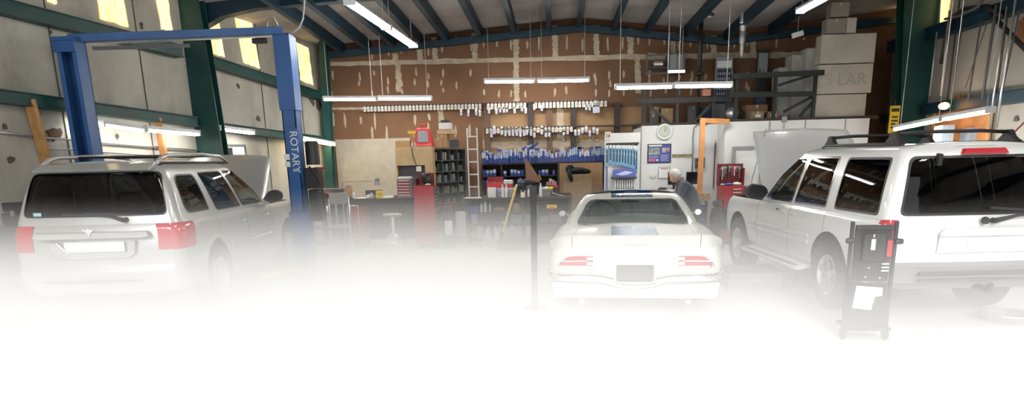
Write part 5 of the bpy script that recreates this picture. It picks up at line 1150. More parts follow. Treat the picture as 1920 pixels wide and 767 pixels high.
p = onc(943, .15, zl[1]); o = obj('paper_pad', MB().box(-.05, .05, -.05, .05, 0, .035).box(-.045, .045, -.045, .045, .035, .04), PAPER); place(o, p); tag(o, 'small white pad on the middle counter shelf', 'pad')
# upper shelf under the counter
p = onc(886, .2, zl[2]); bin_('parts_bin', 'blue plastic bin at the left end of the upper counter shelf', p.x, p.y, p.z, .19, .2, .10, BBIN)
for px, r, h, lab in ((900, .022, .17, 'white bottle right of the blue bin, first of three'), (907, .032, .20, 'stout white bottle right of the blue bin, tallest of three'), (916, .02, .17, 'white bottle right of the blue bin, third of three')):
    p = onc(px, .15, zl[2]); bottle('bottle', lab, p.x, p.y, p.z, r, h, WPL)
p = onc(932, .2, zl[2]); o = obj('paper_sack', MB().sphere((0, 0, .05), .09, 12, sc=(1.1, .8, .55)).sphere((.05, .0, .04), .07, 10, sc=(1.1, .8, .6)), mat('orange_brown_sack', (.42, .20, .10), .8, bump=.4, scale=14), smooth=True); place(o, p); tag(o, 'crumpled orange-brown sack on the upper counter shelf', 'sack')
p = onc(968, .2, zl[2]); o = carton('carton', 'small brown carton on the upper counter shelf left of the upright', 962, 382, 974, YC+.12, .2, CARD, z=zl[2])
p = onc(1000, .2, zl[2]); bin_('plastic_bin', 'shallow grey bin on the upper counter shelf by the black stand', p.x, p.y, p.z, .17, .2, .10, gp)
a, b = at(1025, 391, y=YC-.03), at(1044, 384, y=YC-.03); t = thing('shelf_label', 'yellow-orange shelf card on the front of the parts counter', 'sign', ((a.x+b.x)/2, YC-.03, a.z)); obj('card', MB().box(-(b.x-a.x)/2, (b.x-a.x)/2, 0, .025, 0, b.z-a.z), mat('amber_card', (.80, .50, .05), .5), t, bevel=.006); obj('print', MB().box(-.05, .05, -.003, 0, .02, .04), mat('brown_print', (.4, .22, .04), .6), t)
p = onc(1034, .2, zl[2]); o = obj('red_tin', MB().lathe([(0, 0), (.06, 0), (.06, .10), (.05, .11), (0, .11)], n=16), DRED, smooth=40); place(o, p); tag(o, 'dark red tin behind the amber shelf card', 'tin')
# floor: jack stands and floor jack with a long yellow handle
for px, lab in ((915, 'white jack stand on the floor left of the yellow jack handle'), (932, 'white jack stand on the floor half hidden by the red floor jack')):
    p = at(px, 464, z=0); t = thing('jack_stand', lab, 'jack stand', (p.x, p.y+.05, 0)); s = .16 if px == 915 else .12
    for k in range(4):
        a = pi/4+k*pi/2; obj('leg', MB().bar((s*cos(a), s*sin(a), 0.002), (.02*cos(a), .02*sin(a), .27), .05, .012), WPL, t)
    obj('column', MB().lathe([(.03, .12), (.025, .33), (0, .33)], n=10), WPL, t, smooth=40); obj('saddle', MB().box(-.045, .045, -.02, .02, .33, .35), WPL, t)
def jack():
    p = at(968, 469, z=0); t = thing('floor_jack', 'dark red floor jack with a long yellow handle leaning up at the parts counter', 'floor jack', (p.x, p.y, 0))
    mb = MB()
    for s in (-1, 1): mb.prism([(-.36, .03), (.30, .03), (.34, .08), (.10, .16), (-.34, .19), (-.38, .12)], s*.10-.008, s*.10+.008, 'y')
    mb.box(-.3, .2, -.09, .09, .06, .12); obj('frame', mb, DRED, t, bevel=.004)
    for x, r in ((-.32, .045), (.26, .04)):
        for s in (-1, 1): obj('wheel', MB().lathe([(0, -.02), (r, -.02), (r, .02), (0, .02)], (x, s*.13, r), 'y', 16), STEEL, t, smooth=40)
    obj('lift_arm', MB().bar((-.2, 0, .15), (.25, 0, .17), .06, .05), DRED, t, bevel=.004); obj('saddle', MB().lathe([(0, 0), (.05, 0), (.055, .03), (0, .03)], (.27, 0, .19)), BLK, t)
    q0 = V((-.30, 0, .16)); q1 = at(969, 346, y=p.y-.25)-p; obj('handle', MB().tube([q0, q1], .02, 10), YEL2, t, smooth=True); obj('handle_socket', MB().tube([q0-(q1-q0).normalized()*.05, q0+(q1-q0).normalized()*.2], .032, 10), DRED, t)
YEL2 = mat('yellow_handle_paint', (.72, .50, .12), .45)
jack()
t = thing('fire_extinguisher', 'red cylinder lying on the floor under the counter by the coupe', 'extinguisher', (onc(1018, .0).x, YC+.22, zl[0]+.055)); obj('cylinder', MB().lathe([(0, -.17), (.05, -.16), (.055, -.13), (.055, .12), (.03, .16), (0, .16)], (0, 0, 0), 'x', 16), RED, t, smooth=50); obj('valve', MB().box(.15, .2, -.015, .015, -.02, .03), BLK, t); obj('bracket', MB().box(-.02, .02, -.06, .06, -.057, -.05), BLK, t)
# ------------------------------------------------------------------ shelving standing on the counter: blue cartons above, cubby rows below
YS = 14.25; zt = at(1000, 305, y=YS).z; xa, xb, xm = X(901, YS), X(1136, YS), X(1047, YS)
t = thing('parts_shelf', 'dark brown parts shelf on the counter with rows of blue cartons', 'shelf', ((xa+xb)/2, YS, ZC)); w = (xb-xa)/2; cx = (xa+xb)/2
obj('top_board', MB().box(-w, w, 0, .4, zt-.03-ZC, zt-ZC), DWOOD, t)
zr_ = [at(970, yy, y=YS).z for yy in (330, 349, 367)]
for z in zr_[:2]: obj('shelf', MB().box(-w, xm-cx, 0, .38, z-.02-ZC, z-ZC), DWOOD, t)
for x in (-w+.02, xm-cx, w-.02, X(940, YS)-cx, X(985, YS)-cx): obj('upright', MB().box(x-.02, x+.02, .0, .38, (0.002 if x < xm-cx+.1 else -ZC+.0), zt-.03-ZC), DWOOD, t)
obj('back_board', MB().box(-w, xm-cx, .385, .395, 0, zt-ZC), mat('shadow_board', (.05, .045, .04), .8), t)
PR = []
for i, (lbl, body) in enumerate(((BXW, BXB), (mat('pale_blue_label', (.38, .48, .72), .6), BXB), (BXB, mat('navy_carton', (.02, .04, .18), .6)))):
    PR.append(obj('filter_box', MB().box(-.5, .5, -.5, .5, 0, .5).box(-.5, .5, -.5, .5, .5, 1, 1).box(-.51, .51, -.515, -.5, .08, .3, 1 if i == 2 else 0), [body, lbl]))
used = set()
def blue(i, x, y, z, sx, sy, sz, ry=0, rx=0, group='blue cartons on the top shelf', lab='narrow blue and white cartons packed upright on the long top shelf'):
    o = PR[i] if i not in used else PR[i].copy()
    if i in used: COL.objects.link(o)
    used.add(i); o.location = (x, y, z); o.rotation_euler = (rx, ry, 0); o.scale = (sx, sy, sz); tag(o, lab, 'carton', group); return o
x = xa+.03
hprof = lambda px: 28-10*(px < 935)+6*(950 < px < 985)+4*(1060 < px < 1075)
while x < xb-.05:
    wd = random.uniform(.026, .045); px = 901+(x-xa)/(xb-xa)*235; h = random.uniform(.17, .27)*(1.1 if 940 < px < 1030 or 1060 < px else .9)
    blue(random.choice((0, 0, 0, 1, 1, 2)), x+wd/2, YS+.12+random.uniform(-.03, .03), zt, wd*.93, .2, h, random.uniform(-.05, .05) if random.random() < .3 else 0); x += wd+.004
for px, pz, L, a in ((942, 289, .24, .15), (988, 285, .22, -.35), (995, 291, .2, .25), (1000, 279, .22, -.5), (1012, 289, .26, .12), (1078, 287, .24, 0), (1085, 282, .22, .03), (1120, 286, .24, .05), (1127, 281, .2, 0), (915, 291, .2, .1), (908, 292, .16, -.1), (1050, 286, .2, 0), (1130, 291, .18, 0)):
    p = at(px, pz, y=YS+.1); blue(random.choice((0, 2, 1)), p.x-L/2*cos(a), YS+.12, max(p.z, zt+.27 if 940 < px < 1030 or px > 1060 else zt+.22), .04, .18, L, pi/2+a, lab='blue and white cartons lying across the packed row on the top shelf', group='cartons lying on the packed row')
for r in (0, 1):
    x = xa+.06
    while x < xm-.08:
        if random.random() < (.85 if r == 0 else .5):
            pxx = 901+(x-xa)/(xb-xa)*235
            if not any(abs(x-q) < .05 for q in (X(940, YS), X(985, YS))): blue(random.choice((2, 0, 1)), x, YS+.1, zr_[r]+.0, .055, .1, .09+random.random()*.05, lab='small blue boxes in the cubby rows under the top shelf', group='small boxes in the cubby rows')
        x += .072
# pink boxes at the right end of the cubbies
PK = mat('pink_card', (.62, .30, .30), .7)
for i, px in enumerate((1026, 1031, 1036, 1041)): o = obj('pink_box', MB().box(-.5, .5, -.5, .5, 0, 1).box(-.52, .52, -.53, .53, .85, .9), PK); place(o, (X(px, YS-.05), YS-.02, zr_[1])); o.scale = (.042, .12, .07+.02*(i % 3)); o.location.y = YS+.07; tag(o, 'small pink boxes at the right end of the cubby rows', 'box', 'pink boxes')
for px0, px1, lab in ((1020, 1031, 'white parts box low at the right end of the cubby rows'), (1033, 1044, 'grey-white parts box beside the other at the right end of the cubbies')): 
    a = X(px0, YS), X(px1, YS); bin_('parts_bin', lab, sum(a)/2, YS+.08, ZC, a[1]-a[0]-.01, .13, .12, WPL if px0 == 1020 else GREYP)
# things standing on the counter before the shelf
def tbox(name, label, px0, px1, h, m, dy=.3, d=.26, cat='case', lidm=None, z=ZC, open_=False):
    a, b = X(px0, YC+dy), X(px1, YC+dy); w = (b-a)/2; t = thing(name, label, cat, ((a+b)/2, YC+dy, z))
    obj('case_body', MB().box(-w, w, -d/2, d/2, 0, h*.5), m, t, bevel=.012)
    if open_: obj('lid', MB().box(-w, w, 0, .05, 0, h*.55).xf(M.Translation(V((0, d/2-.04, h*.46))) @ M.Rotation(-.25, 4, 'X')), mat('dark_red_lining', (.20, .015, .03), .6), t, bevel=.01)
    else: obj('lid', MB().box(-w-.004, w+.004, -d/2-.004, d/2+.004, h*.5, h), lidm or m, t, bevel=.012)
    obj('latch', MB().box(-.02, .02, -d/2-.015, -d/2, h*.4, h*.58), GREYP, t); return t
zq = ZC+.17
tbox('storage_crate', 'long pale grey crate under the red case on the counter', 913, 965, .17, mat('pale_grey_crate', (.45, .45, .43), .6), .55, .3, 'crate')
tbox('tool_case', 'open red blow-moulded case on the counter, larger of two', 912, 942, .22, BRED, .6, .24, z=zq+.0, open_=True)
tbox('tool_case', 'small red case on the counter right of the open one', 944, 960, .15, BRED, .6, .2, z=zq+.0, lidm=PAPER)
tbox('small_carton', 'small tan carton behind the open red case', 926, 941, .12, mat('tan_card', (.5, .3, .15), .8), .85, .12, 'box', z=zr_[0]+.0) if False else None
for px, r, h, m, lab in ((941, .028, .26, WPL, 'tall white bottle before the pale crate, left of a pair'), (948, .03, .25, WPL, 'tall white bottle before the pale crate, right of a pair'), (957, .05, .18, gp, 'clear grey jar on the counter right of the tall bottles'), (976, .03, .13, DRED, 'dark red bottle on the counter left of the bench grinder'), (983, .035, .12, DRED, 'second dark red jar on the counter left of the bench grinder'), (990, .022, .17, WPL, 'slim white bottle under the bench grinder'), (998, .02, .18, STEEL, 'steel spray can under the bench grinder'), (1013, .03, .26, WPL, 'white spray bottle right of the bench grinder')):
    p = onc(px, .16); bottle('bottle', lab, p.x, p.y, p.z, r, h, m)
a, b = X(913, YC+.1), X(927, YC+.1)
t = thing('document_box', 'white papers leaning on the counter at its left end', 'papers', ((a+b)/2, YC+.16, ZC)); obj('sheets', MB().box(-.08, .08, -.03, .03, 0, .2, rot=M.Rotation(-.15, 3, 'X'), piv=(0, 0, 0)), PAPER, t, bevel=.004); obj('binder', MB().box(.085, .10, -.06, .08, 0, .16), BBIN, t)
p = onc(979, .05); o = obj('paper_sheet', MB().box(-.04, .04, -.002, .002, 0, .10, rot=M.Rotation(-.2, 3, 'X'), piv=(0, 0, 0)).box(-.03, .03, 0, .03, 0, .01), PAPER); place(o, p); tag(o, 'small white note standing on the counter before the dark red jars', 'note')
# bench grinder / saw: dark base with a triangular brown sheet
p = onc(992, .35); zg = at(992, 338, y=p.y).z-ZC
t = thing('bench_machine', 'dark bench machine on the counter with a tall triangular brown guard', 'machine', p)
obj('pedestal', MB().box(-.05, .05, -.05, .05, 0, zg-.09), DGREY, t, bevel=.008); obj('housing', MB().lathe([(0, -.16), (.05, -.155), (.065, -.10), (.07, .10), (.05, .155), (0, .16)], (.05, 0, zg-.03), 'x', 20), BLK, t, smooth=50)
obj('side_wheel', MB().lathe([(0, -.03), (.055, -.03), (.06, 0), (.055, .03), (0, .03)], (-.17, 0, zg-.02), 'x', 18), DGREY, t, smooth=40)
q = [at(*c, y=p.y-.08) for c in ((984, 296), (988, 298), (1014, 338), (1010, 342), (987, 337))]; obj('guard_sheet', MB().prism([(c.x-p.x, c.z-p.z) for c in q], -.09, -.075, 'y'), mat('brown_hardboard', (.20, .10, .07), .7), t)
obj('yellow_tag', MB().bar(at(1010, 328, y=p.y-.1)-p, at(1015, 337, y=p.y-.1)-p, .03, .01), YEL, t)
t = thing('grey_basin', 'grey plastic basin on the right part of the counter', 'basin', onc(1023, .3)); bb = bin_('x', 'x', 0, 0, 0, .2, .22, .13, gp); 
for c in kids(bb): c.parent = t
bpy.data.objects.remove(bb)
for px, m, dz, lab in ((1021, WPL, .13, 'white crumpled cloth in the grey basin'), (1029, YEL, .13, 'yellow rag over the right edge of the grey basin')):
    o = obj('rag', MB().sphere((0, 0, .0), .06, 12, sc=(1.3, 1, .5)).sphere((.04, .02, .02), .04, 10, sc=(1.2, 1, .5)), m, smooth=True); place(o, onc(px, .3, ZC+dz+.02)); tag(o, lab, 'rag')
t = thing('small_tin', 'small red tin behind the grey basin', 'tin', onc(1041, .5)); obj('body', MB().lathe([(0, 0), (.045, 0), (.045, .16), (0, .16)]), BLK, t, smooth=40); obj('lid', MB().lathe([(.047, .16), (.047, .20), (0, .20)]), BRED, t, smooth=40)
o = obj('paper_scrap', MB().add([(-.09, 0, .09), (-.04, -.02, .06), (.10, 0, .015), (.12, .05, .012), (-.02, .05, .03), (-.10, .03, .07)]+[(x, y, z-.006) for x, y, z in [(-.09, 0, .09), (-.04, -.02, .06), (.10, 0, .015), (.12, .05, .012), (-.02, .05, .03), (-.10, .03, .07)]], [(0, 1, 2, 3, 4, 5), (6, 7, 8, 9, 10, 11)]+[(i, (i+1) % 6, (i+1) % 6+6, i+6) for i in range(6)]), PAPER, fix=False); place(o, onc(1045, .15)); tag(o, 'curled white sheet of paper near the right end of the counter', 'paper')
o = obj('ladder_foot_mat', MB().box(-.16, .16, -.1, .1, 0, .012).box(-.15, .15, -.09, .09, .012, .018), PAPER); place(o, onc(884, .12)); tag(o, 'white board lying at the left end of the counter', 'board')
# big tan hardboard box with a black jacket
YW = 14.86; a, b = X(1056, YW), X(1110, YW); z1 = at(1080, 327, y=YW).z; z0 = .55
t = thing('wooden_crate', 'large tan wooden crate behind the roof of the coupe', 'crate', ((a+b)/2, YW+.15, 0)); w = (b-a)/2
obj('front_panel', MB().box(-w, w, -.15, -.13, z0, z1), mat('tan_hardboard', (.42, .29, .17), .7, var=.08), t, bevel=.004); obj('carcass', MB().box(-w, w, -.13, .13, z0, z1-.01), PLY, t)
for sx in (-1, 1): obj('leg', MB().box(sx*(w-.05)-.03, sx*(w-.05)+.03, -.1, .1, 0, z0), DWOOD, t)
for x in (-.6*w, .4*w): obj('screw', MB().lathe([(0, -.156), (.012, -.156), (.012, -.15)], (x, 0, z1-.07), 'y', 8), BLK, t)
o = obj('jacket', MB().sphere((0, 0, .07), .2, 16, sc=(1.15, .6, .38)).sphere((-.14, -.02, .12), .10, 12, sc=(1, .7, .8)).tube([(-.14, -.10, .08), (-.15, -.18, .0), (-.12, -.19, -.10), (-.10, -.18, -.15)], [.06, .05, .04, .02], 8).sphere((.17, .0, .05), .11, 12, sc=(1.3, .8, .5)), mat('black_jacket_cloth', (.012, .018, .018), .9, bump=.4, scale=18), smooth=True); place(o, ((a+b)/2-.02, YW+.12, z1)); tag(o, 'crumpled black jacket draped over the large wooden crate', 'jacket')
o = obj('tennis_ball', MB().sphere((0, 0, .033), .033, 12), mat('lime_felt', (.5, .75, .15), .9), smooth=True); place(o, (X(1106, YC+.1), YC+.3, ZC)); 
bpy.data.objects.remove(o)
# ------------------------------------------------------------------ hook rails and packets on the back wall
YR = 15.36
def rail(name, px0, px1, py0, py1, label, ups=()):
    A, B = at(px0, py0, y=YR), at(px1, py1, y=YR); t = thing(name, label, 'rack', (A.x, YR, A.z)); d = B-A
    obj('rail_bar', MB().bar((0, 0, 0), d, .05, .035), DWOOD, t); zu = at(995, 290, y=YR).z-A.z
    for px in ups: obj('upright_board', MB().box(X2(px)-A.x-.06, X2(px)-A.x+.06, .015, .08, at(px, 292, y=YR).z-A.z, at(px, 192 if px > 920 else 196, y=YR).z-A.z), DWOOD2 if px in (913, 1030) else DWOOD, t)
    return A, B, t
def X2(px): return at(px, 230, y=YR).x
DWOOD2 = mat('brown_stud', (.11, .06, .035), .7)
A1_, B1_, _ = rail('hanging_rack', 686, 1138, 200, 189, 'long upper hook rail on the back wall with rows of white tagged packets', (913, 995, 1030, 1075, 1157))
A2_, B2_, _ = rail('hanging_rack', 908, 1203, 241, 235, 'lower hook rail on the back wall behind the parts counter'); _.location.y -= .012
TAGP = []
g1 = MB().box(-.5, .5, -.5, .5, -1, 0).box(-.3, .3, -.7, -.5, -.75, -.25, 1).tube([(0, 0, 0), (0, .6, .12)], .12, 5, 2)
tg = obj('hanging_tag', g1, [mat('white_tag_card', (.60, .58, .53), .7), mat('grey_print', (.42, .41, .38), .7), STEEL])
g2 = MB().box(-.5, .5, -.5, .5, -.45, 0).box(-.45, .45, -.9, .5, -1, -.45, 1).tube([(0, 0, 0), (0, .8, .12)], .10, 5, 2)
pk = obj('hanging_packet', g2, [mat('white_header_card', (.66, .66, .64), .6), mat('pale_violet_blister', (.42, .43, .52), .3), STEEL])
u_ = set()
def hang(proto, x, z, sx, sz, lab, grp):
    o = proto if proto.name not in u_ else proto.copy()
    if proto.name in u_: COL.objects.link(o)
    u_.add(proto.name); o.location = (x, YR-.055, z); o.scale = (sx, .012, sz); o.rotation_euler = (0, random.uniform(-.06, .06), 0); tag(o, lab, 'packet', grp)
def railz(A, B, x): return A.z+(B.z-A.z)*(x-A.x)/(B.x-A.x)
for i in range(34):
    px = 687+6.5*i; x = X2(px); hang(tg, x, railz(A1_, B1_, x)-.01, .052, .10, 'small white price tags hanging close together on the left half of the upper rail', 'tags on the left half of the upper rail')
for i in range(33):
    px = 917+6.8*i
    if 988 < px < 999: continue
    x = X2(px); hang(tg, x, railz(A1_, B1_, x)-.01, .055, .115, 'white price tags hanging on the right half of the upper rail', 'tags on the right half of the upper rail')
for i in range(24):
    px = 913.5+6.85*i; x = X2(px); hang(tg, x, railz(A2_, B2_, x)-.01, .055, .10, 'white price tags hanging on the lower rail', 'tags on the lower rail')
for ax, ay in ((112, 190), (198, 198), (243, 180), (286, 183), (326, 178), (417, 188), (459, 135), (506, 165), (551, 190), (652, 150), (742, 160), (1268, 150), (1310, 155)):
    p = at(900+ax/6.39, 180+ay/6.39-4, y=YR); hang(pk, p.x, p.z+.04, .052, .12, 'white packets hanging one step below the upper rail tags', 'packets below the upper rail')
for px, py in ((865, 204), (879, 206), (893, 204), (900, 206)):
    p = at(px, py, y=YR); hang(pk, p.x, p.z, .05, .14, 'dark hanging packets at the left end of the packet rows', 'packets below the left rail')
p = at(1117, 192, y=YR); hang(pk, p.x, p.z, .16, .22, 'largest white packet hanging at the right end of the upper rail', None)
for ax, ay in ((137, 470), (173, 430), (262, 440), (308, 455), (350, 450), (393, 452), (438, 450), (487, 460), (525, 452), (565, 440), (610, 450), (655, 470), (742, 435), (788, 465), (833, 460), (1005, 470), (1050, 460), (1140, 475), (1185, 470), (1228, 450), (1270, 435), (1315, 485), (1360, 445), (1403, 460)):
    p = at(900+ax/6.39, 180+ay/6.39-9, y=YR); hang(pk, p.x, p.z+.02, .056, .17 if ax < 850 else .12, 'white and violet packets hanging from the lower rail', 'packets on the lower rail')
for px, py in ((1057, 262), (1098, 255), (1113, 258), (1119, 262), (1099, 211), (1106, 210), (1122, 211), (1017, 208), (1082, 262)):
    p = at(px, py, y=YR-.06); o = obj('cable_loop', ring_mesh(.055, .004, (0, 0, 0), n=18, m=5), BLK, smooth=True); place(o, (p.x, YR-.05, p.z)); o.name = 'hanging_cable'; tag(o, 'thin black cable loops hanging below the packets', 'cable', 'cable loops on the rails')
# ================================================================== OFFICE BOX, LOFT AND PERSON
YO = 13.9; YQ = 13.3; ZL = at(1577, 219, y=13.5).z
def Xo(px, y, py=280): return at(px, py, y=y).x
x0, x1 = Xo(1203, YO), Xo(1352, YO); zt = at(1250, 235, y=YO).z
mb = MB().box(x0, x1+.1, YO, YO+.1, 0, zt).box(x0, x0+.1, YO+.1, YB-.01, 0, zt).box(x0-.01, x1+.1, YO-.012, YO, 0, .12, 1)
struct('wall_office', mb, [OFFW, BLK])
x2, x3 = Xo(1358, YQ), at(1630, 232, y=YQ).x; zq = at(1500, 225, y=YQ).z
struct('wall_office_side', MB().box(x2, x3, YQ, YQ+.1, 0, zq).box(x2, x2+.1, YQ+.1, YO, 0, zq).box(x3-.1, x3, YQ+.1, YB-.01, 0, zq), OFFW)
struct('floor_loft', MB().box(x0-.02, x2+.02, YO+.1, YB-.005, ZL-.06, ZL-.0).box(x2, x3+.15, YQ+.02, YB-.005, ZL-.055, ZL+.0), DWOOD)
for i, px in enumerate((1443, 1510, 1585)):
    x = at(px, 232, y=YQ).x; struct(f'trim_{60+i}', MB().box(x-.012, x+.012, YQ-.01, YQ, zq-.5, zq-.01), GREYP)
# door in the right part
a, b = at(1373, 275, y=YQ), at(1432, 275, y=YQ)
struct('door_1', MB().box(a.x, b.x, YQ-.04, YQ-.001, a.z-.06, a.z).box(a.x, a.x+.06, YQ-.04, YQ-.001, 0, a.z-.06).box(b.x-.06, b.x, YQ-.04, YQ-.001, 0, a.z-.06).box(a.x+.06, b.x-.06, YQ-.02, YQ-.001, 0, a.z-.06, 1).box(a.x+.13, b.x-.13, YQ-.024, YQ-.019, a.z-.75, a.z-.2, 2), [GREYP, OFFW, WPL])
# ------------------------------------------------------------------ display panel
YP = 13.75; a, b = at(1134, 250, y=YP), at(1201, 250, y=YP)
t = thing('display_panel', 'white pegboard display panel left of the office wall', 'display panel', ((a.x+b.x)/2, YP+.03, 0)); w = (b.x-a.x)/2
obj('board', MB().box(-w, w, -.02, .02, .55, a.z), OFFW, t, bevel=.004)
for s in (-1, 1): obj('post', MB().box(s*(w-.03)-.025, s*(w-.03)+.025, .02, .07, 0, a.z-.02), GREYP, t)
p0, p1 = at(1152, 268, y=YP-.01), at(1195, 268, y=YP-.01); hb = obj('hook_bar', MB().box(at(1137, 268, y=YP).x-t.location.x, p1.x-t.location.x+.03, -.05, -.02, p0.z-.03, p0.z), BLK, t)
p0 = at(1137, 290, y=YP); obj('wall_strip', MB().box(p0.x-t.location.x-.01, p0.x-t.location.x+.03, -.026, -.02, .6, at(1137, 312, y=YP).z), mat('violet_strip', (.18, .20, .42), .6), t)
pr = obj('hanging_packet', MB().box(-.024, .024, -.012, .012, -.06, 0).box(-.027, .027, -.010, .010, -.20, -.06, 1).box(-.027, .027, -.010, .010, -1, -.20, 2).box(-.012, .010, -.016, -.010, -.85, -.26, 0).box(-.026, .0, -.014, -.010, -.5, -.38, 3), [BLK, mat('white_header_card', (1, 1, 1)), mat('sky_blue_card', (.16, .36, .55), .45), mat('pale_sky_card', (.45, .62, .75), .5)])
for i, (px, L) in enumerate(((1138.5, .40), (1145, .34), (1151, .37), (1157, .38), (1162.5, .38), (1168, .39), (1173, .41), (1178.5, .42), (1184, .44), (1189.5, .46), (1193.5, .54))):
    o = pr if i == 0 else pr.copy()
    if i: COL.objects.link(o)
    p = at(px, 269, y=YP-.05); o.location = (p.x, YP-.055, p.z-.01); o.scale = (.95, 1, L+.02); tag(o, 'light blue wiper packets hanging in a row on the white pegboard panel', 'packet', 'blue packets on the pegboard')
a, b = at(1150, 332, y=YP-.1), at(1191, 317, y=YP-.1)
t = thing('wiper_box', 'violet-blue box with a pale picture on the pegboard panel bracket', 'box', ((a.x+b.x)/2, YP-.1, a.z)); w = (b.x-a.x)/2; h = b.z-a.z
obj('carton', MB().box(-w, w, -.07, .07, 0, h), mat('violet_blue_card', (.10, .13, .45), .5), t, bevel=.004); obj('picture', MB().add([(-w*.8, -.074, h*.35), (w*.1, -.074, h*.8), (w*.8, -.074, h*.55), (w*.3, -.074, h*.3), (-w*.3, -.074, h*.2)], [(0, 1, 2, 3, 4)]), mat('pale_violet_print', (.50, .55, .75), .5), t)
a2, b2 = at(1146, 336, y=YP-.1), at(1193, 333, y=YP-.1)
t = thing('packet_rack', 'black wire bracket on the pegboard panel below the violet-blue box', 'bracket', ((a2.x+b2.x)/2, YP-.1, a.z-.035)); w = (b2.x-a2.x)/2
obj('shelf_plate', MB().box(-w, w, -.09, .085, .0, .03), DGREY, t, bevel=.004); obj('front_rail', MB().tube([(-w, -.1, .02), (w, -.1, .02)], .008, 6), BLK, t)
zl_ = at(1170, 357, y=YP-.05).z; z1_ = at(1170, 338, y=YP-.05).z
for i in range(9):
    x = at(1153.5+4.4*i, 345, y=YP-.05).x
    o = obj('white_packet', MB().box(-.014, .014, -.05, .05, 0, z1_-zl_).box(-.010, .010, -.054, -.05, .02, .05, 1), [WPL, GREYP], bevel=.002) if i == 0 else o.copy()
    if i: COL.objects.link(o)
    o.location = (x, YP-.06, zl_); tag(o, 'white packets standing side by side in the lower pegboard tray', 'packet', 'white packets in the tray')
o = obj('packet_tray', MB().box(-.24, .24, -.12, .04, -.02, -.002).box(-.24, .24, -.125, -.12, -.02, .03), WPL); place(o, (at(1171, 345, y=YP-.05).x, YP-.04, zl_)); tag(o, 'white tray on the pegboard panel holding the white packets', 'tray')
a, b = at(1134.5, 263, y=YP-.02), at(1145.5, 247, y=YP-.02); w = b.x-a.x; h = b.z-a.z
t = thing('restroom_sign', 'small cream restroom sign with two black figures at the top of the pegboard panel', 'sign', (a.x, YP-.02, a.z)); obj('plate', MB().box(0, w, 0, .008, 0, h), mat('cream_sign_plate', (.68, .62, .52), .6), t, bevel=.002)
for cx_ in (.3, .7):
    mb = MB().lathe([(0, -.003), (w*.07, -.003), (w*.07, 0)], (cx_*w, 0, h*.78), 'y', 10); mb.prism([(cx_*w-w*.05, h*.70), (cx_*w+w*.05, h*.70), (cx_*w+w*(.13 if cx_ > .5 else .07), h*.38), (cx_*w+w*.04, h*.38), (cx_*w+w*.03, h*.16), (cx_*w-w*.03, h*.16), (cx_*w-w*.04, h*.38), (cx_*w-w*(.13 if cx_ > .5 else .07), h*.38)], -.003, 0, 'y'); obj('figure', mb, BLK, t)
# ------------------------------------------------------------------ office wall fittings
c = at(1246, 247, y=YO-.03); t = thing('clock', 'round white wall clock with a pale green face on the office wall', 'clock', c)
obj('rim', MB().lathe([(.115, -.02), (.13, -.035), (.148, -.03), (.15, 0), (.15, .028), (0, .028)], (0, 0, 0), 'y', 32, cap=False), WPL, t, smooth=40); obj('face', MB().lathe([(0, -.012), (.118, -.012), (.118, 0)], (0, 0, 0), 'y', 28), mat('pale_green_dial', (.45, .50, .42), .5), t)
mb = MB(); [mb.bar((.09*sin(k*pi/6), -.016, .09*cos(k*pi/6)), (.107*sin(k*pi/6), -.016, .107*cos(k*pi/6)), .006, .003) for k in range(12)]; obj('hour_marks', mb, BLK, t)
obj('hour_hand', MB().bar((0, -.017, 0), (.035, -.017, .045), .010, .003), BLK, t); obj('minute_hand', MB().bar((0, -.019, 0), (.01, -.019, .085), .007, .003), BLK, t)
a, b = at(1213.5, 306.5, y=YO-.02), at(1259, 269.5, y=YO-.02); w, h = b.x-a.x, b.z-a.z
t = thing('poster', 'dark blue framed poster with a photo and red badge on the office wall', 'poster', (a.x, YO-.02, a.z))
obj('frame', MB().box(0, w, 0, .018, 0, h), mat('navy_frame', (.02, .02, .06), .4), t, bevel=.004); obj('print', MB().box(.02, w-.02, -.003, 0, .02, h-.02), mat('deep_blue_print', (.05, .07, .26), .5), t)
for (u0, u1, v0, v1, m, n_) in ((.05, .60, .88, .95, PAPER, 'headline'), (.05, .52, .42, .82, mat('grey_green_photo', (.20, .23, .22), .6, var=.6, scale=14), 'car_photo'), (.62, .78, .55, .80, mat('pale_figure_print', (.45, .38, .38), .6, var=.5, scale=20), 'figure_photo'), (.80, .92, .60, .78, mat('rose_print', (.45, .20, .24), .6, var=.4, scale=20), 'rose_patch'), (.06, .34, .10, .24, mat('magenta_badge', (.55, .10, .22), .5), 'badge'), (.38, .46, .12, .20, PAPER, 'small_logo')):
    obj(n_, MB().box(u0*w, u1*w, -.006, -.003, v0*h, v1*h), m, t)
mb = MB(); [mb.box(.56*w, (.90-.05*(k % 2))*w, -.006, -.003, (.12+.07*k)*h, (.145+.07*k)*h) for k in range(5)]; [mb.box(.06*w, (.48-.05*(k % 2))*w, -.006, -.003, (.29+.05*k)*h, (.31+.05*k)*h) for k in range(2)]; obj('text_lines', mb, mat('pale_blue_text', (.40, .45, .65), .6), t)
a, b = at(1260.5, 295.5, y=YO-.02), at(1297.5, 288.5, y=YO-.02); w, h = b.x-a.x, b.z-a.z
t = thing('street_sign', 'narrow blue street-style sign with yellow letters on the office wall', 'sign', (a.x, YO-.02, a.z)); obj('plate', MB().box(0, w, 0, .01, 0, h), mat('sign_blue', (.06, .09, .20), .5), t, bevel=.002)
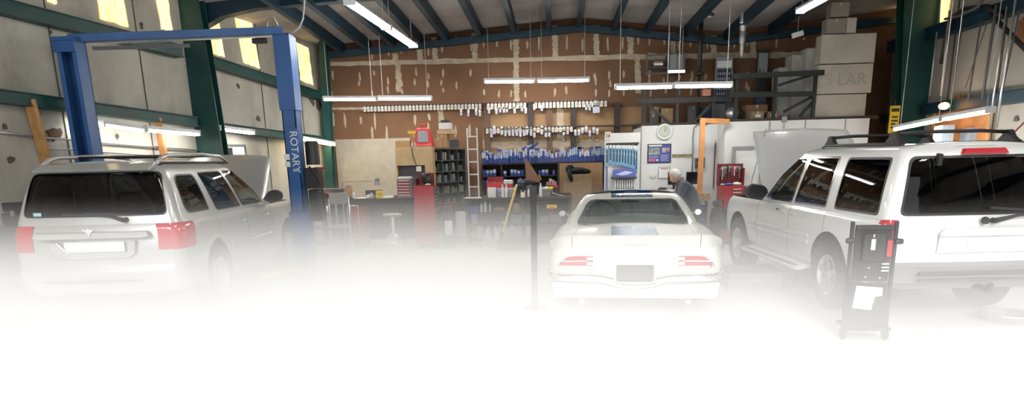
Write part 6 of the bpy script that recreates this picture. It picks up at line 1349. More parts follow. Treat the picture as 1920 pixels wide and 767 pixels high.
obj('border', MB().box(0, w, -.002, 0, 0, .006).box(0, w, -.002, 0, h-.006, h), YEL, t); obj('lettering', text_mb('CHEVY', h*.95, .001).xf(M.Translation(V((w*.27, -.003, h*.5)))), YEL, t); obj('lettering', text_mb('AVE.', h*.95, .001).xf(M.Translation(V((w*.82, -.003, h*.5)))), YEL, t); obj('bow_tie_mark', MB().prism([(w*.50, h*.35), (w*.55, h*.35), (w*.56, h*.25), (w*.62, h*.25), (w*.63, h*.35), (w*.67, h*.35), (w*.66, h*.65), (w*.62, h*.65), (w*.61, h*.75), (w*.55, h*.75), (w*.54, h*.65), (w*.49, h*.65)], -.003, 0), mat('slate_blue', (.14, .20, .35), .5), t)
a, b = at(1234, 335.5, y=YO-.02), at(1256.5, 313, y=YO-.02); w, h = b.x-a.x, b.z-a.z
t = thing('wall_calendar', 'white wall calendar in a thin grey frame with a reddish header', 'calendar', (a.x, YO-.02, a.z)); obj('frame', MB().box(0, w, 0, .012, 0, h), GREYP, t); obj('sheet', MB().box(.012, w-.012, -.003, 0, .012, h-.012), PAPER, t); obj('header', MB().box(.04, w-.04, -.005, -.003, h*.80, h*.90), mat('muted_rose', (.42, .22, .22), .6), t)
mb = MB(); [mb.box(.03, w-.03, -.0045, -.003, h*(.12+.1*k), h*(.12+.1*k)+.003) for k in range(7)]; obj('grid_lines', mb, mat('light_grey_print', (.5, .5, .52), .6), t)
c = at(1224, 330.5, y=YO-.01); t = thing('wall_socket', 'small oval grey-white fitting on the office wall below the poster', 'socket', c); obj('plate', MB().lathe([(0, -.02), (.045, -.018), (.055, 0), (.055, .009)], (0, 0, 0), 'y', 20).xf(M.Diagonal((1.1, 1, .7, 1))), PAPER, t, smooth=50); obj('slot', MB().box(-.025, .025, -.023, -.019, -.006, .006), GREYP, t)
a, b = at(1303, 316, y=YO-.06), at(1321, 296, y=YO-.06); w, h = b.x-a.x, b.z-a.z
t = thing('wall_mounted_speaker', 'dark square speaker box on the office wall behind the wooden post', 'speaker', (a.x, YO-.11, a.z)); obj('cabinet', MB().box(0, w, 0, .1, 0, h), DGREY, t, bevel=.008); obj('grille', MB().box(.015, w-.015, -.004, .0, .015, h-.015), BLK, t); obj('cone', MB().lathe([(0, -.002), (.05, -.012), (.055, -.004)], (w/2, 0, h/2), 'y', 16, cap=False), GREYP, t, smooth=True)
P = [at(*q, y=YO-.02) for q in ((1326, 234), (1308, 234), (1301, 240), (1299, 256), (1298.5, 290), (1297.5, 322))]; o = obj('conduit_cord', MB().tube([p-P[0] for p in P], .014, 8), GREYP, smooth=True); o.location = P[0]; tag(o, 'grey conduit curving down the office wall left of the wooden post', 'conduit')
# wooden post and beam
yp = 13.05; A, B = at(1318, 226, y=yp), at(1311, 372, y=yp); 
t = thing('wooden_post', 'orange wooden post with a short top beam in front of the office wall', 'post', (B.x, yp, 0)); d = A-B; A0_ = B-d*(B.z/d.z)
obj('upright', MB().bar((A0_.x-B.x, 0, 0), (A.x-B.x, 0, A.z), .085, .09, up=(0, 1, 0)), mat('orange_timber', (1, 1, 1)), t, bevel=.004)
C = at(1366, 228, y=YQ-.1); obj('top_beam', MB().bar((A.x-B.x-.04, 0, A.z), (C.x-B.x, C.y-yp, C.z), .07, .09), mat('orange_timber', (1, 1, 1)), t, bevel=.004)
for i, px in enumerate((1339.5, 1346)):
    a, b = at(px-2, 357 if i == 0 else 352, y=YO-.02), at(px+1.8, 263 if i == 0 else 254, y=YO-.02); o = obj('long_level' if i else 'steel_strip', MB().box(0, b.x-a.x, 0, .015, 0, b.z-a.z).box(.008, b.x-a.x-.008, -.003, 0, .05, b.z-a.z-.05), DRED, bevel=.002); place(o, (a.x, YO-.02, a.z)); o.name = 'hanging_strip'; tag(o, 'dark red long strip hung on the office wall, '+('left' if i == 0 else 'right')+' of two', 'strip')
# ------------------------------------------------------------------ desk with monitors
yd = 13.35; zd = at(1262, 366, y=yd).z; a, b = Xo(1236, yd), Xo(1312, yd)
t = thing('desk', 'plain desk against the office wall under the monitors', 'desk', ((a+b)/2, yd+.2, 0)); w = (b-a)/2
obj('desktop', MB().box(-w, w, -.28, .30, zd-.03, zd), GREYP, t, bevel=.004); obj('drawer_unit', MB().box(-w+.02, -w+.38, -.24, .28, .03, zd-.03), WPL, t, bevel=.004)
for i in range(3): obj('drawer', MB().box(-w+.035, -w+.365, -.255, -.24, .06+.26*i, .29+.26*i), PAPER, t, bevel=.003)
obj('side_panel', MB().box(w-.04, w-.01, -.26, .28, 0, zd-.03), GREYP, t)
for px0, px1, y0, y1, lab in ((1252, 1277, 322, 347, 'black monitor on the desk before the bending man'), (1286, 1309, 322, 346, 'black monitor on the desk behind the back of the bending man')):
    ym = yd+.25; a, b = at(px0, y1, y=ym), at(px1, y0, y=ym); w_, h_ = b.x-a.x, b.z-a.z; zz = a.z-zd
    m_ = thing('monitor', lab, 'monitor', ((a.x+b.x)/2, ym, zd)); obj('screen', MB().box(-w_/2, w_/2, -.015, .02, zz, zz+h_), BLK, m_, bevel=.005); obj('display', MB().box(-w_/2+.012, w_/2-.012, -.018, -.015, zz+.015, zz+h_-.012), GLS, m_); obj('stand', MB().box(-.025, .025, .02, .04, .01, zz+.1).box(-.09, .09, -.06, .10, 0, .012), BLK, m_, bevel=.003)
p = V((Xo(1246, yd), yd, zd)); o = obj('desk_phone', MB().prism([(-.10, 0), (.10, 0), (.10, .05), (-.10, .09)], -.07, .07, 'x').tube([(-.09, .02, .11), (-.06, .02, .13), (.05, .02, .12), (.08, .02, .10)], .022, 8), BLK, smooth=40); place(o, p, .3); tag(o, 'black desk phone on the left end of the desk', 'phone')
p = V((Xo(1258, yd), yd-.05, zd)); o = obj('paper_stack', MB().box(-.10, .10, -.12, .12, 0, .06).box(-.09, .11, -.11, .12, .06, .10, rot=M.Rotation(.15, 3, 'Z')), PAPER, bevel=.002); place(o, p); tag(o, 'stack of white papers on the desk under the head of the bending man', 'papers')
p = V((Xo(1270, yd), yd-.12, zd)); o = obj('printer', MB().box(-.09, .09, -.08, .08, 0, .08).prism([(-.07, .08), (.07, .08), (.05, .12), (-.05, .12)], -.06, .06), GREYP, bevel=.008); place(o, p); tag(o, 'small grey device on the desk right of the white papers', 'device')
# ------------------------------------------------------------------ blue tool cabinet, black drum, red tool chest
yb = 12.6; a, b = Xo(1312, yb), Xo(1333, yb); z1 = at(1322, 377, y=yb).z
t = thing('tool_cabinet', 'narrow blue and grey drawer cabinet behind the bending man', 'cabinet', ((a+b)/2, yb+.22, 0)); w = (b-a)/2
obj('body', MB().box(-w, w, -.2, .16, .08, z1), GREYP, t, bevel=.006)
for i in range(7): d_ = obj('drawer', MB().box(-w+.015, w-.02, -.212, -.2, .10+(z1-.12)*i/7, .10+(z1-.12)*(i+1)/7-.015), mat('tool_blue', (.05, .11, .34), .4), t, bevel=.003); obj('handle', MB().box(-w+.03, w-.04, -.222, -.212, .10+(z1-.12)*(i+1)/7-.035, .10+(z1-.12)*(i+1)/7-.02), CHR, d_)
for s in (-1, 1): obj('caster', MB().lathe([(0, -.015), (.04, -.015), (.04, .015), (0, .015)], (s*(w-.04), -.12, .041), 'x', 12), RUB, t); obj('caster', MB().lathe([(0, -.015), (.04, -.015), (.04, .015), (0, .015)], (s*(w-.04), .14, .041), 'x', 12), RUB, t)
obj('side_tray', MB().box(w, w+.12, -.18, .1, z1*.48, z1*.5), GREYP, t)
carton('carton', 'small brown carton on top of the blue drawer cabinet', 1313, 363, 1332, yb+.05, .24, CARD, z=z1)
yk = 12.15; t = thing('welding_cart', 'black cart with a gas cylinder between the blue cabinet and the red tool chest', 'cart', (Xo(1350, yk), yk+.1, 0)); z1 = at(1350, 383, y=yk).z
obj('cylinder', MB().lathe([(0, .06), (.10, .06), (.11, .10), (.11, z1-.2), (.08, z1-.08), (.03, z1-.04), (.03, z1), (0, z1)], (.02, .02, 0), 'z', 18), BLK, t, smooth=45); obj('valve', MB().box(-.05, .09, -.02, .05, z1-.03, z1+.05), DGREY, t, bevel=.01)
obj('base_plate', MB().box(-.15, .15, -.15, .2, .04, .07), DGREY, t)
for s in (-1, 1): obj('caster_wheel', MB().lathe([(0, -.02), (.06, -.02), (.06, .02), (0, .02)], (s*.13, .1, .061), 'x', 14), RUB, t); obj('upright', MB().tube([(s*.15, .12, .07), (s*.15, .14, z1+.05)], .014, 8), BLK, t)
obj('hose_coil', ring_mesh(.09, .015, (.0, -.12, z1*.55)), BLK, t, smooth=True); obj('control_box', MB().box(-.18, -.06, -.14, .0, .10, .42), BLK, t, bevel=.01)
yr2 = 12.75; a, b = Xo(1356, yr2), Xo(1406, yr2); z1 = at(1380, 349, y=yr2).z; z2 = at(1380, 307, y=yr2+.3).z
t = thing('tool_chest', 'big red tool chest with an open lid panel full of tools before the door', 'tool chest', ((a+b)/2, yr2+.25, 0)); w = (b-a)/2
obj('cabinet_body', MB().box(-w, w, -.22, .2, .10, z1*.62), DGREY, t, bevel=.006); obj('body', MB().box(-w+.02, w-.02, -.2, .2, z1*.62, z1), RED, t, bevel=.006)
for i in range(6): d_ = obj('drawer', MB().box(-w*.1, w-.05, -.215, -.2, z1*.64+(z1*.33)*i/6, z1*.64+(z1*.33)*(i+1)/6-.012), RED, t, bevel=.002); obj('handle', MB().box(-w*.05, w-.10, -.224, -.214, z1*.64+(z1*.33)*(i+1)/6-.03, z1*.64+(z1*.33)*(i+1)/6-.016), CHR, d_)
for i in range(3): obj('drawer', MB().box(-w+.03, w-.03, -.235, -.22, .12+(z1*.62-.14)*i/3, .12+(z1*.62-.14)*(i+1)/3-.015), BLK if i else RED, t, bevel=.003)
obj('lid_panel', MB().box(-w, w, .14, .16, z1, z2).box(-w, -w+.02, .0, .14, z1, z2-.08).box(w-.02, w, .0, .14, z1, z2-.08), DRED, t, bevel=.003)
for sx in (-1, 1): obj('caster', MB().lathe([(0, -.02), (.05, -.02), (.05, .02), (0, .02)], (sx*(w-.08), -.1, .051), 'x', 14), RUB, t)
for i in range(12):
    hh_ = random.uniform(.10, .24); xx = -w+.06+(2*w-.12)*i/11; m_ = random.choice((CHR, STEEL, BLK, WPL, BRED))
    o = obj('hanging_tool', MB().tube([(0, 0, 0), (0, 0, -hh_)], .009, 6).box(-.018, .018, -.008, .008, -.04, 0), m_, smooth=40); place(o, ((a+b)/2+xx, yr2+.25+.125, z2-.03-random.uniform(0, .04))); tag(o, 'small hand tools hanging in a row on the open red lid panel', 'tool', 'tools on the red lid panel')
for dx, m_, s, lab in ((-.05, BBIN, .05, 'blue rag or glove on the red tool chest'), (.08, PAPER, .06, 'white rag on the red tool chest'), (-.17, STEEL, .04, 'steel part at the left end of the red tool chest')):
    o = obj('rag', MB().sphere((0, 0, s*.55), s, 10, sc=(1.3, 1, .55)).sphere((s*.8, .01, s*.5), s*.7, 8, sc=(1.2, .8, .6)), m_, smooth=True); place(o, ((a+b)/2+dx, yr2+.18, z1)); tag(o, lab, 'rag' if m_ != STEEL else 'part')
# ------------------------------------------------------------------ the loft
def lbox(name, label, px0, py0, px1, py1, y, depth, m, z=None, group=None):
    return carton(name, label, px0, py0, px1, y, depth, m, z=z, py1=py1, group=group)
zz = ZL; prev = None
for (a_, lab, dx) in (((1530, 176, 1625, 219), 'bottom large pale carton of the tall stack on the loft', 0), ((1535, 119, 1638, 176), 'middle large pale carton of the tall stack, with faint lettering', 0), ((1542, 62, 1644, 119), 'top large pale carton of the tall stack on the loft', 0)):
    o = carton('large_carton', lab, a_[0], a_[1], a_[2], 13.44, .29, LCARD, z=zz); top = at((a_[0]+a_[2])/2, a_[1], y=13.42).z+.006
    if 'middle' in lab:
        w_ = at(a_[2], 150, y=13.42).x-at(a_[0], 150, y=13.42).x
        ob = obj('lettering', text_mb('S LAR', .30, .002).xf(M.Translation(V((.02, -.148, (top-zz)*.45)))), mat('faint_print', (.34, .315, .27), .8), o, label='faint grey lettering')
    zz = top
for (a_, lab) in (((1551, 34, 1588, 62), 'small carton on the tall stack, lower left of three'), ((1589, 33, 1607, 62), 'narrow small carton on the tall stack, right of three')):
    carton('small_carton', lab, a_[0], a_[1], a_[2], 13.46, .24, LCARD if 'narrow' in lab else mat('greyish_carton', (.24, .22, .19), .8), z=zz)
carton('small_carton', 'small carton topmost on the tall stack near the ceiling', 1560, 4, 1594, 13.46, .24, mat('greyish_carton', (1, 1, 1)), z=at(1570, 34, y=13.55).z+.006)
for col, y_, boxes in ((0, 13.75, ((1512, 177, 1532, 218), (1513, 136, 1534, 177), (1513, 90, 1541, 136))), (1, 13.95, ((1485, 178, 1509, 218), (1485, 138, 1510, 178), (1486, 103, 1511, 138))), (2, 14.15, ((1461, 168, 1483, 218), (1461, 126, 1484, 168)))):
    z_ = ZL
    for k2, q in enumerate(boxes):
        carton('stacked_carton', ('bottom', 'middle', 'top')[k2 if len(boxes) > 2 or k2 == 0 else 2]+' grey-white carton of the '+('right', 'middle', 'left')[col]+' small stack beside the large cartons', q[0], q[1], q[2], y_, .4, mat('grey_white_carton', (.33, .33, .31), .8, var=.1), z=z_); z_ = at((q[0]+q[2])/2, q[1], y=y_).z+.006
# pallet rack frames on the loft
def rack(name, label, ups, y, ztop_px, beams, braces, m):
    A = at(ups[0], 200, y=y); t = thing(name, label, 'rack', (A.x, y, ZL))
    for px in ups:
        x = at(px, 200, y=y).x-A.x; 
        for yy in (0,): obj('upright', MB().box(x-.03, x+.03, yy, yy+.05, 0, at(px, ztop_px, y=y).z-ZL), m, t)
    for (p, q) in beams: a_, b_ = at(*p, y=y-.03), at(*q, y=y-.03); obj('beam', MB().bar((a_.x-A.x, -.03, a_.z-ZL), (b_.x-A.x, -.03, b_.z-ZL), .05, .09), m, t)
    for (p, q) in braces: a_, b_ = at(*p, y=y+.05), at(*q, y=y+.05); obj('brace', MB().bar((a_.x-A.x, .08, a_.z-ZL), (b_.x-A.x, .08, b_.z-ZL), .03, .05), m, t)
    return t
RKM = mat('grey_rack_steel', (.022, .025, .027), .6, var=.2); RKD = mat('dark_green_rack', (.005, .009, .008), .6, var=.2)
rack('pallet_rack', 'grey steel rack on the loft behind the lower light pair', (1208, 1270, 1338, 1364), 14.2, 168, (((1196, 190), (1364, 186)),), (((1216, 196), (1256, 231)), ((1300, 231), (1338, 192)), ((1370, 192), (1400, 228))), RKM)
rack('pallet_rack', 'dark green rack frame on the loft left of the large cartons', (1380, 1452, 1526), 13.35, 134, (((1370, 144), (1545, 136)), ((1370, 178), (1528, 176))), (((1460, 160), (1524, 140)), ((1470, 210), (1530, 178)), ((1500, 218), (1530, 186))), RKD)
for i, (px0, py0, px1, py1, y_, m, lab) in enumerate(((1222, 200, 1236, 218, 14.75, mat('dull_tan_box', (.22, .17, .10), .8), 'dull tan box left on the grey loft rack'), (1240, 203, 1262, 217, 14.75, CARD, 'brown box in the middle of the grey loft rack'), (1218, 214, 1232, 230, 14.6, BLK, 'black box low at the left of the grey loft rack'), (1290, 198, 1312, 216, 14.8, DGREY, 'dark grey box on the right of the grey loft rack'), (1316, 200, 1334, 228, 14.7, mat('deep_navy_card', (.02, .03, .07), .7), 'navy box at the right end of the grey loft rack'), (1410, 209, 1433, 219, 13.7, mat('dull_tan_box', (1, 1, 1)), 'tan carton with white label at the loft edge, left of two'), (1440, 209, 1461, 219, 13.7, mat('reddish_carton', (.24, .13, .09), .8), 'reddish carton with white label at the loft edge, right of two'), (1400, 196, 1440, 209, 14.1, mat('rust_brown_card', (.20, .11, .07), .8), 'rust-brown folded carton behind the two cartons at the loft edge'))):
    o = carton('loft_box', lab, px0, py0, px1, y_, .3, m, z=ZL)
    if 'white label' in lab: pp = at((px0+px1)/2, 214, y=y_); obj('paper_label', MB().box(-.05, .05, -.156, -.15, .04, .09), PAPER, o)
o = obj('orange_box', MB().box(-.5, .5, -.1, .1, 0, 1).box(-.52, .52, -.105, .105, .8, 1), mat('dull_orange_card', (.45, .20, .12), .7)); a, b = at(1314, 178, y=14.3), at(1329, 169, y=14.3); place(o, ((a.x+b.x)/2, 14.2, at(1320, 186, y=14.25).z+.05)); o.scale = (b.x-a.x, 1, .12); tag(o, 'small orange box on the beam under the right hanging lights', 'box')
# chrome globe and clutter
o = obj('chrome_ball', MB().sphere((0, 0, .13), .13, 16), STEEL, smooth=True); place(o, (at(1373, 205, y=14.0).x, 14.0, ZL)); tag(o, 'round metal bowl on the loft right of the grey rack', 'bowl')
# tall boards leaning against the back wall on the loft
def board(name, label, px0, py0, px1, y, m, parts=()):
    a, b = at(px0, 232, y=y), at(px1, py0, y=y); w, h = b.x-a.x, b.z-ZL; t = thing(name, label, 'panel', (a.x, y, ZL)); obj('board', MB().box(0, w, 0, .04, 0, h), m, t, bevel=.004)
    for (n_, u0, u1, v0, v1, mm) in parts: obj(n_, MB().box(u0*w, u1*w, -.008, 0, v0*h, v1*h), mm, t)
    return t, w, h
t, w, h = board('sample_board', 'dark board with a white header and a grid of small items, leaning on the loft', 1337, 106, 1375, 15.1, GREYP, (('header_panel', .08, .92, .84, .94, WPL), ('dark_field', .08, .92, .3, .82, mat('slate_field', (.03, .04, .07), .6))))
mb = MB(); [mb.box((.14+.13*i)*w, (.18+.13*i)*w, -.012, -.008, (.36+.075*j)*h, (.39+.075*j)*h) for i in range(6) for j in range(6)]; obj('grid_items', mb, WPL, t)
t, w, h = board('tall_panel', 'tall grey-white panel with dark shapes at the right end of the back wall', 1413, 92, 1443, 15.2, BLK, (('pale_sheet', .1, .9, .62, .95, mat('grey_green_sheet', (.26, .30, .28), .7)), ('blue_patch', .08, .95, .05, .4, mat('slate_blue_mottle', (.05, .07, .12), .7, var=.6, scale=12))))
mb = MB(); [mb.box((.2+.3*i)*w, (.3+.3*i)*w, -.014, -.008, (.4+.02*i)*h, (.74-.03*i)*h) for i in range(3)]; obj('dark_shape', mb, BLK, t)
# unit heater hanging above
a, b = at(1252, 138, y=14.9), at(1286, 100, y=14.9)
t = thing('hanging_heater', 'dark hanging unit heater with grey louvres above the loft', 'heater', ((a.x+b.x)/2, 14.9, a.z)); w, h = (b.x-a.x)/2, b.z-a.z
obj('casing', MB().box(-w, w, 0, .4, 0, h), DGREY, t, bevel=.01); obj('grey_panel', MB().box(-w*.75, -.01, -.01, 0, h*.22, h*.95).box(.01, w*.7, -.01, 0, h*.22, h*.95), mat('panel_grey', (.22, .23, .22), .5), t); obj('reflection_strip', MB().box(-w, w*.95, -.02, 0, h*.02, h*.15), mat('painted_tube_reflection', (1, 1, 1), .5, emit=(1, .97, .9), est=1.6), t)  # emissive strip imitates a tube light reflected in the casing
obj('hanger', MB().tube([(-w*.8, .2, h), (-w*.8, .2, zr(a.x, 15.0)-a.z-.03)], .01, 6).tube([(w*.8, .2, h), (w*.8, .2, zr(a.x, 15.0)-a.z-.03)], .01, 6), STEEL, t); obj('side_cage', MB().bar((-w-.42, .1, h), (-w, .1, h), .03, .03).bar((-w-.42, .1, .02), (-w, .1, .02), .03, .03).bar((-w-.42, .1, 0), (-w-.42, .1, h), .03, .03), DGREY, t); obj('motor', MB().lathe([(0, -.1), (.07, -.09), (.07, .09), (0, .1)], (-w-.18, .15, h*.55), 'x', 14), STEEL, t, smooth=45); obj('motor_shelf', MB().box(-w-.4, -w, .05, .3, h*.3, h*.33), DGREY, t)
# stove pipes
yv = 14.0; p = at(1390, 108, y=yv); zc = zr(p.x, yv); t = thing('vent_pipe', 'shiny metal vent pipe hanging from the ceiling above the loft', 'pipe', (p.x, yv, p.z)); H_ = zc-p.z
obj('pipe', MB().lathe([(.0, 0), (.035, .04), (.045, .22), (.045, .25)], n=18).lathe([(.055, .25), (.06, .30), (.06, .44), (.05, .46), (.065, .50), (.065, H_)], n=18, cap=False), STEEL, t, smooth=45); obj('joint_band', MB().lathe([(.068, .60), (.072, .62), (.068, .64)], n=18, cap=False), CHR, t)
p = at(1312, 112, y=14.5); t = thing('ceiling_pipe', 'black vertical pipe from the ceiling left of the shiny vent pipe', 'pipe', (p.x, 14.5, ZL)); obj('pipe', MB().tube([(0, 0, .9), (0, 0, zr(p.x, 14.5)-ZL)], .045, 12).tube([(0, 0, 0), (0, 0, .9)], .03, 10), BLK, t, smooth=True); obj('flange', MB().lathe([(.045, .9), (.09, .92), (.09, .95), (.045, .97)], n=14, cap=False), BLK, t)
p = at(1330, 30, y=13.6); t = thing('ceiling_fan_motor', 'small dark hanging fitting by the ceiling beam left of the vent pipe', 'fitting', (p.x, 13.6, p.z)); obj('cap', MB().lathe([(0, 0), (.08, .0), (.10, .03), (.03, .07), (.015, .1), (.015, zr(p.x, 13.6)-p.z)], n=16), BLK, t, smooth=45); obj('lens', MB().sphere((0, 0, -.01), .06, 12, sc=(1, 1, .5)), STEEL, t, smooth=True)
a, b = at(1486, 70, y=13.8), at(1505, 59, y=13.8); t = thing('emergency_light', 'small white emergency lamp box hanging above the cartons', 'lamp', ((a.x+b.x)/2, 13.8, a.z)); obj('ceiling_case', MB().box(-.1, .1, -.04, .04, 0, .09, rot=M.Rotation(-.25, 3, 'Y')), WPL, t, bevel=.008); obj('lens', MB().sphere((.11, -.03, -.04), .02, 8), CHR, t, smooth=True); obj('hanger', MB().tube([(0, 0, .08), (0, 0, zr(a.x, 13.8)-a.z-.01)], .006, 5), STEEL, t)
p = at(1471, 224, y=YQ-.03); t = thing('junction_box_switch', 'small grey junction box at the top of the right office wall', 'junction box', (p.x, YQ-.04, p.z)); obj('case', MB().box(-.045, .045, -.0, .038, -.05, .05), GREYP, t, bevel=.005); obj('stem', MB().tube([(0, .02, -.05), (0, .02, -.25)], .01, 6), GREYP, t)
# ------------------------------------------------------------------ the man
def skin(name, verts, edges, radii, m, parent, root=0, sub=2):
    me = bpy.data.meshes.new(name); me.from_pydata(verts, edges, []); me.materials.append(m); o = bpy.data.objects.new(name, me); COL.objects.link(o); o.parent = parent
    s = o.modifiers.new('skin', 'SKIN'); s.use_smooth_shade = True
    for i, r in enumerate(radii):
        v = me.skin_vertices[0].data[i]; v.radius = r if isinstance(r, tuple) else (r, r); v.use_root = i == root
    if sub: u = o.modifiers.new('sub', 'SUBSURF'); u.levels = sub; u.render_levels = sub
    return o
def man():
    ym = 12.28; P = lambda px, py, dy=0: at(px, py, y=ym+dy)
    hip = P(1299, 392); base = V((hip.x, ym, 0)); t = thing('person', 'white-haired man in a grey coverall bending left over the desk', 'person', base)
    L = lambda px, py, dy=0: tuple(P(px, py, dy)-base)
    hz = hip.z
    # torso, legs and feet in one coverall surface
    sh = L(1277, 344); nk = L(1271, 338)
    v = [tuple(V((0, 0, hz))), L(1296, 374), L(1290, 358), L(1281, 347), L(1273.5, 340),
         (.01, -.10, hz-.08), (.0, -.11, hz*.52), (.02, -.10, .10), (.03, .11, hz-.08), (.06, .13, hz*.52), (.07, .12, .10),
         tuple(V(L(1279, 347))+V((0, -.18, 0))), L(1274, 372, -.24), L(1264, 392, -.20),
         tuple(V(L(1279, 347))+V((0, .18, 0))), L(1272, 370, .24), L(1262, 388, .26)]
    e = [(0, 1), (1, 2), (2, 3), (3, 4), (0, 5), (5, 6), (6, 7), (0, 8), (8, 9), (9, 10), (3, 11), (11, 12), (12, 13), (3, 14), (14, 15), (15, 16)]
    r = [(.17, .15), (.165, .15), (.17, .15), (.15, .12), (.07, .07), (.12, .12), (.095, .095), (.075, .075), (.12, .12), (.095, .095), (.075, .075), (.085, .08), (.062, .062), (.048, .048), (.085, .08), (.062, .062), (.048, .048)]
    cov = skin('coverall', v, e, r, DENIM, t)
    # head, neck, hands: bare skin
    hc = V(L(1266, 330)); ax = (hc-V(L(1275, 341))).normalized()
    mb = MB(); n = 20; rows = []
    for i in range(13):
        a = -pi/2+pi*i/12; rr = cos(a); zz = sin(a); rows.append([(rr*cos(2*pi*k/n)*(.092+.018*(cos(2*pi*k/n) < 0)*(zz < .1)), rr*sin(2*pi*k/n)*(.078-.014*(zz < -.3)), zz*.118) for k in range(n+1)])
    mb.grid(rows)
    mb.add([(-.098, -.014, -.022), (-.098, .014, -.022), (-.098, 0, .03), (-.128, 0, -.020)], [(0, 1, 3), (1, 2, 3), (2, 0, 3), (0, 2, 1)])
    mb.sphere((-.096, 0, -.058), .022, 10, sc=(.5, 1, .35))
    for s in (-1, 1): mb.sphere((.012, s*.078, -.005), .03, 10, sc=(.6, .3, 1)); mb.sphere((-.088, s*.03, .018), .013, 8, sc=(.6, 1, .7))
    tilt = M.Rotation(R(-42), 4, 'Y'); Hm = M.Translation(hc) @ tilt; mb.xf(Hm); mb.tube([hc+V((.03, 0, -.03)), V(L(1272.5, 339))], [.052, .060], 12)
    obj('head', mb, SKIN, t, smooth=True)
    mb = MB(); rows = []
    for i in range(8):
        a = -.25+(pi/2+.25)*i/7; rows.append([(.012+cos(a)*cos(2*pi*k/n)*.102, cos(a)*sin(2*pi*k/n)*.090, sin(a)*.130) if not (cos(2*pi*k/n) < -.55 and a < .55) else (cos(a)*cos(2*pi*k/n)*.085, cos(a)*sin(2*pi*k/n)*.07, sin(a)*.11) for k in range(n+1)])
    mb.grid(rows).xf(Hm); obj('hair', mb, HAIR, t, smooth=True)
    for s, (hx, hy, dy) in ((-1, (1262, 396, -.19)), (1, (1260, 392, .26))):
        w = V(L(hx, hy, dy)); vs = [tuple(w+V((.015, 0, .03))), tuple(w), tuple(w+V((-.03, 0, -.045)))]; es = [(0, 1), (1, 2)]; rr = [.028, .030, .032]
        for k in range(4):
            b = len(vs); o_ = V((-.03, (k-1.5)*.020, -.05)); l = (.034, .040, .037, .028)[k]
            vs += [tuple(w+o_), tuple(w+o_+V((-.018, 0, -l*.8))), tuple(w+o_+V((-.012, 0, -l*1.7)))]; es += [(2, b), (b, b+1), (b+1, b+2)]; rr += [.0105, .0092, .0078]
        b = len(vs); vs += [tuple(w+V((-.018, -s*.03, -.02))), tuple(w+V((-.035, -s*.045, -.045)))]; es += [(1, b), (b, b+1)]; rr += [.012, .0095]
        skin('hand', vs, es, rr, SKIN, t, root=1, sub=1)
    for (x, y) in ((.02, -.10), (.07, .12)):
        obj('shoe', MB().prism([(-.20, 0), (.08, 0), (.085, .05), (.05, .11), (-.03, .11), (-.09, .07), (-.19, .05), (-.215, .02)], y-.045, y+.045, 'y'), BLK, t, bevel=.018)
    # coat skirt seam, belt and collar
    obj('collar', ring_mesh(.075, .022, (0, 0, 0), n=18).xf(M.Translation(V(L(1274.5, 341))) @ M.Rotation(R(-48), 4, 'Y') @ M.Rotation(pi/2, 4, 'X')), DENIM, t, smooth=True)
    obj('pocket', MB().box(.05, .16, -.165, -.155, hz-.10, hz+.02), DENIM, t, bevel=.004)
man()
# lift resting objects a hair off their supports
for o in list(COL.objects):
    if o.parent is None and o.get('category') and o.location.z > .05: o.location.z += .002
# ================================================================== LIGHT AND CAMERA
w = bpy.data.worlds.new('sky'); scn.world = w; w.use_nodes = True
bg = w.node_tree.nodes['Background']; bg.inputs[0].default_value = (.93, .97, 1, 1); bg.inputs[1].default_value = SKY
sd = bpy.data.lights.new('hazy_sun', 'SUN'); sd.energy = SUN; sd.angle = R(13); sd.color = (1, .985, .96)
so = bpy.data.objects.new('hazy_sun', sd); COL.objects.link(so); so.location = (0, -12, 8)
so.rotation_euler = V((0, cos(R(SUNEL)), -sin(R(SUNEL)))).to_track_quat('-Z', 'Y').to_euler()
wb = bpy.data.lights.new('orange_bulb', 'POINT'); wb.energy = 26; wb.color = (1, .45, .12); wb.shadow_soft_size = .06
wo = bpy.data.objects.new('orange_bulb', wb); COL.objects.link(wo); wo.location = at(1770, 199, x=6.62)
cd = bpy.data.cameras.new('camera'); cam = bpy.data.objects.new('camera', cd); COL.objects.link(cam)
cd.sensor_fit = 'HORIZONTAL'; cd.sensor_width = 36; cd.lens = F*36/1920; cd.shift_x = 0; cd.shift_y = (CY-383.5)/1920; cd.clip_start = .05; cd.clip_end = 200
f = V((-sin(YAW)*cos(TH), cos(YAW)*cos(TH), -sin(TH))); up0 = V((-sin(YAW)*sin(TH), cos(YAW)*sin(TH), cos(TH))); r0 = f.cross(up0)
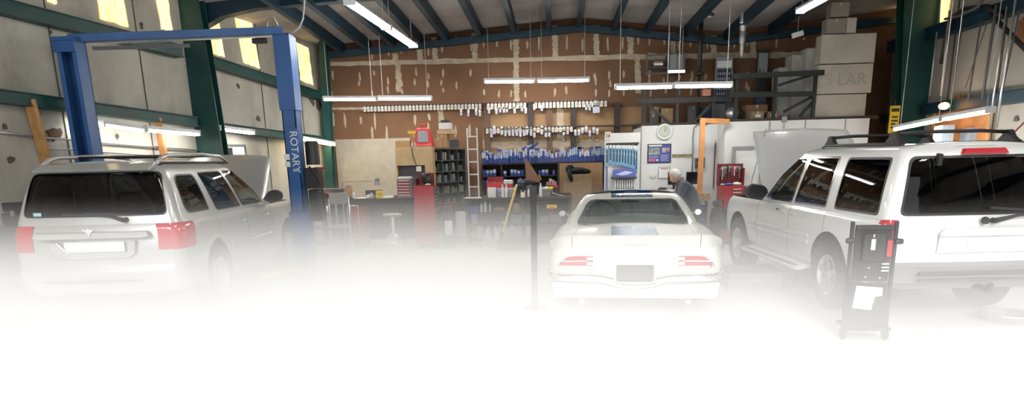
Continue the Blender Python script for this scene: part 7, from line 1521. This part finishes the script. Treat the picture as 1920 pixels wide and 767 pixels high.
# rolled image axes
rx = r0*cos(RO)+up0*sin(RO); uy = -r0*sin(RO)+up0*cos(RO)
m = M((rx, uy, -f)).transposed().to_4x4(); m.translation = V((0, 0, H)); cam.matrix_world = m
scn.camera = cam
scn.view_settings.view_transform = 'Standard'; scn.view_settings.look = 'None'; scn.view_settings.gamma = 1; scn.view_settings.exposure = EXPO; scn.view_settings.use_curve_mapping = False
scn.cycles.use_denoising = True; scn.cycles.use_adaptive_sampling = True; scn.cycles.adaptive_threshold = .04; scn.cycles.adaptive_min_samples = 16; scn.cycles.max_bounces = 6; scn.cycles.diffuse_bounces = 3; scn.cycles.glossy_bounces = 4; scn.cycles.transparent_max_bounces = 10; scn.cycles.transmission_bounces = 4
scn.cycles.time_limit = 900; scn.cycles.sample_clamp_indirect = 4; scn.cycles.caustics_reflective = False; scn.cycles.caustics_refractive = False

# low white haze over the shop floor, thickest in the front bays (added to fade the foreground to white: a world volume that depends on position only)
nt = w.node_tree; N = nt.nodes.new; Lk = nt.links.new
geo = N('ShaderNodeNewGeometry'); sx = N('ShaderNodeSeparateXYZ'); Lk(geo.outputs['Position'], sx.inputs[0])
def mr(src, a, b, c, d, smooth=False):
    n = N('ShaderNodeMapRange'); n.inputs['From Min'].default_value = a; n.inputs['From Max'].default_value = b; n.inputs['To Min'].default_value = c; n.inputs['To Max'].default_value = d
    if smooth: n.interpolation_type = 'SMOOTHSTEP'
    Lk(src, n.inputs['Value']); return n.outputs['Result']
def ma(op, a, b):
    n = N('ShaderNodeMath'); n.operation = op
    for i, q in enumerate((a, b)):
        if isinstance(q, (int, float)): n.inputs[i].default_value = q
        else: Lk(q, n.inputs[i])
    return n.outputs[0]
hz = ma('POWER', mr(ma('ADD', sx.outputs['Z'], mr(sx.outputs['X'], -5, 0, -.12, .0)), .45, 1.3, 1, 0), 1.5)
dens = ma('MULTIPLY', ma('MULTIPLY', hz, ma('ADD', mr(sx.outputs['Y'], 6.2, 8.6, HAZE*1.5, 0, True), mr(sx.outputs['Y'], 8.5, 12.5, HAZE, HAZE*.36, True))), ma('MULTIPLY', mr(sx.outputs['Y'], .8, 1.4, 0, 1), mr(sx.outputs['X'], -1.5, 3.0, 1.1, .55, True)))
vs = N('ShaderNodeVolumeScatter'); vs.inputs['Color'].default_value = (.99, .99, .99, 1); vs.inputs['Anisotropy'].default_value = 0
Lk(dens, vs.inputs['Density']); Lk(vs.outputs[0], nt.nodes['World Output'].inputs['Volume'])
scn.cycles.volume_max_steps = 20; scn.cycles.volume_bounces = 1; w.cycles.volume_step_size = 1.8; w.cycles.volume_sampling = 'EQUIANGULAR'
